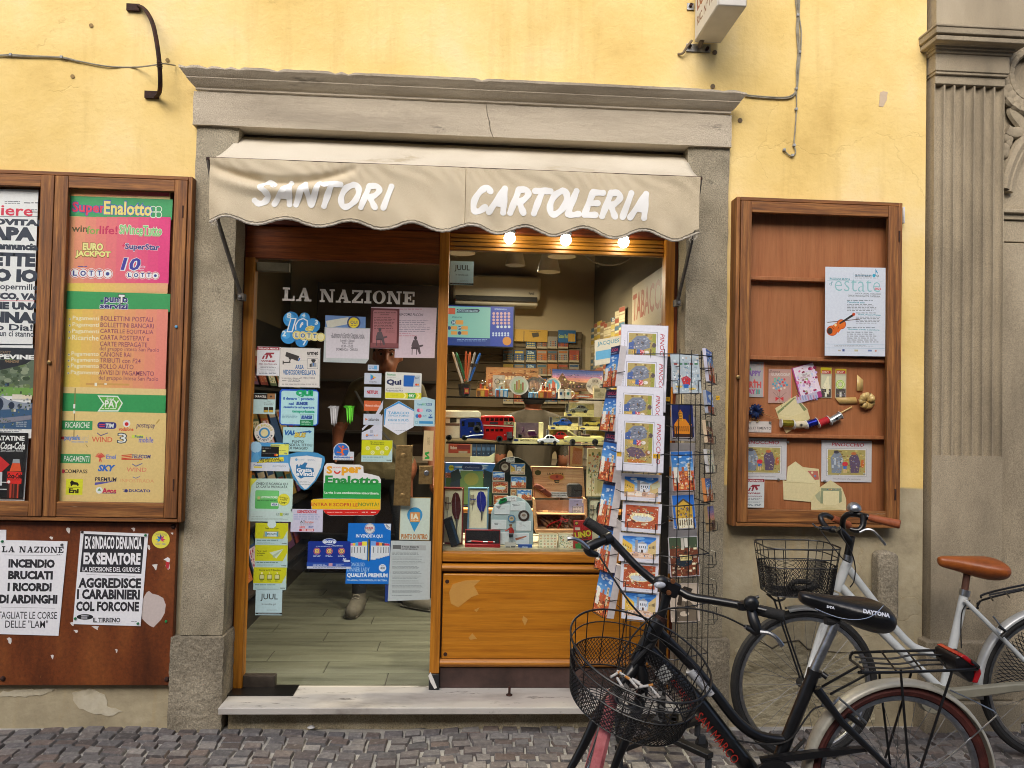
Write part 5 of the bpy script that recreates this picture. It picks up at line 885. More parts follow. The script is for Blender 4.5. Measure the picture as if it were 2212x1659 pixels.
stick('blue advertising notice with a yellow round badge behind the opening hours sheet',(935,720,1326,880),[('p',[(940,770),(1160,735),(1165,800),(960,840)],'#c4c4b4'),('c',1212,788,64,'#33406c'),('c',1212,788,50,'#d8c430'),('t','QUI',1180,768,1246,805,'#33406c',.02),('x',1182,810,1244,824,1,'#6a6440')],shape=[(937,715),(1327,732),(1324,880),(935,860)],paper='#6484b4',d=DS+.0003)
stick('opening hours sheet in a clear sleeve in the middle of the glass door',(925,828,1370,1180),[('p',[(945,838),(1368,850),(1355,1138),(942,1128)],'#c4c0c6'),('t','Si informa la Gentile Clientela che la',1003,890,1306,922,'#4a4850',.01),('t','Tabaccheria osserverà i seguenti orari:',992,916,1316,948,'#4a4850',.01),('t','Lunedì - Sabato',1085,948,1218,972,'#4a4850',.01),('t','7:00 – 13:00',1098,978,1200,998,'#4a4850',.01),('t','15:30 – 19:00',1093,1004,1204,1028,'#3a3840',.01),('t','DOMENICA - CHIUSO',1045,1034,1248,1060,'#4a4850',.01)],shape=[(930,830),(1372,842),(1358,1140),(1326,1182),(918,1168)],paper='#a8b0b0',name='opening_hours_sheet',cat='notice',d=DS-.0004)
def sitter(cx,cy,s):return [('e',cx,cy-s*.9,s*.13,s*.17,'#4a4044'),('p',[(cx-s*.35,cy-s*.3),(cx-s*.2,cy-s*.72),(cx+s*.15,cy-s*.74),(cx+s*.3,cy-s*.3),(cx+s*.62,cy-s*.35),(cx+s*.66,cy-s*.22),(cx+s*.35,cy-s*.12),(cx+s*.45,cy+s*.4),(cx+s*.3,cy+s*.45),(cx+s*.12,cy),(cx-s*.3,cy)],'#554a4e'),('l',cx-s*.28,cy,cx-s*.3,cy+s*.5,s*.06,'#453a3e'),('l',cx+s*.08,cy,cx+s*.08,cy+s*.5,s*.06,'#453a3e'),('r',cx-s*.36,cy-s*.12,cx+s*.2,cy+s*.02,'#453a3e')]
stick('white sheet about a composer with a seated statue at its foot',(1605,640,2016,1128),[('x',1655,648,1872,664,1,'#b06070'),('t','GIACOMO PUCCINI',1654,696,1884,722,'#4a444c',.01,.25),('x',1652,760,1970,880,7,'#8a828c'),('x',1652,882,1760,898,1,'#b07080'),('x',1652,908,1820,922,1,'#b04050')]+sitter(1810,1040,115),shape=[(1380,636),(2016,643),(1994,1130),(1606,1126),(1610,1040),(1374,1034)],paper='#c2b2ba',name='notice_sheet',cat='notice')
stick('dark red leaflet with a seated statue pinned over the composer sheet',(1376,650,1648,1032),[('q',1398,668,1628,1020,14,'#a06a6c'),('x',1410,684,1618,700,1,'#3a2428'),('x',1470,704,1556,718,1,'#3a2428'),('x',1408,732,1616,850,8,'#5c383c'),('x',1520,862,1616,884,2,'#5c383c'),('r',1376,985,1644,1028,'#7c4a4c')]+sitter(1465,955,110),paper='#5e2a2e',name='leaflet',cat='leaflet',d=DS-.002)
DG='#3a3634'
stick('white video surveillance notice with a grey camera drawing',(490,1022,888,1420),[('q',498,1032,880,1412,18,'#6a7478'),('q',502,1036,876,1408,16,WT),('p',[(560,1070),(685,1112),(668,1160),(548,1112)],DG),('l',676,1160,690,1130,12,'#3a6ab0'),('c',598,1128,16,DG),('l',598,1135,590,1175,10,DG),('l',530,1172,600,1172,10,DG),('r',524,1156,534,1192,DG),('l',692,1156,760,1158,2,'#8a8a8a'),('q',762,1134,866,1234,8,'#5a5e60'),('q',765,1137,863,1231,7,WT),('c',822,1158,18,DG),('e',822,1150,24,10,'#2c2a2a'),('p',[(795,1176),(850,1176),(850,1215),(795,1215)],'#8a9094'),('p',[(818,1178),(828,1178),(826,1206),(820,1206)],'#3a6ab0'),('r',785,1186,804,1216,DG),('t','urmet',762,1064,866,1100,'#2a2626',.04),('x',764,1104,856,1116,1,'#4a4644'),('t','AREA',646,1196,728,1236,'#3a6898',.03),('t','VIDEOSORVEGLIATA',530,1246,842,1294,'#3a6898',.03),('t','La registrazione è effettuata da',518,1318,690,1334,'#4a4a48',.01),('t','LA TABACCHERIA',695,1314,834,1332,'#4a5058',0,.2),('x',518,1342,568,1356,1,'#4a4a48'),('t','SICUREZZA',580,1338,692,1360,'#4a5058',.01,.2),('x',516,1374,850,1390,1,'#5a5a58')],shape=[(496,1024),(890,1036),(882,1420),(484,1410)],paper=WT)
fr('A2');PA='#a9c4c4'
stick('white battery advert sticker with a black and copper top band',(136,138,368,358),[('r',136,138,286,200,'#1c1a1a'),('r',286,138,368,200,'#8a6440'),('t','DURACELL',150,158,270,180,'#c8c4bc',.05),('t','+',312,156,336,180,'#1c1a1a',.05),('t','Non',280,212,316,226,'#5a5a58'),('t','dimenticare',245,232,350,246,'#5a5a58'),('t','le batterie!',252,250,344,264,'#5a5a58'),('r',245,285,292,342,'#2a2620'),('r',300,285,346,342,'#2a2620'),('r',250,318,290,340,'#b89a3c'),('r',304,318,344,340,'#b89a3c')],paper=PA)
stick('large blue bordered notice saying the money is kept in a time lock safe',(414,90,840,488),[('q',438,112,824,470,22,'#a4cccf'),('t','QUI',596,98,780,176,'#1f9c64',.1),('t','il denaro è protetto',462,178,792,216,'#2a5aa4',.05),('t','nel',518,232,570,262,'#2a5aa4',.05),('t','BUNKER',600,228,724,264,'#224a94',.08,.2),('t','cassaforte ad apertura',464,272,792,306,'#2a5aa4',.05),('t','temporizzata',556,318,796,354,'#1f9c7c',.06),('x',444,364,634,408,3,'#6a94a4'),('r',642,362,784,486,'#1f7c50'),('r',645,365,781,424,'#a4cccf'),('t','BUNKER',654,376,774,416,'#224a94',.08,.2),('x',656,430,770,478,3,'#a4ccb4')],shape=[(440,86),(820,96),(844,125),(838,465),(812,488),(440,482),(412,455),(418,112)],paper='#1c4cb0')
stick('round white sticker ringed with lettering around a blue centre',(143,458,360,668),[('o',252,563,106,100,'#d0ccc0'),('c',252,566,58,'#2f7cb0'),('c',252,566,40,'#cfc490')]+[('t',ch,252+83*math.cos(R(a))-9,563-83*math.sin(R(a))-12,252+83*math.cos(R(a))+9,563-83*math.sin(R(a))+12,'#b8a850',.05,0,a-90)for ch,a in zip('THEBULLDOG',(163,148,133,110,95,81,67,53,38,22))]+[('t',ch,252+83*math.cos(R(a))-8,563-83*math.sin(R(a))-11,252+83*math.cos(R(a))+8,563-83*math.sin(R(a))+11,'#3a4450',.03,0,a+90)for ch,a in zip('AMSTERDAM',(200,217,235,252,268,285,301,318,336))],shape=circ(252,563,108,ry=105),paper=WT)
stick('pale blue bus ticket notice with a blue arrow',(458,506,784,766),[('t','VAI',472,538,578,592,'#1c5a9c',.06,.2),('p',[(560,566),(735,542),(732,534),(768,550),(742,572),(738,558),(562,580)],'#1c5a9c'),('t','BUS',578,562,704,616,'#7a6c30',.07,.2),('t','BUS',580,560,700,612,'#c8b44c',.04,.2),('t','PUNTO',556,646,680,674,'#2a3034',.02),('t','VENDITA TITOLI',470,682,768,710,'#2a3034',.02),('t','DI VIAGGIO',516,716,720,746,'#2a3034',.02)],paper='#9cc4c8')
stick('blue and white card top-up notice with a black bank card',(105,670,520,982),[('c',160,720,60,'#9cc4dc'),('r',108,890,518,980,'#c4ccd6'),('p',[(320,690),(520,688),(512,806),(316,800)],'#cdd05c'),('t','postepay',324,694,428,712,'#4a5a6a',.02,.2),('x',410,752,486,764,1,'#7a8040'),('t','VISA',462,780,498,796,'#3a4c84',.03),('r',222,714,406,826,'#141416'),('x',230,722,318,740,1,'#8a8a8c'),('r',234,754,262,772,'#c8c4a0'),('x',232,780,392,794,1,'#6a6a6c'),('c',372,806,12,'#c8402c'),('c',388,806,12,'#d8a02c'),('p',[(170,862),(460,826),(464,874),(168,896)],'#d2c83a'),('t','RICARICA QUI',216,836,410,866,'#2a2c20',.03,0,3),('t','LA TUA CARTA POSTEPAY',176,858,448,888,'#2a2c20',.02,0,3),('t','Postepay',136,908,228,928,'#3a5a9c',.03),('r',138,930,224,946,'#d2c83a'),('t','LOTTOMATICA',364,920,484,938,'#7a8490'),('o',350,928,8,5,'#4a8ac0'),('p',[(110,860),(140,800),(170,770),(200,830),(190,880),(120,885)],'#5a9cc8')],shape=[(113,668),(522,674),(512,984),(104,978)],paper='#4a90c4')
stick('shield shaped white scratch card sticker with a blue rim',(512,772,912,1188),[('p',[(538,828),(716,812),(882,840),(866,940),(800,1080),(715,1170),(690,1178),(640,1130),(560,1000),(528,900)],'#ccd0d2'),('c',600,856,14,'#6aa0c4'),('x',622,848,700,866,2,'#7a9cb4'),('x',722,850,810,868,2,'#7a9cb4'),('p',[(598,916),(618,906),(626,940),(640,908),(660,914),(690,886),(722,892),(700,940),(786,950),(796,1010),(786,1046),(690,1044),(650,1064),(600,1030),(596,980)],'#2a6c9c'),('t','Gratta',606,950,766,990,'#d4dade',.05),('t','eVinci!',600,988,790,1034,'#d4dade',.05),('x',594,1092,778,1116,2,'#7a8890'),('x',622,1122,752,1134,1,'#7a8890')],shape=[(512,800),(600,776),(716,770),(830,784),(905,824),(912,870),(880,970),(810,1090),(725,1178),(690,1190),(650,1172),(560,1050),(512,900)],paper='#3f86b4',d=DS-.0006)
stick('pale green prepaid card notice with a green bank card',(85,1062,565,1530),[('p',[(95,1062),(180,1064),(110,1140),(90,1300)],'#c9cc48'),('t','CHIEDI E RICARICA QUI',166,1106,504,1138,'#4a5c58',.02),('t','LA CARTA PREPAGATA',168,1140,498,1166,'#4a5c58',.02),('q',156,1194,405,1390,14,'#58ac5c'),('q',160,1198,401,1280,14,'#6cbc70'),('t','LOTTOMATICARD',218,1254,394,1278,'#cfe4d0',.04),('r',178,1258,206,1288,'#b8a870'),('x',174,1296,378,1312,1,'#2a5a34'),('r',324,1326,402,1362,'#c8d4d0'),('t','VISA',332,1334,392,1356,'#2a4c90',.04,.15),('c',462,1293,64,'#cfcc3c'),('t','PAGHI QUI LE',418,1264,508,1282,'#5a5c20',.02,0,-8),('t','BOLLETTE',426,1286,500,1302,'#5a5c20',.02,0,-8),('t','1,30€*',418,1314,492,1340,'#2a4a20',.03,0,-8),('r',80,1420,552,1530,'#b2c8c4'),('t','LIS',384,1440,414,1464,'#4a6a5c',.02),('t','CARD',456,1442,518,1462,'#4a6a5c',.02),('r',420,1436,450,1468,'#a8b83c'),('x',112,1474,236,1484,1,'#5a6a64'),('x',112,1492,520,1516,3,'#8aa09a')],shape=[(98,1062),(567,1064),(548,1532),(76,1528)],paper='#b2cec6')
stick('grey claw mark sticker on the glass',(930,266,1094,500),[('p',[(938+dx*.9,288),(970+dx*.9,268+dx*.06),(1010+dx*.62,272),(1004+dx*.6,300),(1000+dx*.5,400),(990+dx*.5,yb),(982+dx*.5,470),(970+dx*.55,360),(968+dx*.7,300)],c)for dx,yb,c in ((0,484,'#8a8a8a'),(45,500,'#a4a4a4'),(92,468,'#8a8a8a'))]+[('l',975+dx*.55,300,985+dx*.5,460,8,'#c0c0c0')for dx in (0,45,92)],paper=None)
stick('bright green claw mark sticker on the glass',(1112,260,1258,476),[('p',[(1108+dx*.9,282),(1136+dx*.9,266+dx*.05),(1176+dx*.6,270),(1172+dx*.55,300),(1170+dx*.5,385),(1160+dx*.5,yb),(1152+dx*.5,440),(1142+dx*.55,340),(1140+dx*.65,298)],c)for dx,yb,c in ((0,458,'#3a8a1c'),(50,476,'#58c02c'),(98,446,'#3a8a1c'))]+[('l',1150+dx*.55,296,1158+dx*.5,430,8,'#78dc48')for dx in (0,50,98)],paper=None)
fr('A1');SB='#b0b8c4'
stick('small pale blue sticker topmost in the column of brand stickers',(1349,1195,1454,1252),[('x',1360,1208,1442,1240,2,'#4a8cc0'),('r',1408,1204,1436,1240,'#5a9ccc')],paper=SB)
stick('pale sticker with a four coloured triangle logo',(1316,1276,1478,1382),[('p',[(1374,1286),(1428,1318),(1374,1348)],'#2c9c78'),('p',[(1374,1286),(1400,1318),(1374,1348)],'#3a84c8'),('p',[(1400,1302),(1428,1318),(1400,1334)],'#d8b43c'),('p',[(1374,1348),(1400,1318),(1412,1328)],'#c84c3c'),('t','Google Play',1360,1352,1434,1370,'#5a6068',.01)],paper=SB)
stick('pale sticker with red capital lettering in the column of small stickers',(1314,1410,1476,1512),[('t','NETFLIX',1340,1444,1448,1476,'#a82430',.05)],paper=SB)
stick('orange sticker with small white lettering',(1312,1544,1472,1642),[('t','Nintendo eShop',1322,1580,1462,1606,'#d8b0a0',.04)],paper='#b85c34')
fr('A2')
stick('pale sticker with a small orange triangle before dark lettering',(1332,360,1516,478),[('p',[(1350,402),(1378,418),(1350,432)],'#c86a34'),('t','zalando',1384,402,1500,434,'#3a3c40',.02)],paper=SB,d=DS-.0004)
stick('tall white swoosh sticker with a small pin logo at its foot',(1312,210,1545,640),[('p',[(1545,208),(1540,300),(1470,400),(1320,540),(1312,520),(1440,400)],'#b4b8c4'),('r',1402,532,1436,566,'#9aa0ac'),('c',1368,592,14,'#c8843c'),('p',[(1356,598),(1380,598),(1368,616)],'#3a5a9c'),('t','PUNTO',1384,584,1448,602,'#3a5a9c',.03),('t','LIS',1450,584,1486,602,'#c8843c',.03)],shape=[(1312,560),(1400,520),(1480,450),(1538,360),(1532,640),(1310,638)],paper='#b8bcc8')
stick('white and yellow payment card notice reading Qui',(1568,-95,1962,206),[('t','Qui',1582,-18,1742,52,'#1c2850',.05),('t','Findomestic',1590,-80,1680,-58,'#2f8c5c',.02),('x',1585,-46,1680,-36,1,'#8a8a88'),('x',1580,70,1756,86,1,'#7a7a78'),('t','Findomestic PAY',1576,94,1760,116,'#4a5468',.01),('q',1768,-60,1944,62,8,'#1f5ca8'),('p',[(1890,-60),(1944,-60),(1944,62),(1870,62)],'#a8b4bc'),('t','PAY',1895,-40,1935,-20,'#3a4a5c',.02),('c',1905,40,12,'#c8443c'),('c',1925,40,12,'#d88c3c'),('r',1570,128,1958,190,'#c9c42c'),('x',1625,150,1705,158,1,'#5a5a20'),('p',[(1760,130),(1780,130),(1800,160),(1780,190),(1760,190),(1780,160)],'#e0dc88'),('p',[(1808,132),(1890,132),(1905,160),(1890,192),(1808,192),(1822,160)],'#3f9a44'),('t','PAY',1828,146,1886,178,'#dce8d4',.05),('p',[(1905,130),(1925,130),(1945,160),(1925,190),(1905,190),(1925,160)],'#e0dc88')],shape=[(1580,-100),(1960,-84),(1966,-70),(1956,204),(1946,210),(1572,196),(1564,186),(1570,-90)],paper='#c9cac4',d=DS-.0006)
stick('hexagonal white and blue tobacco sticker',(1553,220,1880,588),[('p',[(1716,246),(1866,330),(1864,494),(1704,578),(1570,486),(1574,312)],'#c8ccd4'),('p',[(1716,220),(1880,318),(1880,330),(1716,244),(1580,310),(1562,480),(1555,480),(1558,310)],'#2f86c0'),('t','TABACCO',1602,334,1828,362,'#5a9cc0',.03),('t','SENZA FUMO?',1602,368,1828,388,'#5a9cc0',.02),('t','OGGI SI PUÒ.',1598,408,1828,440,'#5a9cc0',.03),('x',1620,460,1798,472,1,'#9ab8cc'),('x',1670,536,1792,546,1,'#6a7480')],shape=[(1716,218),(1880,316),(1876,500),(1706,590),(1550,492),(1556,308)],paper='#c8ccd4')
stick('pale blue card acceptance notice at the right edge of the glass door',(1882,172,2106,494),[('t','Carta',1914,244,1966,266,'#3a7c9c',.03),('t','BCC',1966,244,2012,266,'#58a06c',.03),('r',2016,242,2074,268,'#2a5a8c'),('t','POS',2024,246,2066,264,'#c4d4dc',.02),('c',1932,320,20,'#b84c74'),('c',1958,320,20,'#d0a0b0'),('t','VISA',2010,308,2074,336,'#3a5a9c',.04,.15),('c',1916,382,20,'#2f6cb0'),('c',1944,382,20,'#b83c54'),('x',1974,372,2026,396,2,'#4a7c9c'),('t','V',2048,362,2074,386,'#2a5aa0',.05),('r',2038,388,2082,406,'#2a5a9c'),('r',1938,438,2086,466,'#3a84b4'),('o',1908,452,16,11,'#6a9ca8')],shape=[(1884,210),(1935,186),(2000,174),(2108,205),(2104,496),(1880,490)],paper='#a0bec8')
stick('red and blue barrier free travel sticker with an orange figure',(1002,674,1228,862),[('c',1090,760,86,'#b8c0c8'),('c',1090,760,78,'#2a64ac'),('c',1106,716,12,'#d8642c'),('l',1100,735,1095,785,22,'#d8642c'),('l',1098,745,1060,705,11,'#d8642c'),('l',1100,748,1160,740,11,'#d8642c'),('l',1096,782,1040,775,13,'#d8642c'),('l',1098,785,1120,800,13,'#d8642c'),('l',1120,800,1085,810,11,'#d8642c'),('r',1004,815,1224,862,'#c0c6cc'),('t','SENZABARRIERE',1010,822,1182,842,'#2a5aa0',.06),('t','APP',1185,824,1214,842,'#c85030',.03),('x',1010,848,1214,858,1,'#4a5a70')],shape=[(1000,820),(1006,762),(1016,715),(1045,685),(1092,674),(1140,684),(1172,718),(1180,770),(1228,772),(1224,864),(1000,858)],paper='#b8c0c8')
LIME='#b9bc1e'
def lime(lab,box,art,**k):
 x0,y0,x1,y1=box;s=y1-y0;stick(lab,box,[('r',x0,y0,x1,y0+s*.7,LIME),('p',[(x1,y0+s*.35),(x1,y1),(x0+(x1-x0)*.76,y1)],'#aac4c4'),('x',x0+10,y0+s*.74,x0+(x1-x0)*.7,y0+s*.82,1,'#4a6a68'),('x',x0+10,y0+s*.86,x0+(x1-x0)*.6,y0+s*.95,2,'#8aa8a4'),('t','mooney',x1-60,y1-22,x1-8,y1-6,'#3a4440',.03)]+art,paper='#a4c0c0',**k)
lime('lime green payment notice with five round symbols',(1313,646,1642,880),[('t','Qui puoi pagare',1404,656,1556,676,'#5a6a20',.02),('t','i Bollettini MAV',1404,678,1554,696,'#5a6a20',.02)]+[e for x,y in ((1377,732),(1485,732),(1583,732),(1430,780),(1533,780))for e in (('c',x,y,23,'#ccd088'),('c',x,y,20,'#d0d494'),('o',x,y,11,8,'#8a9438'))])
stick('big lottery sticker with white, green, yellow and red bands',(760,890,1520,1468),[('p',[(898,1110),(1520,1110),(1516,1284),(890,1280)],'#2c9448'),('p',[(760,1300),(790,1286),(1516,1284),(1514,1402),(770,1395)],'#d8b022'),('p',[(890,1400),(1512,1404),(1490,1440),(1450,1462),(960,1462),(915,1440)],'#c4241c'),('x',935,1420,1100,1438,1,'#e0a8a0'),('x',1135,1424,1275,1436,1,'#e0a8a0'),('x',1312,1418,1375,1440,1,'#e0c0b8'),('x',1412,1418,1466,1440,1,'#e0c0b8'),('t','S',928,926,992,1010,'#d89c28',.05),('o',1045,975,38,22,'#c4302c'),('r',1000,935,1092,978,'#cfd0d0'),('t','NUOVO',1004,936,1084,950,'#c87860',.02),('t','per',1095,936,1304,1030,'#d89c28',.05),('t','Enalotto',920,1034,1492,1128,'#23863c',.045),('t','La vita è una combinazione straordinaria.',915,1205,1496,1232,'#cfe0d0',.03),('t','ENTRA E SCOPRI LE',765,1328,1262,1364,'#b8502c',.02),('t','NOVITÀ!',1276,1316,1494,1364,'#6a8434',.02)],shape=[(760,1305),(785,1286),(890,1282),(898,1000),(902,930),(930,896),(1000,894),(1040,908),(1290,912),(1328,930),(1332,1000),(1420,1018),(1500,1040),(1520,1075),(1516,1400),(1480,1450),(1440,1466),(960,1466),(905,1430),(890,1400),(765,1394)],paper='#cfd0d0',d=DS-.0008,gap=.0002)
stick('white and red air conditioning hygiene notice',(545,1398,882,1642),[('t','IGIENIZZAZIONE',614,1408,820,1440,'#b02838',.05),('x',570,1446,858,1514,3,'#8494b8'),('t','A.T',642,1520,694,1545,'#2a2c34',.04),('t','Service',695,1525,786,1545,'#c06c54',.03),('x',642,1550,786,1574,2,'#4a4c54'),('r',636,1580,694,1600,'#b83844'),('t','RHOSS',640,1583,690,1597,'#d8c4c8',.03),('t','BWT',734,1580,786,1600,'#3a5a9c',.04),('r',634,1610,788,1636,'#b02c3c'),('t','0583 426208',660,1613,782,1633,'#dccccc',.04)],paper='#b9b9cc')
fr('A3')
lime('lime green notice with a car number plate, topmost of four on the lower left',(160,166,502,404),[('c',332,175,46,'#bcd0d0'),('t','Paga qui il tuo',262,214,404,232,'#5a6018',.02),('p',[(250,250),(412,252),(428,318),(234,318)],'#a8a458'),('r',262,262,400,310,'#c0d4d8'),('r',262,262,278,310,'#4a8cac'),('r',386,262,402,310,'#4a8cac'),('t','BOLLO AUTO',284,274,382,298,'#2a3438',.03)])
lime('lime green notice with a paper plane',(157,408,498,646),[('t','Paga i tuoi',172,460,274,478,'#5a6018',.03),('t','bollettini',172,484,258,500,'#5a6018',.03),('t','al volo',172,506,236,520,'#5a6018',.03),('p',[(306,486),(460,446),(382,550),(342,516)],'#bcccb4'),('p',[(342,516),(460,446),(350,548)],'#9aac94')])
lime('lime green notice with three small device drawings',(140,650,485,890),[('t','Esegui qui il T-Bonifico',202,668,426,688,'#5a6018',.03)]+[e for x in (224,308,390)for e in (('t',str((224,308,390).index(x)+1),x-8,702,x+8,722,'#e0e0a8',.02),('r',x-26,726,x+26,780,'#4a5420'),('r',x-21,731,x+21,770,'#c0c48c'),('x',x-22,786,x+22,804,2,'#6a7024'))])
def juul(lab,x0,y0,x1,y1,d=DS):
 w,h=x1-x0,y1-y0;X=lambda a:x0+w*a;Y=lambda b:y0+h*b
 stick(lab,(x0,y0,x1,y1),[('t','JUUL',X(.19),Y(.16),X(.84),Y(.45),'#24282a',.012),('t','In vendita qui.',X(.24),Y(.53),X(.78),Y(.63),'#5a6466',.01),('x',X(.42),Y(.78),X(.86),Y(.86),2,'#8a9c9e'),('r',x0,Y(.915),x1,Y(.98),'#1c2022'),('x',X(.08),Y(.93),X(.92),Y(.965),1,'#9aa4a4')],paper='#a9c4ca',d=d)
juul('pale blue sticker reading IN VENDITA QUI, lowest of the door stickers',160,892,438,1164)
stick('dark blue lottery sticker with three round icons and a white oval top',(718,332,1190,664),[('e',960,366,74,34,'#b8c4d8'),('e',960,366,68,28,'#1c3c90'),('t','extra',894,346,1028,384,'#c8d4e4',.05),('x',812,410,986,424,1,'#a4b4d4'),('t','che preferisci:',992,404,1104,422,'#c8d4e4',.02)]+[e for x in (824,958,1092)for e in (('o',x,470,36,30,'#c86c5c'),('o',x,470,24,14,'#d8b85c'),('c',x,470,9,'#d8b85c'),('x',x-40,508,x+40,536,2,'#a4b4d4'))]+[('t','10',1104,546,1142,576,'#c4d0e4',.03,.2),('q',1116,566,1184,588,9,'#b4c0d4'),('r',720,596,1188,638,'#24489c'),('x',780,606,940,634,2,'#a4b4d4'),('r',952,602,992,634,'#b88c9c'),('x',1030,606,1120,630,2,'#a4b4d4'),('r',722,638,1186,662,'#b4bccc'),('x',780,642,1140,654,1,'#5a6a94')],shape=[(726,372),(740,362),(884,362),(900,342),(960,332),(1020,340),(1040,360),(1182,364),(1190,376),(1188,656),(1176,666),(732,662),(718,650)],paper='#162f84',d=DS-.0012)
stick('bright blue poster for disposable e-cigarettes',(1150,164,1620,828),[('c',1400,225,56,'#c8c8c8'),('o',1400,225,52,48,'#5a6a80'),('t','DINNER',1354,206,1440,230,'#a83a4c',.04),('t','Lady',1366,230,1424,248,'#33343c',.02,.3),('p',[(1552,172),(1630,172),(1626,246),(1580,225)],'#c4ccd4'),('t','NOVITÀ',1566,188,1622,212,'#33343c',.03,0,-48),('t','IN VENDITA QUI',1252,288,1534,330,'#c8d8e8',.03)]+[e for k,(x,c)in enumerate(((1205,'#c86c9c'),(1232,'#d8b43c'),(1263,'#4aa4cc'),(1297,'#a83c74'),(1342,'#d8cc44'),(1438,'#6c9cd8'),(1488,'#a83444'),(1520,'#d89c3c'),(1550,'#33405c'),(1576,'#c83c4c'),(1600,'#b83c5c')))for e in (('r',x-(14+16*(1-abs(x-1390)/210)),390-30*(1-abs(x-1390)/210),x+(14+16*(1-abs(x-1390)/210)),520+54*(1-abs(x-1390)/210),'#c4ccd0'),('r',x-(14+16*(1-abs(x-1390)/210)),390-30*(1-abs(x-1390)/210),x+(14+16*(1-abs(x-1390)/210)),410,c),('r',x-4,425,x+4,490,'#5a646c'))]+[('r',1378,344,1400,578,'#1c2024'),('r',1385,344,1390,578,'#b8a43c'),('t','MONOUSO',1160,594,1340,636,'#a4c8e8',.0),('t','DINNER LADY',1160,648,1394,692,'#a4c8e8',.0),('t','QUALITÀ PREMIUM',1156,700,1588,762,'#d0dcea',.05),('t','PIÙ AROMA, PIÙ RESISTENZA, PIÙ BATTERIA.',1156,774,1586,800,'#b8d0e4',.02),('c',1538,653,40,'#c4d0dc'),('t','400',1514,640,1562,668,'#3a4450',.02),('x',1518,624,1558,634,1,'#5a6470')],shape=[(1166,164),(1632,172),(1604,830),(1134,824)],paper='#1468bc',cat='poster',name='advertising_poster')
stick('cream notice with a blue map pin reading PUNTO DI RITIRO',(1720,-115,2060,352),[('r',1735,-105,2050,342,'#b4c4b8'),('c',1890,96-20,82,'#2f84b4'),('p',[(1815,110),(1965,110),(1884,262)],'#2f84b4'),('q',1836,46,1946,152,14,'#c08850'),('t','1A',1850,62,1930,124,'#cfd0b8',.07),('x',1850,128,1932,144,1,'#d8c8a0'),('t','PUNTO DI RITIRO',1744,284,2026,338,'#a0682c',.05)],shape=[(1736,-116),(2062,-112),(2048,354),(1718,346)],paper='#ab9468')
stick('white printed gambling warning sheet at the lower right of the door',(1610,358,2062,1012),[('r',1728,406,2008,460,'#9aa0a0'),('r',1650,404,1738,446,'#5a5e5e'),('t',"Il gioco d'azzardo",1750,412,1934,434,'#24282a',.03),('t','può dare dipendenza',1750,438,1916,458,'#24282a',.02)]+[('x',1640+rnd.random()*8,475+i*52,2000,475+i*52+38,3,'#747c7c')for i in range(9)]+[('x',1640,945,1860,960,1,'#747c7c')],shape=[(1630,356),(2064,362),(2052,996),(1594,1016)],paper='#aab4b4',name='printed_sheet',cat='notice',d=DS-.0008)
stick('dark blue strip of paper showing left of the printed warning sheet',(1565,838,1600,1020),[],paper='#1c3470',d=DS+.0004,th=.0003)
fr('A2');stick('vertical gold lettered ticket sticker beside the door lock',(1972,540,2094,868),[('t','SATISPAY',2000,640,2080,672,'#8a7c5c',.02,0,-90),('p',[(1998,780),(2044,768),(2050,786),(2022,800),(2050,830),(2048,848),(1996,850),(2000,830),(2026,826),(1998,800)],'#2f8c3c')],shape=[(1990,540),(2096,542),(2082,868),(1972,866)],paper='#b8a47c',d=DS-.0004)
fr('A4');juul('pale blue sticker reading IN VENDITA QUI at the top left of the shop window',160,284,364,492)
fr('N');mb=MB();mb.pprism([(930,1452),(938,1470),(944,1486),(938,1488),(930,1474),(925,1460)],YF-.018,YF-.016,ink('#cfcdc8'));mb.bld('torn_tape',sf)
fr('N');RX0,RX1,RY1,RZ=-1.56,1.12,3.12,2.9;ZF=ZS
WIN=noisy('shop_wall_paint',['#6e644e','#7a6f58'],2,4,(.8,.9),.05,60);CEI=noisy('dark_ceiling_boards',['#2a1810','#3c2618'],2,5,(.6,.8),.2,20,stretch=(1,12,1))
struct(MB().box(RX0-.1,RX0,.3,RY1,ZF,RZ,WIN),'shop_wall');struct(MB().box(RX1,RX1+.1,.3,RY1,ZF,RZ,WIN),'shop_wall');struct(MB().box(RX0-.1,RX1+.1,RY1,RY1+.1,ZF,RZ,noisy('back_wall_paint',['#bcaa86','#c8b692'],2,4,(.8,.9),.05,60)),'shop_wall')
struct(MB().box(RX0-.1,RX1+.1,.3,RY1+.1,RZ,RZ+.1,CEI),'shop_ceiling')
struct(MB().box(RX0,OL,.29,.31,ZF,RZ,WIN).box(OR_,RX1,.29,.31,ZF,RZ,WIN).box(OL,OR_,.301,.31,ZL,RZ,WIN),'shop_wall')
FLT=noisy('plank_tiles',['#484a40','#5e6054','#6a6d60'],3,6,(.3,.45),.06,60,stretch=(.5,6,1));mb=MB();mb.box(RX0,RX1,.17,RY1,ZF-.05,ZF-.006,ink('#2c2a24',.8));y=.172;k=0
while y<RY1:
 x=RX0-.9*((k*.37)%1);y1=min(y+.172,RY1)
 while x<RX1:
  a,b=max(x,RX0),min(x+1.19,RX1)
  if b-a>.02:mb.box(a,b-.004,y,y1,ZF-.02,ZF-.001,FLT)
  x+=1.192
 y+=.1755;k+=1
struct(mb,'shop_floor')
rk=thing('magazine_rack','dark magazine shelving along the left wall inside the door','shelving',(-1.4,1.75,ZF));DKW=noisy('dark_laminate',['#1d1a17','#2c2824'],4,4,(.4,.6),.05,40)
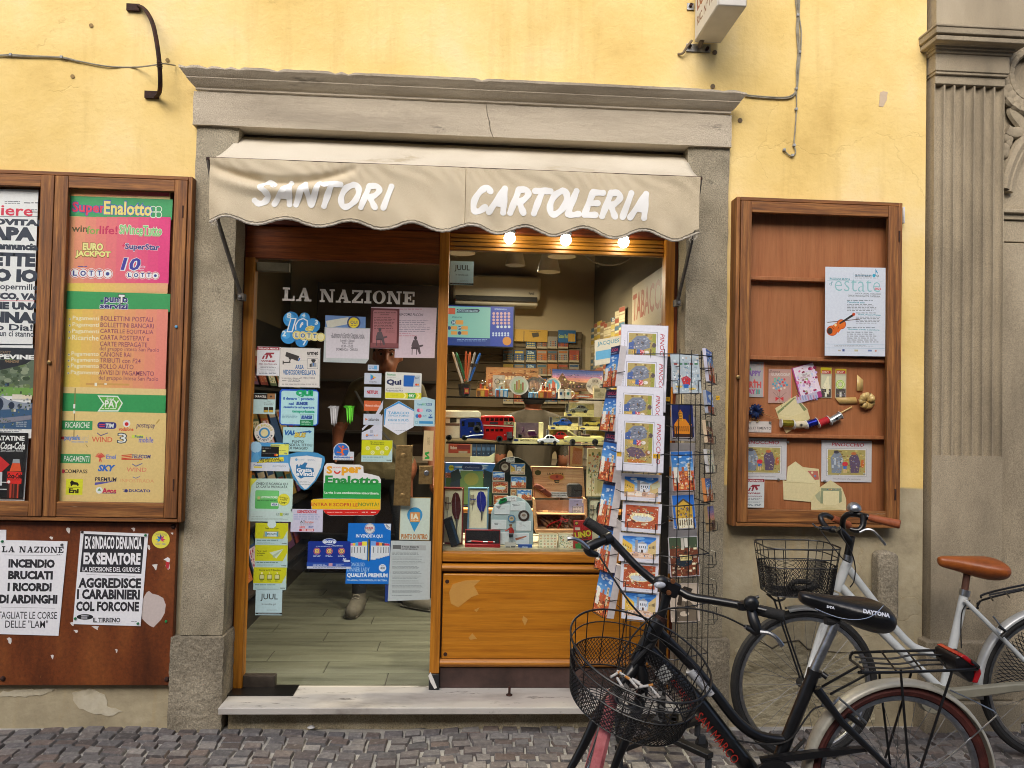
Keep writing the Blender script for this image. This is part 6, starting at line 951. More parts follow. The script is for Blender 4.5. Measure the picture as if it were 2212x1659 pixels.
MB().box(RX0+.002,-1.30,.62,3.0,ZF,ZF+.12,DKW).box(RX0+.002,-1.52,.62,3.0,ZF+.121,2.1,DKW).box(RX0+.002,-1.27,.6,.62,ZF,2.1,noisy('end_panel',['#8a7a58','#9a8a66'],3)).bld('rack_body',rk)
for i in range(4):MB().box(-1.52,-1.27,.621,2.999,ZF+.20+i*.42,ZF+.215+i*.42,DKW).bld('shelf',rk)
mcol=['#8a3c34','#34507c','#a88c4c','#5c6c54','#c4b8a4','#6a4468','#b06838','#3c6c74'];cnt=0
for i in range(4):
 for j in range(9):
  c=mcol[(i*5+j*3)%8];C=V((-1.37-.02,.8+j*.245,ZF+.22+i*.42+.14));r_=random.Random(i*9+j)
  card('magazine','%s %s'%(('lowest','second','third','top')[i].join(('magazine on the ',' shelf of the dark rack,')),'counted %s from the door end'%('first','second','third','fourth','fifth','sixth','seventh','eighth','ninth')[j]),'magazine',C,rotm(90,-18),.19,.26,[('r',6,8,94,30,r_.choice(mcol)),('scene',r_.choice(['roofs','roses','sky','floral']),8,40,92,126,j)]if j<5 else [('r',6,8,94,30,r_.choice(mcol)),('r',10,50,80,110,r_.choice(mcol))],'magazines on the rack',th=.006,paper=c)
cb_=thing('added_cabinet','dark brown cabinet wall at the back of the shop behind the door','cabinet',(-.8,2.9,ZF));BRW=noisy('cabinet_brown',['#21170f','#32241a','#3c2c20'],3,5,(.5,.7),.05,30)  # made-up cabinet, added to darken the view through the glass door
MB().box(-1.25,-.22,2.7,RY1-.001,ZF,2.5,BRW).bld('cabinet_body',cb_,bevel=.004)
for i in range(5):MB().box(-1.22,-.25,2.62,2.699,ZF+.3+i*.42,ZF+.32+i*.42,DKW).bld('shelf',cb_)
t=thing('air_conditioner','white wall air conditioner behind the shop window','air conditioner',W(1075,655,2.9));fr('A4');ACW=noisy('ac_plastic',['#ccc2a8','#d6ccb2'],4,3,(.4,.5),0)
a,b,c,e=RC(180,400,950,665,2.88);MB().box(a,b,2.88,RY1,c+.05,e,ACW).bld('ac_body',t,bevel=.03,seg=3);MB().box(a+.02,b-.02,2.9,RY1-.01,c,c+.049,ACW).bld('air_flap',t,bevel=.015)
MB().box(a+.03,b-.03,2.872,2.879,c+.035,c+.075,ink('#1e1a14',.6)).bld('air_slot',t);sheet('brand_mark',None,None,(845,555,892,578),2.877,[('t','Ferroli',845,555,892,578,'#2c2822',.02)],paper=None,parent=t)
t=thing('wall_screen','lit screen with lottery numbers in two blue panels','screen',P(415,1015,2.75));a,b,c,e=RC(60,672,712,1024,2.75)
MB().box(a-.01,b+.01,2.756,2.8,c-.01,e+.01,ink('#101216',.3)).bld('screen_casing',t,bevel=.004)
art=[('r',60,680,510,950,'#7fb4a8'),('r',510,680,708,1020,'#24409c'),('r',60,950,510,1020,'#1c3c84'),('p',[(215,700),(405,700),(420,715),(405,732),(215,732),(228,715)],'#24304c'),('t','STATISTICHE 10eLOTTO',230,706,400,726,'#a4c0c8',.03),('r',60,690,205,745,'#c05c44'),('t','RITARDATARI',178,766,264,780,'#4a7474',.03),('c',188,818,19,'#24406c'),('t','38',176,808,202,828,'#c4d0d0',.04),('r',208,798,275,836,'#d0944c'),('c',152,866,16,'#24406c'),('r',168,850,222,880,'#d0944c'),('c',242,866,16,'#24406c'),('t','77',230,858,254,876,'#c4d0d0',.04),('r',258,850,314,880,'#d0944c'),('r',168,894,222,924,'#d0944c'),('c',242,910,16,'#24406c'),('r',258,894,314,924,'#d0944c'),('t','ESTRAZIONE 216',548,696,652,710,'#9ab0d4',.03)]+[('c',540+i*33,740+j*28,12,'#c89ca0')for i in range(5)for j in range(4)]+[('c',575+i*33,856,12,'#c4c8cc')for i in range(4)]+[('c',536+i*26,912+j*18,9,'#b4c0d8')for i in range(6)for j in range(2)]+[('c',655,980,38,'#c8843c'),('x',220,960,500,985,2,'#8aa4d0')]
sheet('display',None,None,(60,676,710,1022),2.752,art,parent=t,em=.38,paper='#24409c')
def spot(x,y,z,lab,e,sp=115):
 t=thing('ceiling_spotlight',lab,'spotlight',(x,y,z),'spotlights inside the shop');MB().tube([(x,y,RZ-.001),(x,y,z+.13)],.03,ACW,14).lathe([(.05,.13),(.055,.1),(.075,.02),(.078,0)],(x,y,z),ACW,20).bld('lamp_housing',t)
 MB().lathe([(.0001,.0),(.06,.0)],(x,y,z+.004),ink('#ffe6b0',.4,9),18).bld('lamp_lens',t)
 L=bpy.data.lights.new('spot_light','AREA');L.shape='DISK';L.size=.11;L.energy=e;L.color=(1,.84,.62);L.spread=R(sp);o=bpy.data.objects.new('spot_light',L);COL.objects.link(o);o.parent=t;o.location=(0,0,-.012)
q=P(1020,378,1.5);spot(q.x,1.5,q.z,'white ceiling spotlight hanging behind the display window',13,170)
spot(-.55,2.2,2.6,'white ceiling spotlight deep inside the shop over the door side',2);spot(.35,2.2,2.6,'white ceiling spotlight near the ticket strips',9,170);spot(.5,.46,ZT+.12,'white ceiling spotlight above the toys, behind the window head',15);spot(-.05,.46,ZT+.12,'white ceiling spotlight above the pen cup, behind the window head',13)  # last two spots are unseen, added to brighten the window goods
fr('A4');tag(MB().tube([P(1300,180,1.6),P(1380,270,1.6),P(1480,312,1.6),P(1600,315,1.6),P(1680,290,1.6),P(1730,262,1.6)],.006,noisy('white_cable',['#8c8474','#a49c8a'],20),6,sub=4).bld('hanging_cable'),'pale cable sagging under the shop ceiling','cable')
ct=thing('shop_counter','dark shop counter standing behind the display window','counter',(.25,2.0,ZF));MB().box(-.45,RX1-.01,1.75,2.3,ZF,ZF+.95,DKW).bld('counter_body',ct,bevel=.004);MB().box(-.5,RX1-.01,1.7,2.32,ZF+.951,ZF+.985,noisy('counter_top',['#3c3020','#4c3e2a'],4)).bld('counter_top',ct,bevel=.004)
wb=thing('ticket_board','cream slatted board on the back wall holding scratch card packs','rack',W(1130,870,3.05));a,b,c,e=RC(130,880,1300,1560,3.06);SL=noisy('slat_board',['#5c4e36','#6c5c42'],3)
for i in range(9):MB().box(a,b,3.06+.01*(i%2)*0,RY1-.001,c+(e-c)*i/9+.004,c+(e-c)*(i+1)/9-.004,SL).bld('slat',wb)
sheet('yellow_sign','yellow lottery sign board on the back wall under the air conditioner','sign',(712,880,1010,985),3.03,[('r',800,890,806,985,'#3a3428'),('p',[(870,910),(930,905),(935,940),(880,950)],'#3a3018'),('t','Superenalotto',850,890,950,902,'#5a4a20',.02)],paper='#b8902c')
sheet('blue_sign','blue scratch card sign on the back wall right of the yellow one','sign',(1100,885,1255,995),3.03,[('t','Gratta e Vinci',1105,920,1185,955,'#a8b85c',.04),('r',1188,915,1250,985,'#b8903c')],paper='#1f5c8c')
r_=random.Random(4);n_=0;pc=['#23466a','#6a4c38','#b49a3c','#7c6a50','#8a8478','#3c5a6a','#a0602c','#94402c']
cols=['far left','second from left','third from left','middle','third from right','second from right','far right']
for i,x in enumerate((622,718,820,916,1008,1102,1198)):
 for j,y in enumerate((940,1060,1180,1300,1420)):
  if j==0 and i in (0,1,6):continue
  c='#1d4668' if i==2 and j<2 else pc[(i*3+j*5)%8]
  sheet('ticket_pack','scratch card pack in row %s of the cream board, %s column'%(('one','two','three','four','five')[j],cols[i]),'scratch card',(x,y,x+86,y+105),3.04,[('r',x,y+88,x+86,y+105,'#a89c80')]+([('t','20x',x+14,y+6,x+74,y+32,'#a8b8b4',.04)]if i==2 else [('r',x+6,y+8,x+80,y+26,pc[(i+j)%8])])+[('c',x+14+p*14,y+46+q_*16,5.5,'#b4a860' if i==2 else pc[(p+i)%8])for p in range(5)for q_ in range(3)],'scratch card packs on the back wall',th=.01,paper=c)
for i in range(9):
 Yw=2.95-i*.155;top=2.18+.03*math.sin(i)+.03;bot=1.36;h=top-bot;r_=random.Random(i);art=[]
 for k in range(int(h/.055)):
  y=k*.055/.13*100;cc=r_.choice(['#b89c3c','#94503c','#c4b894','#4c6a7c','#8c7c5c','#a8882c']if i!=6 else ['#2c5270','#b8a860']);art+=[('r',4,y+2,96,y+26,cc),('r',8,y+28,92,y+38,'#c8bc9c')]
  if i==6 and k%3==0:art.append(('t','20x',20,y+4,80,y+24,'#d0d0c0',.04))
 card('ticket_strip','%s hanging strip of lottery tickets on the right wall of the shop'%('rearmost','second rearmost','third rearmost','fourth rearmost','middle','fourth nearest','dark blue 20x','second nearest','nearest')[i],'ticket strip',(RX1-.03,Yw,(top+bot)/2),rotm(-90+8,0,0),.13,h,art,'ticket strips on the right wall',paper='#9a8c6c')
card('wall_sign','pale sign with red capital lettering on the right wall of the shop','sign',(RX1-.012,.98,2.04),rotm(-90,0,0),.95,.6,[('t','TABACCHI',3,6,97,25,'#8c4c38',.02),('t','AGENZIA',16,34,97,53,'#8c4c38',.02)],paper='#a89c84')
fr('A5');SH=glassmat('shelf_glass',(.9,.93,.92,1),1.5);D1=.27
ws=thing('window_shelf','glass shelf with souvenirs across the shop window','shelf',P(1120,690,D1));z1_=P(1120,686,.18).z;MB().box(B1+.004,C0-.004,.18,.36,z1_-.007,z1_,SH).bld('glass_panel',ws);MB().box(B1+.004,C0-.004,.176,.1795,z1_-.007,z1_,ink('#0e0f0e',.2)).bld('shelf_edge',ws)
ws2=thing('window_shelf','glass shelf with toy vehicles across the shop window','shelf',P(1120,1255,D1));z2_=P(1120,1256,.18).z;MB().box(B1+.004,C0-.004,.18,.38,z2_-.007,z2_,SH).bld('glass_panel',ws2);MB().box(B1+.004,C0-.004,.176,.1795,z2_-.007,z2_,ink('#0e0f0e',.2)).bld('shelf_edge',ws2)
zb_=P(1120,2610,YG+.012).z;fr('N');zb_=W(1130,1186,YG+.012).z
db=thing('display_floor','pale stone display floor at the bottom of the shop window','display floor',(0,.3,zb_));MB().box(B1+.001,C0-.001,YG+.012,.62,zb_-.03,zb_,noisy('travertine',['#8a8068','#a89e84','#b4aa90'],8,7,(.5,.7),.2,60,stretch=(1,1,6))).bld('stone_slab',db);MB().box(B1+.001,C0-.001,YF+.055,.6,ZF,zb_-.031,DKW).bld('base_cabinet',db)
fr('A6');MB().tube([(B1,.56,P(700,822,.56).z),(C0,.56,P(700,822,.56).z)],.016,wd_or('x'),14).bld('wooden_rail',db)
fr('A5')
t=thing('pen_cup','dark mesh pen cup at the left end of the souvenir shelf','pen cup',P(345,655,.25));c0=P(345,655,.25);c0 .z=z1_+.001
MB().lathe([(.026,0),(.034,.062),(.0325,.062),(.025,.002)],c0,ink('#141617',.5),24).bld('cup_body',t)
fr('A5');sheet('price_tag','red and gold label on the dark pen cup','label',(340,560,400,635),.212,[('r',350,580,390,615,'#b8903c')],paper='#8c2420')
for lab,c,pts,cl in (('white pen leaning left in the pen cup','#b8b4a8',((195,115),(320,500)),None),('green and white pen in the pen cup','#14603c',((240,120),(370,490)),None),('dark orange pen in the pen cup','#b4542c',((365,105),(355,480)),None),('light orange pen in the pen cup','#c06a40',((415,112),(375,480)),None),('grey pen with a black grip in the pen cup','#9a9890',((475,120),(385,480)),'#1c1c1c'),('blue pen leaning right in the pen cup','#1f5ca8',((540,130),(410,470)),'#1c1c1c')):
 a,b=P(*pts[0],.25),P(*pts[1],.25);m=ink(c,.3);t=thing('pen',lab,'pen',b,'pens in the cup');d=a-b
 MB().tube([b,b+d*.62],.0058,m,10).bld('barrel',t);MB().tube([b+d*.62,b+d*.9,a],[.006,.006,.0035],m,10).bld('button',t);MB().obox(b+d*.8+V((.004,-.006,0)),(.004,.003,.03),d.to_track_quat('Z','Y').to_matrix(),m).bld('clip',t)
 if cl:MB().tube([b+d*.5,b+d*.62],.0066,ink(cl,.4),10).bld('grip',t)
sheet('souvenir_plaque','tan souvenir plaque with an oval town square, at the back of the shelf','plaque',(610,306,1266,560),.34,[('scene','sepia',618,314,1258,552,2),('t','Lucca',1155,335,1252,372,'#4a2c18',.01,.3)],paper='#a8794a',th=.008)
sheet('souvenir_plaque','souvenir plaque with a purple sunset over arcades','plaque',(1424,330,2082,600),.34,[('scene','sunset',1434,340,2074,592,2),('t','Lucca',1935,375,2050,408,'#8a6a7c',.0,.3)],paper='#6e4c34',th=.008,a=-1)
YM=Matrix(((1,0,0),(0,0,-1),(0,1,0)))
def plate(lab,x,y,r_,rim,art,d=.3,thick=1):
 c=P(x,y,d);k=FR[2]*mpp(d);rr=r_*k;t=thing('souvenir_plate',lab,'plate',c,'souvenir plates');M=rotm(0,-12)@YM
 MB().lathe([(rr*.55,.0),(rr*.7,.004),(rr,.010),(rr,.012),(rr*.68,.0065),(.0001,.0035)],c,rim,30,M@Matrix.Scale(1,3)).bld('plate_body',t)
 A=Art();draw(A,art,lambda p,q:((p-x)*k,(y-q)*k),k);o=A.mb.bld('picture',None,loc=(0,0,0));o.rotation_euler=rotm(0,-12).to_euler();o.parent=t;o.location=V((0,-.0135,.0));return t
CER=noisy('ceramic',['#d0c8b4','#e0d8c6'],20,3,(.15,.3),0)
def townp(x,y,r_,s,cols):return [('c',x,y,r_*.92,cols[0])]+[('r',x-r_*.6+i*r_*.24,y-r_*(.2+.4*random.Random(s+i).random()),x-r_*.6+i*r_*.24+r_*.2,y+r_*.55,cols[1+(i+s)%3])for i in range(5)]+[('r',x-r_*.1,y-r_*.75,x+r_*.12,y+r_*.2,cols[1]),('e',x,y+r_*.62,r_*.55,r_*.2,cols[2])]
plate('souvenir plate with a brick bell tower, front centre of the shelf',1020,538,120,CER,townp(1020,538,105,1,['#b4bc9c','#b08c3c','#7c8a3c','#94542c']),.24)
plate('silver rimmed souvenir plate behind the glass globes',1207,535,106,noisy('pewter',['#7c7a74','#a8a69e'],30,3,(.25,.4),0,metal=.8),townp(1207,535,80,2,['#6a5444','#8a6c4c','#4a3c34','#a8886c']),.31)
plate('blue and orange souvenir plate left of the mugs',1442,535,100,CER,townp(1442,535,90,3,['#5c9cac','#b4582c','#c4c4b4','#a8401c']),.31)
plate('white souvenir plate lettered LUCCA in black',1965,545,110,CER,[('t','LUCCA',1932,455,2006,490,'#3a3428',.03),('o',1965,545,60,56,'#8a8270'),('e',1965,560,45,40,'#b4a888'),('t','BACO',1870,520,1900,560,'#3a3428',.03,0,70),('r',2030,510,2065,530,'#4a463c'),('r',2020,545,2055,560,'#4a463c')],.29)
plate('white souvenir plate half hidden at the right end of the shelf',2150,470,100,CER,[('e',2120,470,22,40,'#4a5044'),('e',2160,420,20,20,'#7a7a68')],.33)
def globe(lab,x,y,r_,base,cols,d=.235):
 c=P(x,y,d);k=FR[2]*mpp(d);rr=r_*k;t=thing('snow_globe',lab,'snow globe',V((c.x,c.y,z1_)),'snow globes');zb2=z1_+.001
 MB().sph(c,rr,glassmat('globe_glass',(.9,.88,.8,1),1.5),20).bld('globe',t)
 mb=MB();[mb.box(c.x-rr*.5+i*rr*.34,c.x-rr*.5+i*rr*.34+rr*.3,c.y-rr*.2,c.y+rr*.2,c.z-rr*.72,c.z+rr*(-.2+.45*random.Random(i+x).random()),ink(cols[i%3]))for i in range(3)];mb.bld('tiny_town',t)
 mb=MB();w=rr*1.02;mb.box(c.x-w,c.x+w,c.y-rr*.7,c.y+rr*.7,zb2,c.z-rr*.6,ink(base));mb.bld('globe_base',t,bevel=.003)
 mb=MB();[mb.box(c.x-w+.004+i*w*.64,c.x-w+w*.55+i*w*.64,c.y-rr*.7-.003,c.y-rr*.7,zb2+.003,c.z-rr*(.75+.2*random.Random(x+i).random()),ink(cols[(i+1)%3]))for i in range(3)];mb.bld('base_relief',t)
globe('snow globe with an ochre base next to the pen cup',572,528,76,'#a86c1c',['#b83c24','#6a4424','#c8a03c']);globe('snow globe with a pale blue and red base',808,530,76,'#3c7ca4',['#a8b4bc','#94482c','#c4b49c']);globe('small snow globe with a blue base before the silver plate',1200,585,55,'#4c84ac',['#a89874','#8ca4b4','#6c5c44']);globe('snow globe with an orange base left of the mugs',1348,552,76,'#b0641c',['#a8482c','#b8903c','#702c1c'])
for lab,x in (('white souvenir mug with a crest, left of the pair',1545),('white souvenir mug with a crest, right of the pair',1635)):
 c=P(x,683,.235);c.z=z1_+.001;k=FR[2]*mpp(.235);r_=40*k;h=118*k;t=thing('souvenir_mug',lab,'mug',c,'souvenir mugs')
 MB().lathe([(r_*1.06,0),(r_*1.06,h*.08),(r_,h*.1),(r_*.96,h*.86),(r_*1.03,h*.88),(r_*1.03,h),(r_*.9,h),(r_*.9,h*.1),(.0001,h*.1)],c,CER,24).bld('mug_body',t)
 MB().tube([c+V((r_*.9,0,h*.75)),c+V((r_*1.7,0,h*.72)),c+V((r_*1.8,0,h*.4)),c+V((r_*1.2,0,h*.18)),c+V((r_*.9,0,h*.16))],.0022,CER,8,sub=4).bld('mug_handle',t)
 MB().pprism([(x-16,615),(x+16,615),(x+14,640),(x,656),(x-14,640)],c.y-r_*1.05,c.y-r_*.6,ink('#24486c' if x<1600 else '#2c6c64')).bld('crest',t)
sheet('key_ring_card','white card with a ring behind the second snow globe','key ring',(694,402,842,655),.3,[('o',752,480,36,28,'#4a4640'),('r',780,415,812,438,'#d0c8b4'),('t','4,50',784,420,808,434,'#4a4640')],paper='#b4aa98')
sheet('carved_tile','small cream stone tile at the right end of the shelf','souvenir',(1950,560,2098,692),.225,[('r',1965,580,2030,610,'#8a7c58'),('p',[(1990,640),(2040,610),(2090,640)],'#9a8c64'),('r',2000,640,2080,660,'#94865e'),('t','LUCCA',1975,666,2070,684,'#7a6c48',.02)],paper='#b4a47c',th=.012)
for lab,x,y,w,h,c in (('small orange fridge magnet beside the first snow globe',635,605,66,56,'#b4582c'),('low brown model of roofs right of the mugs',1690,640,250,48,'#94522c'),('round red magnet behind the first snow globe',640,455,45,130,'#8c3c30'),('red model tower beside the orange snow globe',1420,560,60,120,'#a84a28')):
 sheet('souvenir_magnet',lab,'souvenir',(x,y,x+w,y+h),.25,[('scene','roofs',x+3,y+3,x+w-3,y+h-3,w)],paper=c,th=.008)
def wheels(mb,pts,r_,d,w,tyre='#141414',hub='#a8a8a4'):
 k=FR[2]*mpp(d)
 for x,y in pts:
  c=P(x,y,d);mb.lathe([(.0001,-.0015),(r_*k*.55,-.0015)],c,ink(hub,.3),14,YM@Matrix.Scale(-1,3,V((0,0,1))));mb.lathe([(r_*k*.5,-.001),(r_*k,.001),(r_*k,w),(.0001,w)],c,ink(tyre,.7),16,Matrix(((1,0,0),(0,0,1),(0,1,0))))
def toycar(lab,x0,y0,x1,y1,col,d=.25,roof=True,wid=.034,grp='toy cars',parent=None,hood=0,white=0):
 """side view measured in the photo, extruded to the width of the toy"""
 w,h=x1-x0,y1-y0;X=lambda a:x0+w*a;Y=lambda b:y0+h*b;pt=ink(col,.2);c=P(X(.5),y1,d)
 t=thing('toy_car',lab,'toy car',c,grp)
 low=[(0,.86),(0,.62),(.04,.5),(.2,.42),(.3,.38),(.78,.38),(.9,.5),(.99,.62),(1,.86)]if roof else [(0,.84),(.0,.5),(.08,.42),(.45,.44),(.55,.46),(.95,.45),(1,.56),(1,.84)]
 MB().pprism([(X(a),Y(b))for a,b in low],d,d+wid,pt).bld('body',t,bevel=.003,seg=2)
 if roof:
  cb=[(.3,.39),(.4,.08),(.5,.0),(.62,.02),(.76,.18),(.86,.44),(.86,.5),(.3,.5)];MB().pprism([(X(a),Y(b))for a,b in cb],d+.003,d+wid-.003,pt).bld('cabin',t,bevel=.002)
  MB().pprism([(X(a),Y(b))for a,b in ((.36,.37),(.43,.13),(.52,.1),(.52,.37))],d+.0015,d+.004,ink('#1c2022',.1)).bld('window',t);MB().pprism([(X(a),Y(b))for a,b in ((.55,.1),(.63,.12),(.73,.24),(.76,.37),(.55,.37))],d+.0015,d+.004,ink('#1c2022',.1)).bld('window',t)
 else :
  MB().pprism([(X(a),Y(b))for a,b in ((.32,.43),(.38,.1),(.42,.1),(.41,.43))],d+.004,d+wid-.004,glassmat('toy_glass',(.7,.75,.75,1))).bld('windscreen',t);MB().pprism([(X(a),Y(b))for a,b in ((.42,.43),(.44,.3),(.64,.3),(.66,.43))],d+.004,d+wid-.004,ink('#3a1a14' if hood else '#1a1818',.6)).bld('seat',t)
  if hood:MB().pprism([(X(.08),Y(.04)),(X(.12),Y(0)),(X(.34),Y(.42)),(X(.3),Y(.44))],d+.002,d+wid-.002,pt).bld('bonnet',t)
 for a in (.2,.78):mb=MB();wheels(mb,[(X(a),Y(.84))],h*(.2 if roof else .23),d-.002,.008,hub='#d0ccc0' if white else '#8a8a86');mb.bld('wheel',t)
 MB().pprism([(X(-.01),Y(.72)),(X(.06),Y(.72)),(X(.06),Y(.8)),(X(-.01),Y(.8))],d-.001,d+wid+.001,STEEL).bld('bumper',t);MB().pprism([(X(.95),Y(.72)),(X(1.01),Y(.72)),(X(1.01),Y(.8)),(X(.95),Y(.8))],d-.001,d+wid+.001,STEEL).bld('bumper',t)
 return t
def boxed(lab,x0,y0,x1,y1,col,roof,d,carlab):
 t=thing('toy_box',lab,'toy box',P((x0+x1)/2,y1,d),'boxed toy cars');CR=ink('#dccf8c',.5);w,h=x1-x0,y1-y0
 MB().pbox(x0,y1-h*.28,x1,y1,d,d+.06,CR).pprism([(x1-w*.26,y1-h*.28),(x1-w*.2,y1-h*.5),(x1,y1-h*.5),(x1,y1-h*.28)],d,d+.004,CR).pbox(x0,y0,x1,y1-h*.28,d+.055,d+.06,ink('#8c8258',.6)).bld('carton',t)
 MB().pbox(x0,y0,x0+w*.11,y1-h*.28,d,d+.002,ink('#94928c')).pbox(x0+w*.02,y0+4,x0+w*.09,y1-h*.4,d-.0005,d,ink('#3a3a3c')).bld('price_strip',t)
 A=[('e',x0+w*.13,y1-h*.13,w*.09,h*.08,'#1c2c5c'),('t','by Prima',x1-w*.24,y1-h*.18,x1-w*.06,y1-h*.08,'#4a4428',.0,.3)];sheet('print',None,None,(x0,y0,x1,y1),d-.0006,A,paper=None,parent=t)
 toycar(carlab,x0+w*.14,y0+h*.12,x1-w*.14,y1-h*.26,col,d+.012,roof,.03)
boxed('cream carton with a grey toy coupe, topmost of the boxed cars',1603,752,1956,918,'#7c8078',True,.3,'grey toy coupe in the topmost carton');boxed('cream carton holding a blue rounded toy saloon',1398,922,1756,1082,'#14489c',True,.29,'blue rounded toy saloon in its cream carton');boxed('cream carton holding a yellow toy roadster',1768,922,2126,1086,'#b8a84c',False,.3,'yellow toy roadster in its cream carton')
boxed('cream carton holding a red rounded toy saloon on the shelf',1358,1084,1700,1252,'#a8141c',True,.28,'red rounded toy saloon in its cream carton');boxed('cream carton with a cream toy roadster on the shelf',1820,1090,2110,1252,'#c0b068',False,.3,'cream and black toy roadster in its carton')
toycar('white rounded toy saloon standing in front of the cartons',1256,1146,1530,1258,'#e0e4e4',.215,white=1);toycar('yellow toy convertible with open bonnet and white wheels',1592,1092,2078,1262,'#e8d888',.21,False,.042,hood=1,white=1)
t=thing('toy_camper','blue and cream toy camper van at the left end of the shelf','toy van',P(360,1205,.23));CRM=ink('#dccca8',.5);BLU=ink('#142c74',.25)
MB().pprism([(100,1195),(100,870),(285,870),(285,1190)],.22,.29,CRM).pprism([(100,930),(320,935),(550,925),(548,870),(520,848),(100,845)],.21,.29,ink('#e4d6b4',.5)).bld('camper_box',t,bevel=.003)
MB().pprism([(288,1190),(288,940),(380,930),(530,935),(560,985),(580,1060),(582,1170),(560,1195)],.215,.285,BLU).bld('cab',t,bevel=.006)
MB().pprism([(385,990),(470,980),(472,1045),(390,1050)],.2135,.216,ink('#1a1c22',.1)).bld('window',t);MB().pprism([(490,985),(540,985),(552,1030),(494,1040)],.2135,.216,ink('#1a1c22',.1)).bld('window',t);MB().pprism([(310,975),(345,975),(345,1035),(310,1035)],.2135,.216,ink('#1a1c22',.1)).bld('window',t);MB().pprism([(165,915),(245,910),(245,990),(165,995)],.2185,.221,ink('#3a3428',.2)).bld('window',t)
mb=MB();wheels(mb,[(500,1070)],48,.208,.01,'#26282a');mb.bld('spare_wheel',t)
for x,y in ((420,1108),(552,1098)):MB().sph(P(x,y,.21),.0042,STEEL,12).bld('headlight',t)
for x in (345,150):mb=MB();wheels(mb,[(x,1180)],36,.212,.012);mb.bld('wheel',t)
MB().tube([P(360,1170,.205),P(450,1150,.2),P(580,1145,.205)],.003,STEEL,8).bld('bumper',t);MB().pbox(100,1000,285,1030,.2185,.221,ink('#6a4c34')).bld('stripe',t)
t=thing('toy_bus','red double decker toy bus beside the camper van','toy bus',P(770,1240,.25));RD=ink('#a8120f',.3)
MB().pprism([(550,1200),(550,915),(600,905),(930,905),(965,930),(970,1040),(960,1200),(800,1225)],.25,.30,RD).bld('body',t,bevel=.005);MB().pprism([(580,1018),(970,1035),(970,1046),(580,1030)],.247,.251,ink('#c0b8a0')).bld('stripe',t)
for x in (610,668,726,780):MB().pprism([(x,938),(x+42,936),(x+42,970),(x,970)],.2485,.251,ink('#2a0e0c',.2)).bld('window',t);MB().pprism([(x,1072),(x+42,1072),(x+42,1100),(x,1100)],.2485,.251,ink('#2a0e0c',.2)).bld('window',t)
for x in (835,895):MB().pprism([(x,935),(x+52,938),(x+52,975),(x,972)],.2485,.251,ink('#2a0e0c',.2)).bld('window',t)
MB().pprism([(658,985),(760,985),(760,1015),(658,1012)],.2485,.251,ink('#24222a')).pprism([(832,978),(960,982),(960,1024),(832,1020)],.2485,.251,ink('#8a7c54')).bld('advert',t);sheet('route_number',None,None,(860,985,930,1012),.247,[('t','137',870,988,920,1008,'#c8bc8c',.04)],paper='#1c1a1a',parent=t)
MB().pprism([(868,1110),(935,1105),(940,1185),(872,1190)],.238,.25,STEEL).bld('radiator',t)
for x,y in ((848,1146),(955,1160)):MB().sph(P(x,y,.243),.004,STEEL,12).bld('headlight',t)
for x in (780,910):mb=MB();wheels(mb,[(x,1195)],40,.243,.012,hub='#8c1410');mb.bld('wheel',t)
t=thing('toy_box','cream carton with a purple toy scooter','toy box',P(1130,1250,.25),'boxed toy cars');CR=ink('#dccf94',.5)
MB().pbox(945,1190,1325,1250,.25,.30,CR).pbox(945,995,985,1190,.25,.30,CR).pbox(1275,995,1325,1190,.25,.30,CR).pbox(985,995,1275,1190,.295,.30,ink('#5c4a54',.6)).bld('carton',t);sheet('print',None,None,(950,1195,1320,1245),.249,[('e',985,1210,32,14,'#1c2c5c'),('t','MOTORCYCLE',1040,1202,1250,1224,'#7c744c',.03)],paper=None,parent=t)
t=thing('toy_scooter','purple and white toy scooter inside its cream carton','toy scooter',P(1130,1180,.27));PUR=ink('#3c1434',.3)
MB().tube([P(1030,1160,.27),P(1070,1100,.27),P(1085,1050,.27),P(1055,1060,.27)],.0022,PUR,8).tube([P(1080,1080,.27),P(1090,1160,.27),P(1150,1165,.27)],.0022,PUR,8).bld('frame',t);MB().pprism([(1130,1100),(1215,1090),(1250,1150),(1200,1165),(1140,1155)],.264,.276,PUR).bld('rear_body',t,bevel=.002);MB().pprism([(1125,1100),(1150,1088),(1220,1090),(1215,1104)],.264,.276,ink('#b0a89c')).bld('saddle',t,bevel=.001)
for x in (1035,1215):mb=MB();wheels(mb,[(x,1160)],26,.268,.006);mb.bld('wheel',t)
fr('A6');ZB2=zb_
def fl(name,lab,cat,box,d,art,**k):return sheet(name,lab,cat,box,d,art,**k)
fl('game_box','large boxed card game with a blue sky picture at the left of the window floor','game box',(105,236,720,760),.4,[('scene','sky',108,240,718,420,5),('r',108,420,718,756,'#33502c'),('r',290,330,572,740,'#6c8a54'),('e',430,430,90,80,'#94944c'),('p',[(170,350),(270,300),(310,420),(180,480)],'#22363c'),('p',[(580,310),(690,350),(670,600),(590,560)],'#22363c'),('p',[(160,480),(290,430),(290,600),(190,620)],'#2a3a4c'),('q',314,252,570,320,30,'#2c3c6c'),('t','Collezione',350,276,530,296,'#98a4c0',.02),('c',180,292,34,'#c8c424'),('t','€ 29,90',150,282,210,302,'#2a2a20',.04)],th=.05,paper='#6a74a4')
BRD=ink('#17201c',.35)
def dome(x0,y0,x1,y1):return [(x0,y1),(x0,y0+(x1-x0)*.5)]+[((x0+x1)/2-(x1-x0)/2*math.cos(math.pi*i/14),y0+(x1-x0)*.5-(x1-x0)*.5*math.sin(math.pi*i/14))for i in range(1,14)]+[(x1,y0+(x1-x0)*.5),(x1,y1)]
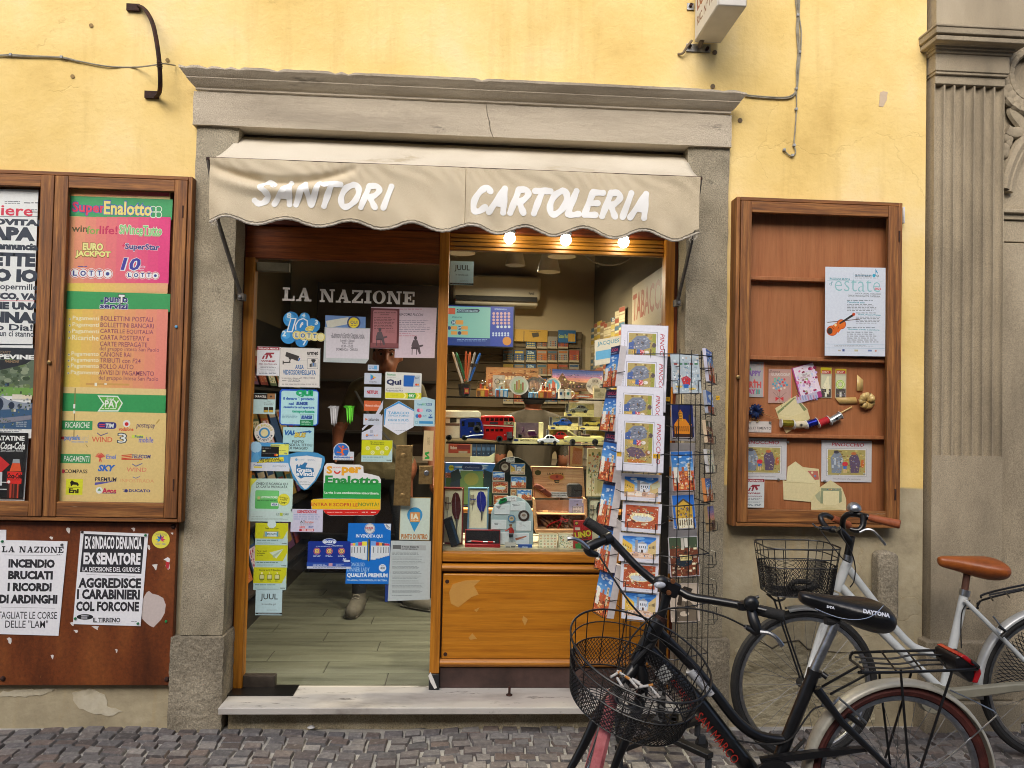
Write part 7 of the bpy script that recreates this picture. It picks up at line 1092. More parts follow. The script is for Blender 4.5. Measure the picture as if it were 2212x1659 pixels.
tag(MB().pprism(dome(682,152,1192,760),.37,.376,BRD).bld('magnet_board',bevel=.002),'black dome topped board covered with picture magnets','display board')
tag(MB().pprism(dome(672,640,1200,1252),.25,.256,noisy('grey_board',['#90a6aa','#b0c2c6'],6)).bld('magnet_board',bevel=.002),'grey dome topped board covered with silver wrapped magnets','display board')
fl('price_card','white price card at the top of the black magnet board','price card',(862,166,968,224),.366,[('t','1 € 5,50',870,174,950,190,'#2a2a2a',.03),('t','4 X € 17,00',870,202,960,218,'#2a2a2a',.03)]);fl('price_card','white price card at the top of the grey magnet board','price card',(878,652,990,706),.246,[('t','1 € 3,50',886,660,970,676,'#2a2a2a',.03),('t','4 X € 11,00',886,686,980,702,'#2a2a2a',.03)])
MG='picture magnets on the black board'
for lab,b,s in (('picture magnet with a misty square, upper right of the black board',(915,238,1098,374),'square'),('picture magnet with blue sky and rooftops, right side of the black board',(920,400,1112,545),'towers'),('picture magnet with an oval piazza among roofs, left of the black board',(692,464,886,608),'roofs'),('picture magnet with a tower and blue sky, lowest right of the black board',(996,560,1182,694),'towers'),('half hidden picture magnet low on the black board',(706,630,886,752),'roofs'),('bright blue picture magnet at the left of the black board',(694,338,846,454),'sky'),('small picture magnet low in the middle of the black board',(918,556,990,640),'sepia')):fl('picture_magnet',lab,'magnet',b,.366,[('scene',s,b[0]+6,b[1]+6,b[2]-6,b[3]-8,b[0]),('t','Lucca',b[0]+(b[2]-b[0])*.55,b[3]-30,b[2]-14,b[3]-12,'#3a2a24',.01,.3)],group=MG,paper='#c0b8a4',th=.004)
def disc(lab,x,y,r_,d,c0,c1):A=[('c',x,y,r_*.92,c0),('c',x,y,r_*.62,c1),('e',x,y-r_*.1,r_*.35,r_*.25,'#7a6a5c')];fl('round_magnet',lab,'magnet',(x-r_,y-r_,x+r_,y+r_),d,A,group='round magnets',shape=circ(x,y,r_),paper='#4a3a34',th=.005)
disc('round dark magnet at the top of the black board',846,282,70,.364,'#30201c','#a89c8c');disc('round dark magnet at the right of the grey board',1082,888,70,.244,'#30201c','#a8a4a0');disc('small round blue magnet in the middle of the grey board',930,924,48,.244,'#4a84ac','#b4a078')
for lab,b in (('silver wrapped magnet, upper left of the grey board',(718,748,905,868)),('silver wrapped magnet, upper right of the grey board',(918,712,1102,822)),('silver wrapped magnet, middle left of the grey board',(680,940,864,1054)),('silver wrapped magnet, middle right of the grey board',(990,954,1172,1072)),('wrapped magnet with a flower print, lower left of the grey board',(780,1095,895,1240)),('wrapped magnet with a brown print, lower right of the grey board',(955,1106,1145,1240))):
 x0,y0,x1,y1=b;r_=random.Random(x0);fl('wrapped_magnet',lab,'magnet',b,.246,[('r',x0+5,y0+5,x1-5,y1-8,'#ccd4d8')]+[('p',[(x0+10+r_.random()*(x1-x0-60),y0+10+r_.random()*(y1-y0-50))for _ in range(3)],r_.choice(['#c8ccd0','#8a9296','#b8c0c4']))for _ in range(5)]+([('p',[(x0+20,y0+60),(x1-30,y0+30),(x1-30,y0+44),(x0+30,y0+90)],'#a4644a')]if 'brown' in lab else []),group='wrapped magnets on the grey board',paper='#dce2e6',th=.004)
t=thing('toy_car','tiny green toy car on the grey magnet board','toy car',P(820,740,.24));MB().pprism([(768,735),(790,680),(850,664),(872,680),(872,705),(790,745)],.24,.25,ink('#14703c',.3)).bld('body',t,bevel=.001);MB().pprism([(800,690),(845,676),(850,690),(806,704)],.239,.241,ink('#16201c')).bld('window',t)
t=thing('wooden_figure','small wooden figure in a red jacket before the grey board','figurine',P(922,1225,.21));X_=lambda x,y:P(x,y,.21)
MB().tube([X_(905,1225),X_(908,1150),X_(915,1085)],[.005,.005,.006],ink('#8c9498'),8).tube([X_(940,1225),X_(936,1150),X_(930,1085)],[.005,.005,.006],ink('#8c9498'),8).bld('leg',t);MB().tube([X_(922,1100),X_(922,1060),X_(922,1035)],[.009,.011,.008],ink('#a8281c'),10).bld('jacket',t);MB().tube([X_(905,1045),X_(870,1070),X_(850,1075)],.0034,ink('#a8281c'),6).tube([X_(940,1045),X_(955,1080),X_(950,1105)],.0034,ink('#a8281c'),6).bld('arm',t);MB().sph(X_(922,1018),.0075,ink('#b48c5c'),12).bld('head',t);MB().tube([X_(920,1010),X_(918,992)],[.008,.006],ink('#6a4424'),10).bld('hat',t);MB().pbox(900,1118,945,1155,.202,.21,ink('#14161a')).bld('boots',t)
fl('small_box','small white box in front of the wooden figure','small box',(848,1222,986,1300),.2,[('r',860,1270,912,1286,'#2a2a2c'),('r',922,1262,976,1290,'#4a4a4c')],paper='#b0aea8',th=.03);fl('small_box','small blue lettered box at the foot of the grey board','small box',(1015,1254,1186,1304),.2,[('t','Xonex',1062,1266,1134,1284,'#c0ccdc',.04)],paper='#1a4690',th=.03)
def quill(lab,x0,y0,x1,y1,col,rim,d,sc_=1):
 w,h=x1-x0,y1-y0;t=thing('quill_set',lab,'writing set',P((x0+x1)/2,y1,d),'quill pen sets');X=lambda a:x0+w*a;Y=lambda b:y0+h*b
 rm=ink(rim,.4);MB().pbox(x0,y0,X(.07),y1,d,d+.03,rm).pbox(X(.93),y0,x1,y1,d,d+.03,rm).pbox(X(.07),y0,X(.93),Y(.03),d,d+.03,rm).pbox(X(.07),Y(.975),X(.93),y1,d,d+.03,rm).bld('box_rim',t,bevel=.001);MB().pbox(X(.06),Y(.02),X(.94),Y(.98),d+.012,d+.03,ink('#dcd8b8',.6)).bld('box_lining',t)
 MB().pprism([(X(a),Y(b))for a,b in ((.62,.6),(.46,.45),(.42,.25),(.5,.12),(.62,.085),(.76,.11),(.86,.22),(.88,.4),(.78,.55),(.72,.6))],d+.006,d+.009,noisy('quill_'+col[1:],[col,col],20,2,(.6,.8),.3,200)).bld('feather',t)
 MB().tube([P(X(.6),Y(.1),d+.005),P(X(.66),Y(.6),d+.005)],.0006,ink('#9a94a0'),5).bld('feather_spine',t);MB().tube([P(X(.68),Y(.56),d+.006),P(X(.66),Y(.78),d+.006)],[.006,.0025],STEEL,10).bld('nib_holder',t)
 MB().tube([P(X(.22),Y(.17),d+.008),P(X(.22),Y(.37),d+.008)],.009,ink('#a09880'),12).bld('paper_scroll',t);MB().pprism([(X(.1),Y(.25)),(X(.22),Y(.275)),(X(.38),Y(.26)),(X(.4),Y(.29)),(X(.22),Y(.285)),(X(.12),Y(.285))],d-.002,d+.001,ink(col)).bld('ribbon',t);MB().tube([P(X(.22),Y(.42),d+.01),P(X(.22),Y(.55),d+.01)],[.0015,.0005],STEEL,6).bld('spare_nib',t)
quill('quill set with a dark red feather in a red box',74,536,330,1240,'#4a0c10','#6c1418',.25);quill('quill set with a blue feather in a pale blue box',384,538,645,1060,'#101c84','#5c84a0',.27);quill('quill set with a black green feather at the right of the window',1880,660,2126,1215,'#08160f','#243830',.29)
t=thing('pen_box','open red gift box with a red pen at the front of the window','pen box',P(570,1296,.185));RB=ink('#8c1018',.35)
MB().pbox(350,1062,790,1245,.225,.235,RB).pbox(350,1245,790,1296,.19,.235,RB).bld('box_body',t,bevel=.002);MB().pbox(362,1072,780,1236,.222,.2249,ink('#0c0a0c',.8)).bld('velvet_lining',t)
t2=thing('pen','red and silver ballpoint pen lying in the open red box','pen',P(560,1215,.205));MB().tube([P(430,1205,.205),P(575,1212,.205)],.0042,ink('#b0141a',.25),10).tube([P(635,1212,.205),P(700,1214,.205)],.0042,ink('#b0141a',.25),10).bld('barrel',t2);MB().tube([P(382,1206,.205),P(430,1205,.205)],[.001,.0042],STEEL,10).tube([P(575,1212,.205),P(635,1212,.205)],.0036,STEEL,10).tube([P(700,1214,.205),P(722,1215,.205)],.0044,STEEL,10).bld('metal_trim',t2)
t=thing('pen_case','black pen case leaning at the left corner of the window','pen case',P(200,1284,.2));MB().pprism([(78,940),(185,896),(290,1240),(180,1285)],.19,.215,ink('#17191b',.5)).bld('case_body',t,bevel=.003);MB().pprism([(165,950),(190,945),(282,1225),(255,1240)],.188,.1905,ink('#243a50',.3)).bld('case_inlay',t)
CIG=wood('cigar_box_wood',['#a8744c','#c49468','#d0a67c'],'x',rough=(.5,.7));t=thing('cigar_box','open wooden cigar box with a printed lid at the right of the window','cigar box',P(1540,1112,.28))
MB().pprism([(1168,270),(1820,285),(1845,672),(1202,665)],.4,.412,CIG).bld('lid',t,bevel=.002);sheet('lid_print',None,None,(1180,282,1832,660),.3988,[('p',[(1184,284),(1810,298),(1812,306),(1186,292)],'#94503c'),('p',[(1184,284),(1192,284),(1222,650),(1214,652)],'#94503c'),('t','LA AURORA',1376,352,1578,384,'#5a4420',.04),('e',1490,410,105,46,'#b88c3c'),('e',1490,408,90,36,'#a84c34'),('c',1496,402,18,'#7c2c24'),('p',[(1458,442),(1528,442),(1518,480),(1468,480)],'#2c2018'),('t','1903',1470,452,1516,472,'#b89c5c',.03),('t','SERIE ANIVERSARIO',1370,496,1618,508,'#7c5c40',.01),('e',1258,352,40,32,'#4a4820')],paper=None,parent=t)
MB().pprism([(1202,690),(1860,690),(1880,1060),(1235,1060)],.395,.4,ink('#8c6448',.7)).pbox(1235,1060,1860,1112,.28,.4,CIG).pprism([(1202,680),(1225,680),(1262,1075),(1240,1110)],.29,.4,CIG).pprism([(1840,680),(1865,680),(1885,1100),(1862,1075)],.29,.4,CIG).pbox(1245,865,1870,880,.3,.4,CIG).bld('box_body',t,bevel=.002)
CGR=noisy('cigar_leaf',['#4a2c14','#6a4220','#7c5028'],40,5,(.6,.8),.3,160)
for i in range(7):p0,p1=P(1262+i*62,905,.36),P(1390+i*62,1035,.33);mb=MB().tube([p0,p0 .lerp(p1,.1),p0 .lerp(p1,.9),p1],[.004,.008,.008,.005],CGR,10);tag(mb.bld('cigar'),('leftmost','second','third','middle','fifth','sixth','rightmost')[i]+' slanting cigar of the row lying in the open cigar box','cigar','cigars in the box')
o=MB().tube([P(1252,842,.36),P(1275,840,.355),P(1620,846,.355),P(1655,846,.36)],[.004,.008,.008,.006],CGR,10);o.tube([P(1320,841,.355),P(1382,842,.355)],.0086,ink('#c0601c'),10);tag(o.bld('cigar'),'single cigar with an orange band on the upper tray','cigar','cigars in the box')
mb=MB();REDR=ink('#b0101c',.3)
for pts in ([(1370,1030),(1420,985),(1520,945),(1560,920)],[(1495,1062),(1530,1000),(1560,930)],[(1560,930),(1530,895),(1550,890),(1565,925)],[(1565,925),(1600,935),(1635,938),(1600,960),(1562,935)]):mb.tube([P(x,y,.318)for x,y in pts],.009,REDR,6,sub=4,flat=.3)
tag(mb.bld('ribbon_bow'),'red ribbon bow tied round the slanting cigars','ribbon bow')
fl('cigarillo_tin','pale lilac tin with a warning label in the cigar box','tin',(1645,682,1850,868),.34,[('t','Davidoff',1712,696,1768,714,'#5a5a7c',.0,.3),('c',1748,748,12,'#4a3428'),('r',1686,768,1816,866,'#1a1a1c'),('r',1690,772,1812,866,'#b4b4bc'),('x',1698,778,1806,862,5,'#3a3a40'),('r',1806,692,1822,730,'#c4c0b4')],paper='#8c8cac',th=.012)
fl('warning_label','white smoking warning label at the foot of the cigar box lid','label',(1404,590,1632,662),.385,[('t','Il fumo può uccidere',1412,598,1622,618,'#2a2a2c',.03),('t','bimbo nel grembo',1430,624,1612,642,'#2a2a2c',.03),('t','materno.',1484,648,1560,660,'#2a2a2c',.02)],paper='#a8aeb0')
BR=noisy('brown_leather',['#4a1c0c','#6c2e16'],20,4,(.4,.6),.2,120);t=thing('cigar_case','brown leather cigar case leaning on the box lid','cigar case',P(1420,658,.37));MB().pprism([(1202,525),(1235,486),(1290,505),(1430,610),(1432,645),(1405,660),(1380,655)],.368,.392,BR).bld('case_body',t,bevel=.006,seg=3);MB().pprism([(1290,565),(1350,548),(1365,562),(1305,585)],.365,.369,BR).bld('strap',t,bevel=.001)
tag(MB().pprism([(1622,510),(1645,490),(1780,490),(1812,520),(1815,640),(1800,656),(1640,658),(1624,640)],.36,.392,noisy('black_leather',['#0e0e0e','#1c1b1a'],20,4,(.4,.6),.2,120)).bld('leather_pouch',bevel=.008,seg=3),'black leather pouch leaning on the cigar box lid','pouch')
fl('notebook','tall flower patterned notebook at the right of the window','notebook',(1868,55,2140,650),.44,[('scene','floral',1872,60,2136,646,3),('r',1920,345,2100,646,'#a8a070'),('scene','floral',1930,356,2090,640,5),('r',1960,420,2070,610,'#bcb488'),('r',1996,450,2050,590,'#aca474')],th=.015,paper='#a8a888');fl('paper_folder','brown and gold paper folder standing behind the cigar box','folder',(1640,15,1815,268),.5,[('r',1640,20,1660,260,'#5c0f14'),('p',[(1700,30),(1810,60),(1800,250),(1680,240)],'#7c4a28')],paper='#8c7444',th=.01)
fl('pattern_box','square box with a red and ochre tile pattern','gift box',(1272,1116,1498,1296),.21,[('scene','tiles',1276,1120,1494,1290,1)],paper='#b8ac8c',th=.04);fl('pattern_box','square box with a loose flower pattern','gift box',(1512,1116,1702,1298),.215,[('scene','floral',1516,1120,1700,1292,9)],paper='#b8b094',th=.04)
fl('card_game','red card game box with one big yellow word','card game',(1702,950,1935,1304),.19,[('r',1718,958,1760,1002,'#1c1a1a'),('c',1738,980,16,'#b8a83c'),('r',1718,1032,1782,1066,'#c4b8a8'),('t','UNO',1708,1070,1930,1168,'#17130c',.1,0,12),('t','UNO',1714,1076,1924,1160,'#cfbf2c',.05,0,12),('r',1762,1160,1880,1180,'#5c2424'),('p',[(1790,1200),(1925,1180),(1935,1300),(1800,1300)],'#16161a'),('p',[(1850,1215),(1920,1195),(1930,1260)],'#1c4ca0'),('p',[(1720,1240),(1790,1220),(1800,1300),(1730,1300)],'#2c7c34'),('p',[(1830,1250),(1890,1240),(1880,1300),(1830,1300)],'#b89c1c')],paper='#a0141c',th=.02)
fr('A5')
sheet('cigarette_carton','red and white cigarette carton seen under the toy shelf','carton',(145,1265,418,1372),1.72,[('t','Marlboro',168,1282,250,1325,'#a89890',.05),('r',255,1270,410,1325,'#5c1418'),('r',270,1345,380,1372,'#8a8070')],paper='#7c2c18',th=.08)
for i in range(5):sheet('blue_packet',('leftmost','second','middle','fourth','rightmost')[i]+' dark blue packet of the row under the toy shelf','packet',(440+i*58,1262,494+i*58,1412),1.72,[('r',444+i*58,1300,488+i*58,1340,'#3c5c80'),('r',460+i*58,1370,472+i*58,1384,'#5a7898')],'dark blue packets on the counter',paper='#16304c',th=.08)
tag(MB().pprism([(415,1415),(640,1420),(770,1340),(825,1420),(660,1505),(415,1500)],1.3,1.32,noisy('pale_tray',['#8a9078','#9ca28a'],6)).bld('paper_tray'),'pale paper tray on the counter behind the toys','tray')
fr('N');RY=-.42;cq=W(1430,1400,RY);rkx=cq.x;prk=thing('postcard_rack','black wire postcard rack on casters in front of the right stone jamb','postcard rack',(rkx,RY,0));ztop=W(1430,770,RY).z;zbot=.30
MB().box(rkx-.016,rkx+.016,RY-.016,RY+.016,.17,ztop,BLACK).bld('post',prk,bevel=.002)
mb=MB()
for a in (35,125):d=V((math.cos(R(a)),math.sin(R(a)),0));mb.obox((rkx,RY,.135),(.52,.04,.022),Matrix.Rotation(R(a),3,'Z'),BLACK)
mb.tube([(rkx,RY,.12),(rkx,RY,.2)],.028,BLACK,14);mb.bld('base',prk,bevel=.003)
for a in (35,125,215,305):
 c=V((rkx+.25*math.cos(R(a)),RY+.25*math.sin(R(a)),0));k_=MB().tube([c+V((0,0,.12)),c+V((0,0,.065))],.014,ink('#2a2e34',.4),10).obox(c+V((.018,0,.05)),(.03,.03,.035),Matrix.Identity(3),ink('#2a2e34',.4)).bld('caster',prk)
 MB().lathe([(.001,-.011),(.026,-.011),(.029,-.006),(.029,.006),(.026,.011),(.001,.011)],c+V((.02,0,.029)),RUBBER,16,YM).bld('wheel',k_,loc=ABS[prk.name])
F4=[V((-.165,-.11,0)),V((.005,-.185,0)),V((.17,-.09,0)),V((.16,.1,0)),V((0,.17,0)),V((-.165,.1,0))];o_=V((rkx,RY,0));mb=MB();nF=len(F4)
for i in range(nF):
 a,b=F4[i],F4[(i+1)%nF]
 for t in (0,.36,.66):p=o_+a.lerp(b,t);mb.tube([p+V((0,0,zbot)),p+V((0,0,ztop+.02))],.0018,BLACK,5)
for z in [zbot+(ztop-zbot)*i/7 for i in range(8)]:mb.tube([o_+p+V((0,0,z))for p in F4],.0024,BLACK,5,closed=True)
for z in (zbot+.05,ztop-.05):
 for p in F4:mb.tube([(rkx,RY,z),o_+p+V((0,0,z))],.0024,BLACK,5)
mb.bld('wire_cage',prk)
def pocket(C,M,w,h):
 q=lambda x,y,z:V(C)+M@V((x,y,z));mb=MB();b=-h/2-.004;a=w*.36;tp=b+h*.34
 for s in (-1,1):mb.tube([q(s*w*.62,.03,tp+.01),q(s*w*.5,.0,tp),q(s*a,-.012,tp),q(s*a,-.01,b),q(s*a,.03,b)],.0018,BLACK,5)
 mb.tube([q(-a,-.008,b),q(a,-.008,b)],.0018,BLACK,5);mb.bld('pocket',prk)
def rcard(lab,fx,x0,y0,x1,y1,d,art,yaw=0,lean=0,roll=0,name='postcard',grp='postcards on the wire rack',paper='#c9c9d2',th=.004,w=None,h=None,pk=True,cat='postcard'):
 fr(fx);k=FR[2]*mpp(d);C=P((x0+x1)/2,(y0+y1)/2,d);w=w or (x1-x0)*k;h=h or (y1-y0)*k;M=rotm(yaw,lean,roll)
 if pk:pocket(C,M,w,h)
 return card(name,lab,cat,C,M,w,h,art(100,100*h/w),grp,th,paper)
def big(cap):return lambda w,h:[('r',0,0,100,1,'#a4a4ae'),('r',0,0,1,h,'#b0b0ba'),('r',99,0,100,h,'#a4a4ae'),('r',0,h-1.4,100,h,'#9a9aa4'),('r',14,15,78,h-15,'#5a6070'),('r',14.8,15.8,77.2,h-15.8,'#cfcfd8'),('scene','garden',17,18.5,75,h-18.5,6),('t','PINOCCHIO',88-43,h/2-4.5,88+43,h/2+4.5,'#a02c3c',.01,.2,-90),('t',cap,9-26,h/2-1.6,9+26,h/2+1.6,'#6a6a74',0,.3,-90)]+([('r',77,82,92,92,'#c89c1c'),('r',1,82,11,92,'#c89c1c'),('x',79,84,90,90,2,'#4a3c10')]if 'puppet' in cap else [])
for i,(x,y,cp,lab)in enumerate(((600,355,'Les aventures','topmost white art card standing high in the wire rack'),(588,658,'Le avventure','second white art card from the top of the wire rack'),(555,978,'Die abenteuer','third white art card from the top of the wire rack'),(566,1262,'The adventures of a puppet','lowest large white art card, with two yellow price tags'))):
 rcard(lab,'A7',x-238,y-290,x+238,y+290,-.53-.036*i,big(cp),-9,-7,1.5,'art_card','large art cards in the wire rack',th=.008,pk=i==3,cat='art card')
def bordered(kind,s,tagged=0):return lambda w,h:[('scene',kind,8,8,92,h-9,s),('x',70,h-6,84,h-4,1,'#8a8a94')]+([('p',[(74,26),(95,18),(97,30),(77,38)]if tagged==1 else [(0,28),(20,36),(17,48),(-2,42)],'#c8c8a4')]if tagged else [])
for lab,x0,y0,x1,y1,kd,s,tg in (('white bordered postcard of a narrow street, under the large art cards',372,42,776,312,'square',11,1),('white bordered postcard of a red roofed oval piazza, upper of two',382,330,774,625,'roofs',2,0),('white bordered postcard of a blue sky church square with a price tag',352,640,752,925,'square',3,2),('white bordered postcard of a red roofed oval piazza, lower of two',366,930,742,1222,'roofs',5,0),('white bordered postcard of a church square, lowest in the rack',382,1215,746,1505,'square',3,0)):rcard(lab,'A8',x0,y0,x1,y1,-.6,bordered(kd,s,tg),-9+(y0%5),-7,2.5+(x0%4)*.5-1)
full=lambda kind,s:(lambda w,h:[('scene',kind,1.5,1.5,98.5,h-1.5,s)])
for lab,f,x0,y0,x1,y1,kd,s,pp in (('postcard painting of a grey town lane, topmost on the right front of the rack','A7',870,362,1180,765,'lane',8,'#b4bcc4'),('postcard of a golden lit church by night','A7',870,872,1112,1208,'night',1,'#a8a0a0'),('postcard of towers over red roofs under white clouds','A7',872,1342,1112,1740,'towers',4,'#b0b0b8'),('postcard of a gold mosaic church front on blue sky','A8',882,250,1126,588,'church',2,'#b0b0b8'),('postcard of a town seen from the air','A8',850,676,1160,1068,'aerial',4,'#c0c0c8'),('sepia postcard of a seated person in a hat, lowest on the right','A8',858,1146,1170,1520,'portrait',1,'#c4b8b0')):rcard(lab,f,x0,y0,x1,y1,-.55,full(kd,s),10-(x0%6),-8,-1+(y1%3-1)*1.2,paper=pp,th=.006)
for i,(x0,y0,x1,y1)in enumerate(((820,500,900,700),(815,1000,1135,1240),(820,1260,1130,1500))):rcard(('tall','upper','lower')[i]+' white card back seen through the wires of the rack','A7',x0,y0,x1,y1,-.33,lambda w,h:[('x',30,20,70,26,1,'#9a9aa0')],8,0,0,paper='#b4b4ba',pk=False)
for i,(x0,y0,x1,y1)in enumerate(((810,60,1130,250),(815,250,1120,500),(812,520,1150,780),(815,780,1000,1040))):rcard(('first','second','third','fourth')[i]+' white card back behind the church and aerial postcards','A8',x0,y0,x1,y1,-.33,lambda w,h:[('x',10,10,50,16,1,'#9a9aa0'),('x',10,h-14,50,h-8,1,'#9a9aa0')],8,0,0,paper='#b4b4ba',pk=False)
def cover(c,kd,s):return lambda w,h:[('r',0,0,100,h*.22,c),('t','LUCCA',14,h*.05,86,h*.13,'#b83c5c',.04),('x',20,h*.15,80,h*.19,1,'#8a94b4'),('scene',kd,0,h*.22,100,h,s)]
for i,(f,x0,y0,x1,y1,th)in enumerate((('A7',222,285,330,700,.03),('A7',212,718,300,1140,.022),('A7',195,1150,300,1640,.036),('A8',165,40,290,548,.034),('A8',138,478,270,1000,.036),('A8',138,922,270,1450,.034))):
 fr(f);k=FR[2]*mpp(-.5);rcard('%s guide booklet with a blue sky cover on the left side of the rack'%('topmost','second','third','fourth','fifth','lowest')[i],f,x0,y0,x1,y1,-.5,cover('#1c2450','towers',i+3),-75+3*(i%3),-8-2*(i%2),-2+2*(i%3),'guide_booklet','guide booklets on the rack','#c8c2c2',th,w=.115,h=(y1-y0)*k,cat='booklet')
rcard('cream magazine sticking out at the upper left of the rack','A7',150,196,330,470,-.46,lambda w,h:[('t','JACQUES',10,8,92,26,'#5a8c94',.02),('r',4,40,96,70,'#5c9cb8')],-40,-12,-8,'magazine',None,'#c8c0a4',.003,w=.13,pk=False,cat='magazine')
for i,(f,x0,y0,x1,y1,kd,pp,n)in enumerate((('A7',1195,322,1345,660,'towers','#b4b4c4',4),('A7',1190,738,1345,972,'sky','#a0a8b8',5),('A7',1190,1034,1335,1262,'aerial','#c4b094',5),('A7',1220,1322,1330,1556,'floral','#b8b8b8',4),('A8',1165,80,1345,312,'towers','#c07c44',4),('A8',1220,360,1340,606,'sunset','#8c7858',3))):
 rcard('%s stack of postcards seen edge-on at the right side of the rack'%('topmost','second','third','fourth','fifth','lowest')[i],f,x0,y0,x1,y1,-.42,full(kd,i),62,-8,4,'postcard_stack','edge-on postcard stacks',pp,.014,w=.14,cat='postcards')
for i,(x,y)in enumerate(((1265,770),(1270,1060),(1275,1330))):fr('A8');pocket(P(x,y,-.4),rotm(62,-8),.11,.16)
for f,x,y,lab in (('A7',1343,808,'yellow price tag at the right edge of the wire rack'),('A7',843,820,'yellow price tag beside the third art card')):fr(f);sheet('price_tag',lab,'price tag',(x-19,y-22,x+19,y+22),-.5,[('x',x-14,y-12,x+14,y+12,2,'#4a3a10')],paper='#c89a14',th=.0006)
SPK=noisy('spoke_steel',['#55575a','#6c6e70'],40,3,(.4,.5),0,metal=.7)
def wheel(t,C,M,R_,tyre,wt,rim=STEEL,ns=28,name='wheel',twr=.75):
 """M: local axle = y, wheel plane = xz"""
 C=V(C);T=lambda p:C+M@V(p);n=56;mb=MB()
 mb.tube([T(((R_-wt)*math.cos(2*math.pi*i/n),0,(R_-wt)*math.sin(2*math.pi*i/n)))for i in range(n)],wt,tyre,8,closed=True);w=mb.bld(name,t);L=dict(loc=ABS[t.name])
 rr=R_-2*wt+.002;pr=[(rr,-.011),(rr-.012,-.012),(rr-.017,-.005),(rr-.017,.005),(rr-.012,.012),(rr,.011)];vs,fs=[],[]
 for i in range(n):
  a=2*math.pi*i/n;vs+=[T((r_*math.cos(a),y,r_*math.sin(a)))for r_,y in pr]
 k=len(pr)
 for i in range(n):
  j=(i+1)%n;fs+=[(i*k+q,i*k+(q+1)%k,j*k+(q+1)%k,j*k+q)for q in range(k)]
 MB().add(vs,fs,rim).bld('rim',w,**L);mb=MB()
 for i in range(ns):
  a=2*math.pi*i/ns;b=a+(.42 if i%2 else -.42)*(1 if i%4<2 else -1);y=.028 if i%2 else -.028;mb.tube([T((.022*math.cos(b),y,.022*math.sin(b))),T(((rr-.014)*math.cos(a),0,(rr-.014)*math.sin(a)))],.0009,SPK,4)
 mb.bld('spokes',w,**L);MB().tube([T((0,-.05,0)),T((0,-.034,0)),T((0,-.03,0)),T((0,.03,0)),T((0,.034,0)),T((0,.05,0))],[.008,.012,.024,.024,.012,.008],noisy('hub_metal',['#2a2a2c','#44464a'],30,3,(.3,.5),0,metal=.6),12).bld('hub',w,**L);return w
def fender(t,C,M,R_,w,a0,a1,mat,name='fender'):
 C=V(C);n=40;vs,fs=[],[];pr=[(-w/2,-.014),(-w*.38,-.003),(-w*.15,.002),(w*.15,.002),(w*.38,-.003),(w/2,-.014)];k=len(pr)
 for i in range(n+1):
  a=R(a0+(a1-a0)*i/n);vs+=[C+M@V(((R_+dr)*math.cos(a),y,(R_+dr)*math.sin(a)))for y,dr in pr]
 for i in range(n):fs+=[(i*k+q,i*k+q+1,(i+1)*k+q+1,(i+1)*k+q)for q in range(k-1)]
 o=MB().add(vs,fs,mat).bld(name,t,sharp=60);m=o.modifiers.new('thick','SOLIDIFY');m.thickness=.0015;return o
def saddle(t,pts,mat,name='saddle'):
 """rings along the saddle: centre, half width (y), half height"""
 mb=MB();n=16;vs,fs=[],[]
 for c,hw,hh in pts:vs+=[V(c)+V((0,hw*math.cos(2*math.pi*i/n),hh*(math.sin(2*math.pi*i/n)*(1 if math.sin(2*math.pi*i/n)<0 else .75))))for i in range(n)]
 for j in range(len(pts)-1):fs+=[(j*n+i,j*n+(i+1)%n,(j+1)*n+(i+1)%n,(j+1)*n+i)for i in range(n)]
 fs+=[tuple(range(n))[::-1],tuple((len(pts)-1)*n+i for i in range(n))];o=mb.add(vs,fs,mat).bld(name,t,sharp=75);m=o.modifiers.new('sub','SUBSURF');m.levels=m.render_levels=2;return o
def mesh_basket(t,C,e1,e2,n_,a,b,h,name,zmesh=.5,tap=.8,rect=0,nv=18):
 C=V(C)
 def pt(an,f):
  s=tap+(1-tap)*f;c,q=math.cos(an),math.sin(an)
  if rect:c,q=math.copysign(abs(c)**.45,c),math.copysign(abs(q)**.45,q)
  return C+e1*(a*s*c)+e2*(b*s*q)+n_*(h*(f-1))
 mb=MB();N=48
 for f,r_ in ((1,.0034),(.78,.0022),(zmesh,.0024),(0,.0024)):mb.tube([pt(2*math.pi*i/N,f)for i in range(N)],r_,BLACK,6,closed=True)
 for i in range(nv):an=2*math.pi*i/nv;mb.tube([pt(an,1),pt(an,0)],.0019,BLACK,5)
 o=mb.bld(name,t);NA,NZ=88,12;vs,fs=[],[]
 for j in range(NZ+1):
  for i in range(NA):vs.append(pt(2*math.pi*(i+.5*(j%2))/NA,zmesh*j/NZ))
 for j in range(NZ-1):
  for i in range(NA):
   k=i if j%2==0 else i+1
   fs.append((j*NA+i,(j+1)*NA+(k%NA),(j+2)*NA+i,(j+1)*NA+((k-1)%NA)))
 b0=len(vs)
 for j in range(1,9):
  for i in range(0,NA):vs.append(C+(pt(2*math.pi*(i+.5*(j%2))/NA,0)-C-n_*(-h))*(1-j/8.5)+n_*(-h))
 for j in range(7):
  for i in range(0,NA,2):fs.append((b0+j*NA+i,b0+j*NA+(i+2)%NA,b0+(j+1)*NA+(i+2)%NA,b0+(j+1)*NA+i))
 w=MB().add(vs,fs,BLACK).bld('wire_mesh',o,loc=ABS[t.name]);m=w.modifiers.new('wire','WIREFRAME');m.thickness=.0036;m.use_even_offset=False;return o,pt
fr('B5');YB_=-1.19;bkc=P(1000,1719,YB_);bkc=W(1941,1681,YB_);RT=bkc.z;I3=Matrix.Identity(3)
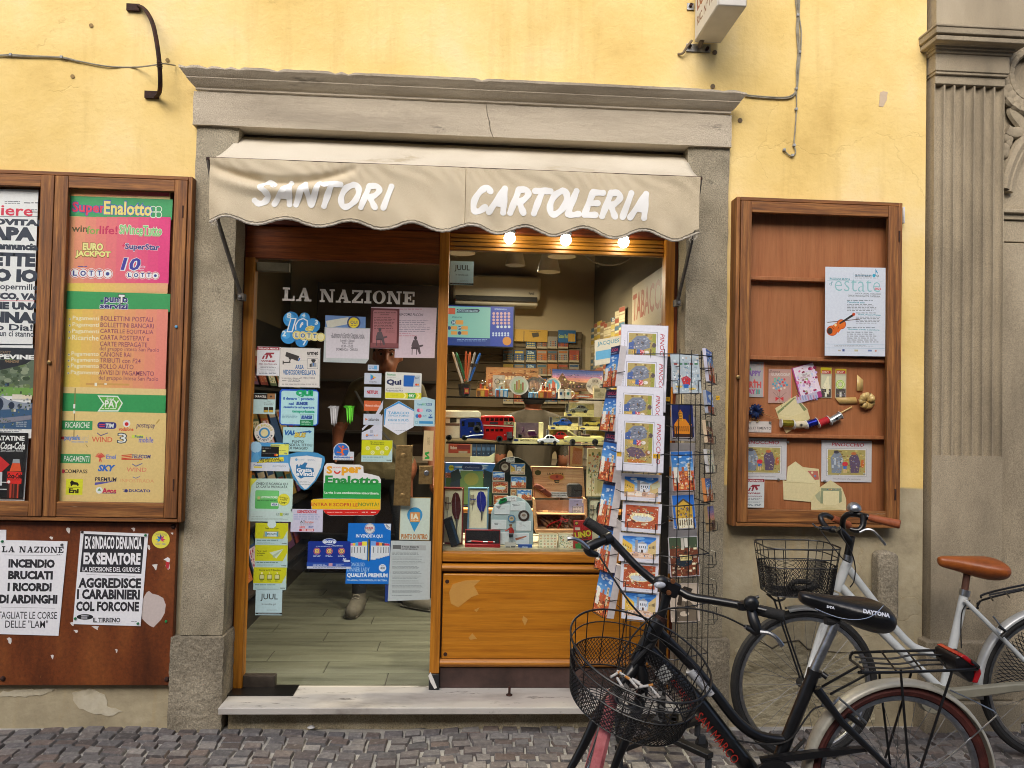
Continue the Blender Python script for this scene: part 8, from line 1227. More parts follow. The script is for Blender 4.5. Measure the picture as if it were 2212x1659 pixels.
PB=noisy('black_paint',['#08080a','#121214'],20,4,(.22,.45),.04,60,coat=.25,second=('#3c3a38',60,.74,(1,1,1)));MAR=noisy('maroon_tyre',['#34130f','#4c1e18','#5a2a22'],14,6,(.6,.8),.15,160);SILV=noisy('fender_silver',['#8c887c','#b0ac9e','#bab6aa'],8,6,(.35,.55),.03,90,metal=.25,second=('#6e5c48',14,.66,(1,1,1)))
bk=thing('bicycle','black city bicycle with wire front basket and maroon tyres, nearest the camera','bicycle',(W(1600,1680,YB_).x,YB_,0))
wheel(bk,bkc,I3,RT,MAR,.02);fender(bk,bkc,I3,RT+.014,.062,-14,178,SILV)
fr('B4');Q=lambda x,y,d=YB_:P(x,y,d)
hubf=W(1270,1686,-1.22);ax=V((math.cos(R(20)),0,-math.sin(R(20))));vw=(hubf-CAM).normalized();ax=(ax-vw*ax.dot(vw)*.9).normalized();fw=(vw-ax*vw.dot(ax)).normalized();au=fw.cross(ax)*-1;Mw=Matrix((fw,ax,au)).transposed();hubf.z=RT*.97
PINK=noisy('red_tread',['#8c3c40','#a85a5c','#b87072'],20,5,(.7,.85),.2,120);wheel(bk,hubf,Mw,RT,PINK,.02)
fender_front=None
fr('B4');fk=MB();crown=Q(500,985,-1.2)
for s,pts in ((-1,[(440,1080),(270,1290),(160,1510),(60,1690)]),(1,[(540,1130),(470,1380),(400,1540),(330,1720)])):fk.tube([crown]+[Q(x,y,-1.22)for x,y in pts],[.022,.02,.018,.015,.011],PB,10,sub=3)
fk.bld('fork',bk)
MB().tube([Q(648,705,-1.2),Q(612,770,-1.2),Q(500,985,-1.2)],[.022,.026,.026],PB,16).tube([Q(655,690,-1.2),Q(640,722,-1.2)],.0225,RUST,16).bld('head_tube',bk)
MB().tube([Q(1270,1730),Q(900,1255),Q(560,900)],.029,PB,16).tube([Q(1470,1480),Q(1380,1478),Q(1250,1445),Q(1130,1350),Q(1000,1185),Q(860,1015),Q(640,790)],.0175,PB,14,sub=4).bld('frame_tubes',bk)
fr('B5');MB().tube([Q(475,1070),Q(200,1740)],.0205,PB,14).tube([Q(490,1180,-1.21),Q(640,1380,-1.24),Q(960,1690,-1.25)],[.016,.012,.009],PB,10).tube([Q(490,1180,-1.17),Q(640,1380,-1.14),Q(960,1690,-1.13)],[.016,.012,.009],PB,10).tube([Q(220,1700,-1.23),Q(560,1700,-1.24),Q(960,1719,-1.25)],.011,PB,10).bld('rear_stays',bk)
MB().tube([Q(478,1062),Q(470,1095)],.024,BLACK,14).tube([Q(520,1085,-1.22),Q(552,1108,-1.23)],.009,BLACK,10).bld('seat_clamp',bk)
MB().tube([Q(605,775),Q(466,1075)],.0145,STEEL,14).tube([Q(540,760),Q(620,775)],.014,noisy('clamp_black',['#1a1a1c','#2c2c2e'],20),8).bld('seat_post',bk)
sdl=saddle(bk,[(Q(380,614),.01,.012),(Q(392,614),.026,.024),(Q(450,630),.034,.03),(Q(540,655),.042,.036),(Q(640,680),.066,.047),(Q(730,700),.094,.058),(Q(820,716),.112,.064),(Q(890,730),.1,.056),(Q(918,738),.045,.026)],noisy('black_vinyl',['#08090b','#111216'],20,4,(.28,.4),.08,120))
M_s=rotm(0,-32,10)
for txt,x,y,w in (('DAYTONA',755,668,.086),('DTA',532,655,.026)):
 A=Art();draw(A,[('t',txt,0,0,100,17 if len(txt)>3 else 34,'#b8bcc4',.06,.15)],lambda a,b,w=w:((a-50)*w/100,-(b-8)*w/100),w/100);p=Q(x,y);p.y=YB_-(.098 if len(txt)>3 else .046);o=A.mb.bld('saddle_lettering',None,loc=(0,0,0));o.rotation_euler=M_s.to_euler();o.parent=sdl;o.location=p-ABS[sdl.name]
MB().tube([Q(480,690,YB_-.04),Q(600,738,YB_-.064),Q(700,756,YB_-.09),Q(790,748,YB_-.107),Q(850,716,YB_-.104),Q(893,672,YB_-.08)],.0011,ink('#8a9ab4',.4),5,sub=5).bld('piping',sdl,loc=ABS[bk.name])
mb=MB();N_,F_=-1.265,-1.115
mb.tube([Q(690,1000,F_),Q(700,965,F_),Q(760,955,F_),Q(1280,942,F_),Q(1340,950,F_),Q(1440,1015,N_),Q(1470,1052,N_),Q(1380,1062,N_),Q(790,1080,N_),Q(770,1060,N_),Q(690,1000,F_)],.0048,BLACK,8,sub=3)
for a,b in (((720,985),(1340,975)),((745,1015),(1400,1010)),((770,1045),(1440,1035))):mb.tube([Q(*a,-1.16),Q((a[0]+b[0])/2-90,(a[1]+b[1])/2+14,-1.17),Q((a[0]+b[0])/2+60,(a[1]+b[1])/2-10,-1.17),Q(*b,-1.17)],.0034,BLACK,6,sub=4)
for x in (880,1040,1200):mb.tube([Q(x,950,F_),Q(x+90,1068,N_)],.0034,BLACK,6)
for p0,p1,d in (((1000,1085),(1055,1740),N_),((1308,1085),(1095,1740),N_),((1060,1090),(905,1600),F_),((870,1100),(935,1640),F_)):mb.tube([Q(p0[0],p0[1]-25,d),Q(*p0,d),Q(*p1,d)],.0042,BLACK,7)
mb.tube([Q(740,1040,N_),Q(520,1165,-1.2)],.0042,BLACK,7).tube([Q(830,1070,N_),Q(570,1210,-1.2)],.0042,BLACK,7);mb.bld('luggage_carrier',bk)
lp=MB().pprism([(1335,985),(1395,975),(1480,1040),(1490,1080),(1465,1145),(1420,1140),(1340,1060)],-1.25,-1.13,ink('#141214',.3)).bld('rear_lamp',bk,bevel=.008,seg=3);MB().pprism([(1360,980),(1395,974),(1470,1032),(1440,1040)],-1.255,-1.125,ink('#9c1218',.15)).pprism([(1455,1050),(1486,1055),(1492,1085),(1468,1145),(1440,1142),(1452,1100)],-1.255,-1.125,ink('#9c1218',.15)).bld('red_lens',lp,loc=ABS[bk.name],bevel=.003)
mb=MB().tube([Q(520,1278,-1.22),Q(590,1265,-1.22),Q(620,1230,-1.2)],.006,STEEL,8).tube([Q(625,1235,-1.23),Q(700,1300,-1.24),Q(790,1385,-1.24)],.004,STEEL,6).tube([Q(680,1340,-1.23),Q(760,1400,-1.23)],.009,BLACK,8);mb.bld('rear_brake',bk);MB().tube([Q(1300,1185,-1.22),Q(1440,1250,-1.23),Q(1560,1310,-1.23),Q(1590,1335,-1.22),Q(1240,1640,-1.23),Q(1080,1740,-1.23)],.0024,STEEL,6).bld('fender_stay',bk)
fr('N');mb=MB();bb=W(1672,1700,-1.25);mb.lathe([(.0001,-.012),(.08,-.012),(.085,-.004),(.085,.006),(.0001,.006)],bb,ink('#161618',.4),28,YM);mb.tube([bb+V((0,-.02,0)),bb+V((-.12,-.03,-.09))],.01,BLACK,8);mb.box(bb.x-.16,bb.x-.09,bb.y-.12,bb.y-.02,bb.z-.105,bb.z-.085,RUBBER);mb.bld('crankset',bk);fr('B5')
MB().pprism([(150,1605),(480,1560),(780,1540),(800,1560),(500,1600),(160,1640)],-1.24,-1.22,ink('#141416',.35)).tube([Q(270,1640),Q(420,1480)],.006,BLACK,6).bld('chain_guard',bk)
fr('B4');hb=MB().tube([Q(300,165,-1.12),Q(400,270,-1.13),Q(500,375,-1.15),Q(610,465,-1.17),Q(700,505,-1.2),Q(770,530,-1.21),Q(850,568,-1.23),Q(1000,592,-1.26),Q(1180,625,-1.3),Q(1420,685,-1.34)],.0135,PB,14,sub=4).bld('handlebar',bk)
for pts,w in ((((168,78,-1.1),(240,125,-1.11),(318,185,-1.12)),.0165),(((1270,650,-1.31),(1340,667,-1.325),(1436,690,-1.345)),.0165)):
 g_=MB();a,b,c=[Q(*p)for p in pts];g_.tube([a,a.lerp(b,.15),a.lerp(b,.2),a.lerp(b,.6),b,b.lerp(c,.5),b.lerp(c,.55),b.lerp(c,.9),c],[w*.8,w*1.1,w,w*1.05,w*1.08,w,w*1.08,w*1.06,w*1.14],RUBBER,14);g_.bld('grip',hb,loc=ABS[bk.name])
MB().tube([Q(700,500,-1.2),Q(680,590,-1.2),Q(650,700,-1.2)],[.02,.016,.015],PB,14).obox(Q(705,505,-1.2),(.062,.05,.05),rotm(0,0,24),PB).bld('stem',bk,bevel=.008)
for x,y in ((728,468),(702,540)):MB().lathe([(.001,-.004),(.008,-.003),(.008,.004)],Q(x,y,-1.232),ink('#8c5c3c',.4,0,.6),12,YM@Matrix.Scale(-1,3,V((0,0,1)))).bld('bolt',bk)
fl_=MB().sph(Q(652,470,-1.22),.024,BLACK,16,(1,.8,.9)).bld('front_lamp',bk);MB().sph(Q(645,492,-1.24),.02,ink('#a8acb4',.1),14,(1,.5,.55)).bld('lens',fl_,loc=ABS[bk.name])
lv=MB().tube([Q(330,190,-1.13),Q(290,205,-1.14)],.02,BLACK,12).tube([Q(310,200,-1.14),Q(230,230,-1.15),Q(185,255,-1.16),Q(200,285,-1.16),Q(245,300,-1.15)],[.012,.017,.016,.014,.009],BLACK,10,sub=3).bld('brake_lever',hb,loc=ABS[bk.name]);MB().tube([Q(190,258,-1.17),Q(140,215,-1.18),Q(95,196,-1.19),Q(55,196,-1.19)],[.007,.007,.006,.008],STEEL,8,sub=4).tube([Q(232,285,-1.15),Q(262,308,-1.15)],.007,STEEL,10).bld('lever_blade',hb,loc=ABS[bk.name])
MB().tube([Q(1175,600,-1.3),Q(1180,645,-1.3)],.02,BLACK,12).sph(Q(1228,608,-1.33),.024,BLACK,16,(1,.8,1)).tube([Q(1245,575,-1.32),Q(1276,565,-1.32)],.005,BLACK,6).bld('bell',hb,loc=ABS[bk.name])
MB().tube([Q(1225,640,-1.31),Q(1245,720,-1.33),Q(1270,790,-1.34),Q(1230,775,-1.33),Q(1200,762,-1.32)],[.015,.017,.016,.011,.008],BLACK,10,sub=3).bld('brake_lever',hb,loc=ABS[bk.name]);MB().tube([Q(1285,790,-1.35),Q(1340,797,-1.36),Q(1390,830,-1.37),Q(1425,878,-1.37)],[.007,.007,.006,.008],STEEL,8,sub=4).tube([Q(1215,768,-1.32),Q(1185,755,-1.32)],.007,STEEL,10).bld('lever_blade',hb,loc=ABS[bk.name])
MB().tube([Q(255,300,-1.15),Q(330,420,-1.2),Q(450,600,-1.24),Q(560,720,-1.25),Q(625,800,-1.22)],.0032,RUBBER,6,sub=5).bld('brake_cable',bk)
MB().tube([Q(1190,757,-1.32),Q(1050,690,-1.33),Q(880,645,-1.3),Q(720,640,-1.27),Q(600,690,-1.26),Q(470,820,-1.26),Q(395,960,-1.25),Q(380,1040,-1.24)],.0032,RUBBER,6,sub=5).bld('brake_cable',bk)
MB().tube([Q(560,740,-1.24),Q(548,810,-1.24),Q(590,850,-1.23),Q(630,830,-1.22)],.003,RUBBER,6,sub=4).bld('brake_cable',bk)
fr('B5');MB().tube([Q(0,1490,-1.22),Q(180,1515,-1.22),Q(320,1490,-1.22),Q(420,1360,-1.22),Q(470,1300,-1.22),Q(530,1280,-1.22)],.0028,RUBBER,6,sub=5).bld('brake_cable',bk)
fr('B4');dt=(Q(1110,1590)-Q(690,1075));ang=math.degrees(math.atan2(-dt.z,dt.x));Md=rotm(0,0,ang)
def tube_art(name,x,y,w,art,off):A=Art();draw(A,art,lambda a,b:((a-50)*w/100,-b*w/100),w/100);p=Q(x,y);p.y=YB_-off;o=A.mb.bld(name,None,loc=(0,0,0));o.rotation_euler=Md.to_euler();o.parent=bk;o.location=p-ABS[bk.name]
tube_art('frame_lettering',905,1335,.345,[('t','****HOTEL',0,-4.2,37,4.2,'#9c2418',.0),('t','SAN MARCO',42,-4.2,100,4.2,'#9c2418',.0)],.0305)
tube_art('frame_label',655,1040,.06,[('r',10,-36,90,36,'#b0b0aa'),('t','1',44,-14,56,10,'#5a5a58')],.0306)
a,b=Q(838,1028),Q(975,1178);lbm=MB().tube([a,b],.0184,noisy('label_paper',['#aeb0b4','#c4c6ca'],8),16).bld('frame_label',bk);tube_art('label_lettering',905,1098,.1,[('t','Fillungo',4,-13,60,3,'#6a6a74',.0,.3),('t','Lucca',60,-10,96,2,'#6a6a74',0,.3),('x',20,5,80,10,1,'#8a8a94')],.0192)
e1=V((.797,-.489,-.356));nb_=V((.1,-.42,.9)).normalized();e1=(e1-nb_*e1 .dot(nb_)).normalized();e2=nb_.cross(e1);BC=P(515,925,-1.40)
bas,bpt=mesh_basket(bk,BC,e1,e2,nb_,.222,.165,.2,'basket',.5,.84)
MB().tube([Q(600,860,-1.22),Q(470,1000,-1.24)],.008,BLACK,8).bld('basket_bracket',bk)
bpl=BC-nb_*.17
def onp(x,y):d=_ray(*uv(x,y));return CAM+d*((bpl-CAM).dot(nb_)/d.dot(nb_))
for i,(x,y,an,l_)in enumerate(((361,1070,50,'cigarette end with a tan filter lying upright at the left of the basket'),(410,1075,-30,'orange filtered cigarette end near the middle back of the basket'),(392,1130,-60,'long white cigarette end slanting down in the basket'),(472,1126,-50,'white cigarette end in the centre of the basket'),(508,1130,-30,'short white cigarette stub right of the centre'),(555,1145,30,'cigarette end with a tan tip right of the centre'),(612,1186,-50,'cigarette end at the far right of the group'),(490,1112,-20,'tiny white stub above the centre cigarette end'))):
 c=onp(x,y)+nb_*.006;d=(e1*math.cos(R(an+24))+(e2 if e2 .z>0 else -e2)*math.sin(R(an+24)))*(.024 if i not in (4,7)else .014);t=thing('cigarette_end',l_,'cigarette end',c,'cigarette ends in the basket');MB().tube([c-d,c+d*.3],.0042,ink('#b4b2ae',.8),8).bld('paper_tube',t);MB().tube([c+d*.3,c+d],.0043,ink('#b87c3c' if i in (1,0,5)else '#a8a098',.8),8).bld('filter',t)
sheet_c=onp(480,1190);r_=random.Random(3);mb=MB()
for i in range(16):
 c=sheet_c+e1*(r_.random()-.4)*.2+e2*(r_.random()-.5)*.12+nb_*(.002+r_.random()*.006);d1=(e1*math.cos(i)+e2*math.sin(i))*(.005+.009*r_.random());d2=(e2*math.cos(i)-e1*math.sin(i))*(.004+.006*r_.random());mb.add([c-d1-d2,c+d1-d2*.6+nb_*.006,c+d1*.8+d2,c-d1*.7+d2*1.1+nb_*.008],[(0,1,2,3)],ink(r_.choice(['#4c4a46','#5c5a56','#2a2826','#3c3a37']),.9))
tag(mb.bld('litter'),'torn pale scraps littering the floor of the black basket','litter',None,'stuff')
YW=-.38;fr('B5');fwc=W(1737,1478,YW);rwc=W(2268,1482,YW);RW=.33;fwc.z=rwc.z=RW;K=lambda x,y,d=YW:P(x,y,d)
WP=noisy('silver_white_paint',['#a4a8a8','#b8bcbc','#c2c6c6'],6,5,(.3,.45),.02,80,coat=.2,second=('#6a4a38',18,.76,(1,1,1)))
wk=thing('bicycle','silver white ladies bicycle with tan saddle and tan grips against the wall','bicycle',(W(2000,1600,YW).x,YW,0));BT=RUBBER
wheel(wk,fwc,I3,RW,BT,.019,ns=32);wheel(wk,rwc,I3,RW,BT,.019,ns=32);FS=noisy('fender_white',['#9a9c9c','#b8baba'],8,4,(.3,.4),.0,metal=.3);fender(wk,rwc,I3,RW+.014,.055,10,190,FS);fender(wk,fwc,I3,RW+.012,.055,82,104,FS)
MB().tube([K(678,395),K(605,580)],.0205,WP,16).bld('head_tube',wk);MB().tube([K(684,365),K(676,400)],.0225,STEEL,14).bld('headset',wk)
MB().tube([K(600,590),K(545,725),K(470,960),K(412,1150,YW-.05)],[.017,.014,.012,.009],WP,12,sub=3).tube([K(600,590),K(560,725),K(485,960),K(420,1150,YW+.05)],[.017,.014,.012,.009],WP,12,sub=3).bld('fork',wk)
MB().tube([K(680,445),K(800,600),K(940,780),K(1050,900),K(1120,940),K(1200,965),K(1310,1005)],.0165,WP,14,sub=4).tube([K(625,545),K(870,815),K(1060,1005),K(1260,1195)],.0185,WP,14).tube([K(1388,590),K(1268,1130),K(1255,1200)],.0185,WP,14).tube([K(1388,640,YW-.03),K(1520,770,YW-.05),K(1900,1160,YW-.06)],.0105,WP,10).tube([K(1260,1195,YW-.03),K(1500,1170,YW-.05),K(1900,1160,YW-.06)],.0125,WP,10).bld('frame_tubes',wk)
MB().tube([K(1402,480),K(1385,595)],.0145,noisy('seat_post_brown',['#4a2c20','#5c3a2c'],20),12).tube([K(1392,575),K(1384,610)],.022,STEEL,12).bld('seat_post',wk)
saddle(wk,[(K(1226,396),.012,.016),(K(1240,398),.024,.028),(K(1300,404),.034,.034),(K(1380,416),.058,.044),(K(1470,430),.098,.055),(K(1545,436),.115,.06),(K(1592,440),.1,.05),(K(1606,444),.04,.024)],noisy('tan_leather',['#6a3410','#8c4818','#9c5820'],10,5,(.35,.5),.12,120))
MB().tube([K(700,245),K(676,370)],.0165,PB,12).tube([K(700,255),K(690,285),K(640,225),K(618,205)],[.016,.02,.018,.016],PB,12).bld('stem',wk)
YH=YW+.02;hw=MB().tube([K(815,138,YH-.12),K(760,122,YH-.1),K(700,112,YH-.08),K(660,128,YH-.05),K(645,165,YH-.02),K(648,205,YH)],.0125,PB,12,sub=4).tube([K(648,205,YH),K(600,215,YH+.03),K(560,205,YH+.06),K(522,165,YH+.1),K(512,130,YH+.12),K(540,120,YH+.14),K(585,140,YH+.16)],.0125,PB,12,sub=4).bld('handlebar',wk)
TAN=noisy('tan_grip',['#6e3214','#8c4824','#985430'],20,4,(.6,.75),.1,150)
for a,b in ((K(805,136,YH-.13),K(996,178,YH-.2)),(K(585,140,YH+.15),K(682,182,YH+.2))):MB().tube([a,a.lerp(b,.05),a.lerp(b,.3),a.lerp(b,.33),a.lerp(b,.95),b],[.014,.0155,.0165,.0155,.019,.017],TAN,14).bld('grip',hw,loc=ABS[wk.name])
MB().lathe([(.0001,.03),(.014,.028),(.026,.018),(.03,.004),(.03,0),(.026,-.004)],K(715,85,YH-.09),STEEL,20,rotm(0,10)).tube([K(706,88,YH-.09),K(704,130,YH-.08)],.008,STEEL,8).bld('bell',hw,loc=ABS[wk.name])
MB().tube([K(770,115,YH-.12),K(770,180,YH-.13),K(740,215,YH-.13),K(690,205,YH-.12)],[.015,.013,.013,.008],PB,10,sub=3).bld('brake_lever',hw,loc=ABS[wk.name]);MB().tube([K(750,225,YH-.14),K(790,208,YH-.15),K(830,215,YH-.16),K(875,262,YH-.17),K(905,302,YH-.17)],.0058,STEEL,8,sub=3).bld('lever_blade',hw,loc=ABS[wk.name]);MB().tube([K(600,200,YH+.06),K(540,205,YH+.04),K(510,200,YH+.03)],.011,PB,8).tube([K(520,205,YH+.03),K(480,190,YH),K(462,172,YH)],.004,STEEL,6).bld('brake_lever',hw,loc=ABS[wk.name])
MB().tube([K(505,205,YH+.03),K(560,280,YW-.05),K(640,380,YW-.08),K(690,410,YW-.03)],.0026,RUBBER,6,sub=4).bld('brake_cable',wk)
MB().tube([K(640,200,YH),K(640,240,YW-.06),K(700,350,YW-.06),K(722,440,YW-.04),K(715,520,YW-.03),K(690,560,YW-.02)],.0028,RUBBER,6,sub=4).bld('brake_cable',wk)
MB().tube([K(1420,640,YW-.03),K(1375,700,YW-.03),K(1365,800,YW-.03),K(1368,930,YW-.02)],.0026,RUBBER,6,sub=4).bld('brake_cable',wk)
bc2=K(365,300,YW-.02);wbas,_=mesh_basket(wk,bc2,V((1,0,0)),V((0,1,0)),V((0,0,1)),.165,.12,.205,'basket',.6,.83,1,16)
mb=MB()
for y in (YW-.05,YW+.05):mb.tube([K(195,600,y),K(230,640,y),K(385,1110,y)],.0042,BLACK,6).tube([K(245,590,y),K(300,800,y),K(412,1130,y)],.0042,BLACK,6)
mb.tube([K(185,600),K(240,640),K(290,630),K(300,590)],.005,BLACK,6,sub=3);mb.bld('basket_carrier',wk)
tag(MB().tube([K(320,560,YW),K(350,530,YW-.03),K(400,525,YW),K(450,535,YW+.03),K(480,555,YW),K(400,565,YW-.05),K(330,562,YW)],.012,RUBBER,8,sub=4).bld('coiled_lock'),'black coiled lock lying in the basket of the white bicycle','bicycle lock')
mb=MB();mb.tube([K(1490,625,YW-.06),K(1510,600,YW-.06),K(1749,545,YW-.06),K(2050,500,YW-.06)],.0048,BLACK,7,sub=3).tube([K(1470,690,YW+.06),K(1490,640,YW+.06),K(1749,575,YW+.06),K(2050,530,YW+.06)],.0048,BLACK,7,sub=3).tube([K(1540,605,YW),K(1749,565,YW),K(2050,515,YW)],.004,BLACK,6)
for x in (1540,1640,1740):mb.tube([K(x,610-(x-1540)*.2,YW-.06),K(x+20,640-(x-1540)*.2,YW+.06)],.0036,BLACK,6)
mb.tube([K(1485,640,YW-.04),K(1460,690,YW-.03),K(1400,690,YW-.02)],.004,BLACK,6);mb.bld('luggage_carrier',wk)
vs,fs=[],[];NA,NR=30,12
for y in (YW-.075,):
 for j in range(NR+1):
  for i in range(NA+1):a=R(70+110*(i+.5*(j%2))/NA);r_=.07+(RW-.03-.07)*j/NR;vs.append(rwc+V((r_*math.cos(a),-.075*(1-.35*j/NR),r_*math.sin(a))))
for j in range(NR-1):
 for i in range(1,NA):k=i if j%2==0 else i+1;fs.append((j*(NA+1)+i,(j+1)*(NA+1)+min(k,NA),(j+2)*(NA+1)+i,(j+1)*(NA+1)+k-1))
o=MB().add(vs,fs,BLACK).bld('net_guard',wk);m=o.modifiers.new('wire','WIREFRAME');m.thickness=.006;m.use_even_offset=False
CG=noisy('cream_plastic',['#6f6c5e','#827f70'],8,4,(.4,.55),.03,60);MB().pprism([(1090,1215),(1110,1160),(1190,1150),(1330,1185),(1700,1150),(1950,1140),(1950,1180),(1700,1200),(1330,1250),(1290,1310),(1210,1338),(1140,1310)],YW-.1,YW-.065,CG).bld('chain_guard',wk,bevel=.006,seg=2);c=K(1205,1235,YW-.104)
MB().lathe([(.0001,-.008),(.05,-.006),(.062,-.002),(.064,.003)],c,CG,24,YM).bld('crank_cover',wk);MB().tube([c+V((0,-.012,0)),K(1300,1330,YW-.13)],.008,STEEL,8).bld('crank_arm',wk)
MB().tube([K(1330,1260,YW-.09),K(1400,1400,YW-.12),K(1440,1470,YW-.15),K(1500,1510,YW-.16)],[.011,.01,.01,.012],ink('#1c2026',.4),10).bld('kickstand',wk)
MB().tube([K(1560,735,YW-.08),K(1610,800,YW-.09),K(1640,835,YW-.09)],.004,STEEL,6).tube([K(1600,800,YW-.09),K(1640,830,YW-.09),K(1610,860,YW-.09)],.008,BLACK,8).bld('rear_brake',wk)
fr('B5')
for i,(x,y,an)in enumerate(((1238,1412,20),(1650,1440,-40),(1670,1462,10),(1625,1418,70))):
 p=G(*uv(x,y),.012);d=V((math.cos(R(an)),.4*math.sin(R(an)),0))*.014;tag(MB().tube([p-d,p+d],.004,ink('#a8703c',.8),7).bld('cigarette_end'),('orange cigarette end on the paving between the bicycles','cigarette end by the rear wheel of the white bicycle, rearmost','cigarette end by the rear wheel of the white bicycle, nearest','cigarette end near the rear spokes of the white bicycle')[i],'cigarette end','cigarette ends on the paving')
fr('N');p=G(672,1571,.008);tag(MB().lathe([(.0001,.006),(.012,.005),(.018,.0)],p,ink('#c4c4c4',.8),8).bld('paper_scrap'),'small white paper scrap on the paving below the marble step','paper scrap')
def body(name,lab,caps,zones,loc,voxel=.011):
 """capsules fused by a voxel remesh into one continuous body; zones colours the faces"""
 bm=MB();m0=zones[-1][1]
 for pts,rs in caps:
  q=[V(p)for p in pts];bm.tube(q,rs,m0,12,sub=3)
  for p,r_ in ((q[0],rs[0]),(q[-1],rs[-1])):bm.sph(p,r_*.98,m0,12)
 o=bm.bld(name,None,loc=loc);m=o.modifiers.new('r','REMESH');m.mode='VOXEL';m.voxel_size=voxel;s=o.modifiers.new('s','SMOOTH');s.factor=.5;s.iterations=4
 dg=bpy.context.evaluated_depsgraph_get();me=bpy.data.meshes.new_from_object(o.evaluated_get(dg));o.modifiers.clear();o.data=me;me.materials.clear()
 ms=[]
 for f,mt in zones:
  if mt not in ms:ms.append(mt)
 for mt in ms:me.materials.append(mt)
 for p in me.polygons:
  c=p.center+V(loc)
  for f,mt in zones:
   if f(c):p.material_index=ms.index(mt);break
 me.shade_smooth();tag(o,lab,'person');ABS[o.name]=V(loc);return o
SK=noisy('skin',['#7c4a34','#8c5640'],12,4,(.5,.6),.05,120);OLV=noisy('olive_cotton',['#4c4632','#5a533c','#625a42'],9,6,(.85,.95),.25,90);DNM=noisy('dark_denim',['#14161c','#1c2028'],20,5,(.8,.95),.2,160);SNK=noisy('grey_suede',['#504d47','#625f57'],20,5,(.7,.85),.1,120);HAIR=noisy('dark_hair',['#0a0706','#140d0a'],40,6,(.85,.95),.6,160,stretch=(1,1,.3));KHA=noisy('khaki_cotton',['#2f291d','#393226'],9,6,(.85,.95),.25,90)
def hand(w,d,side):
 d=d.normalized();s=d.cross(V((0,1,0))).normalized()if side else V((1,0,0));r_=[([w,w+d*.05,w+d*.085],[.022,.028,.03])]
 for i,L in enumerate((.062,.072,.067,.052)):b=w+d*.088+V((0,(i-1.5)*.021,0));r_.append(([b,b+d*L*.55,b+d*L+V((.012*side,0,0))],[.0095,.0085,.007]))
 t=w+d*.03+V((0,-.03,0));r_.append(([t,t+d*.03+V((0,-.022,0)),t+d*.06+V((0,-.025,0))],[.012,.01,.008]));return r_
def figure(name,lab,X,Y,H,back,feet,arms,top,low,hairlen=.0,lean=0):
 """standing figure of height H above the shop floor, facing the street unless back"""
 s=H/1.75;f=1 if back else -1;q=lambda x,y,z:V((X+x*s,Y+y*s*f,ZF+z*s));hd=1.60
 caps=[([q(0,0,.92),q(0,0,1.1),q(0,.0,1.28),q(0,.0,1.4)],[.135*s,.135*s,.15*s,.12*s]),([q(-.1,0,1.3),q(.1,0,1.3)],[.11*s]*2),([q(-.16,0,1.41),q(0,0,1.44),q(.16,0,1.41)],[.062*s,.075*s,.062*s]),([q(0,.0,1.44),q(0,.01,1.55)],[.056*s,.054*s]),([q(0,.015,hd-.04),q(0,-.0,hd+.04),q(0,-.005,hd+.07)],[.068*s,.088*s,.085*s]),([q(0,.045,hd-.06),q(0,.05,hd-.05)],[.045*s,.05*s]),([q(0,.088,hd+.02),q(0,.108,hd-.022)],[.012*s,.016*s]),([q(-.085,0,hd+.02),q(-.088,-.004,hd-.01)],[.014*s]*2),([q(.085,0,hd+.02),q(.088,-.004,hd-.01)],[.014*s]*2),([q(-.02,.083,hd-.052),q(.02,.083,hd-.052)],[.010*s]*2),([q(-.085,0,.9),q(.085,0,.9)],[.125*s]*2)]
 for sd in (-1,1):
  k,a=feet[0 if sd<0 else 1];kn=q(sd*.1+(k[0]-sd*.1)*.5,.03,.5);an=q(k[0],k[1],.09);caps.append(([q(sd*.09,0,.88),kn,an],[.092*s,.062*s,.044*s]));dx=V((math.sin(a),math.cos(a)*f,0))*s;caps.append(([an+V((0,0,-.035*s)),an+dx*.08+V((0,0,-.045*s)),an+dx*.17+V((0,0,-.055*s))],[.052*s,.052*s,.043*s]))
  el,wr=arms[0 if sd<0 else 1];E_,W_=q(*el),q(*wr);caps.append(([q(sd*.19,0,1.40),E_],[.054*s,.043*s]));caps.append(([E_,W_],[.041*s,.028*s]));caps+=hand(W_,(W_-E_),0)
 arms_=[(q(*el))for el,wr in arms];hz=ZF+1.12*s
 z_=[(lambda c:c.z<ZF+.115*s,SNK),(lambda c:c.z<ZF+.84*s and abs(c.x-X)<.3*s and not any((c-q(*w)).length<.19*s for e,w in arms),low),(lambda c:ZF+.84*s<=c.z<ZF+1.5*s and abs(c.x-X)<.185*s and not any((c-q(*w)).length<.15*s for e,w in arms),top),(lambda c:any(abs(c.x-X)>=.14*s and c.z>ZF+1.18*s and c.z<ZF+1.49*s for _ in (0,)),top),(lambda c:True,SK)]
 o=body(name,lab,caps,z_,(X,Y,ZF));Lc=dict(loc=(X,Y,ZF));h=MB();h.sph(q(0,-.02,hd+.045),.098*s,HAIR,20,(.98,1.02,1.0),lo=-5,hi=90)
 if hairlen or back:h.sph(q(0,-.03,hd+.02),.096*s,HAIR,20,(.98,.9,1.1),lo=-50,hi=90)
 h.bld('hair',o,**Lc)
 for sd in (-1,1):MB().sph(q(sd*.033,.074,hd+.018),.0105*s,ink('#5c564e',.3),12).sph(q(sd*.033,.0815,hd+.018),.0058*s,ink('#1c120c',.1),10).bld('eye',o,**Lc);MB().tube([q(sd*.018,.09,hd+.042),q(sd*.036,.088,hd+.047),q(sd*.052,.078,hd+.041)],.0035*s,HAIR,6).bld('eyebrow',o,**Lc)
 return o,q,s
fr('N');px=W(827,1100,1.5).x
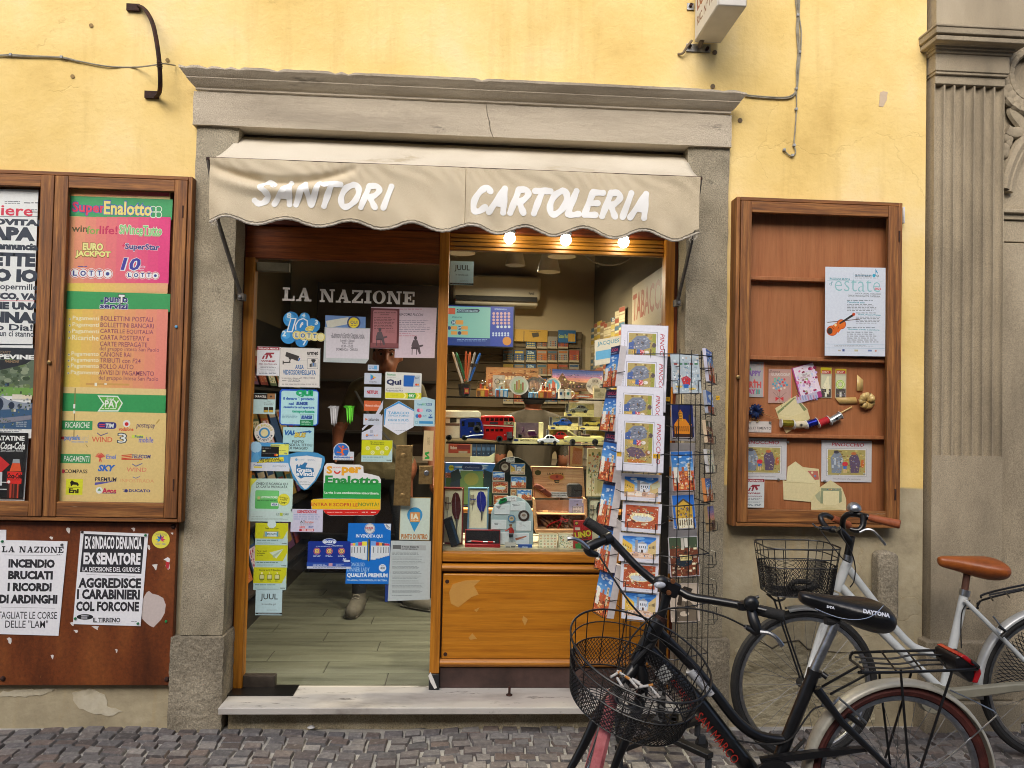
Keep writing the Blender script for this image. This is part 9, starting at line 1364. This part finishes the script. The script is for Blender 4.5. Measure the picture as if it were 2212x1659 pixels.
o,q,s=figure('person','person in an olive T-shirt, dark trousers and grey trainers standing behind the glass door',px,1.55,1.86,False,(((-.14,.02),-.1),((.17,-.08),1.0)),(((-.30,-.02,1.13),(-.27,.2,1.02)),((.29,.0,1.12),(.31,.04,.86))),OLV,DNM)
for k,a in (((-.14,.02),-.1),((.17,-.08),1.0)):
 an=q(k[0],k[1],.0);dx=V((math.sin(a),-math.cos(a),0));MB().tube([an-dx*.05+V((0,0,.014)),an+dx*.08+V((0,0,.014)),an+dx*.2+V((0,0,.014))],[.04,.046,.038],noisy('shoe_sole',['#5c5a54','#6e6c64'],20),12,flat=.3).bld('shoe_sole',o,loc=ABS[o.name])
 mb=MB()
 for j in range(4):p=an+dx*(.06+j*.024)+V((0,0,.118-j*.016));sdv=V((-dx.y,dx.x,0));mb.tube([p-sdv*.022,p+V((0,0,.006)),p+sdv*.022],.0032,ink('#8a867c',.8),6)
 mb.bld('laces',o,loc=ABS[o.name])
w_=q(.31,.03,.89);MB().lathe([(.031,-.012),(.035,-.008),(.035,.008),(.031,.012)],w_,ink('#1c1c1e',.3),18).bld('wristwatch',o,loc=ABS[o.name]);MB().tube([q(-.18,.13,1.38),q(-.06,.175,1.2),q(.12,.165,1.0)],.014,ink('#0e0e10',.7),8,sub=4,flat=.4).bld('bag_strap',o,loc=ABS[o.name])
p2=W(1152,900,1.25).x
o,q,s=figure('person','person with dark hair and a khaki T-shirt seen from behind through the toy shelves',p2,1.25,1.6,True,(((-.1,0),0),((.1,0),0)),(((-.225,.05,1.14),(-.17,.2,.98)),((.225,.05,1.14),(.17,.2,.98))),KHA,DNM)
A=Art();draw(A,[('t','CENTURY',0,0,100,16,'#4a3c28',.05),('t','collection',20,22,80,34,'#4a3c28',0,.3)],lambda a,b:((a-50)*.0012,-(b-10)*.0012),.0012);t_=A.mb.bld('shirt_lettering',None,loc=(0,0,0));t_.parent=o;t_.location=V((0,-.155*s,1.33*s))
p3=W(1297,780,2.55).x
figure('person','dark haired person in a white top behind the shop counter',p3,2.5,1.72,False,(((-.1,0),0),((.1,0),0)),(((-.25,.08,1.15),(-.16,.26,1.12)),((.25,.08,1.15),(.16,.26,1.12))),noisy('white_cotton',['#8c867a','#9c968a'],9,5,(.85,.95),.2,90),DNM,.1)
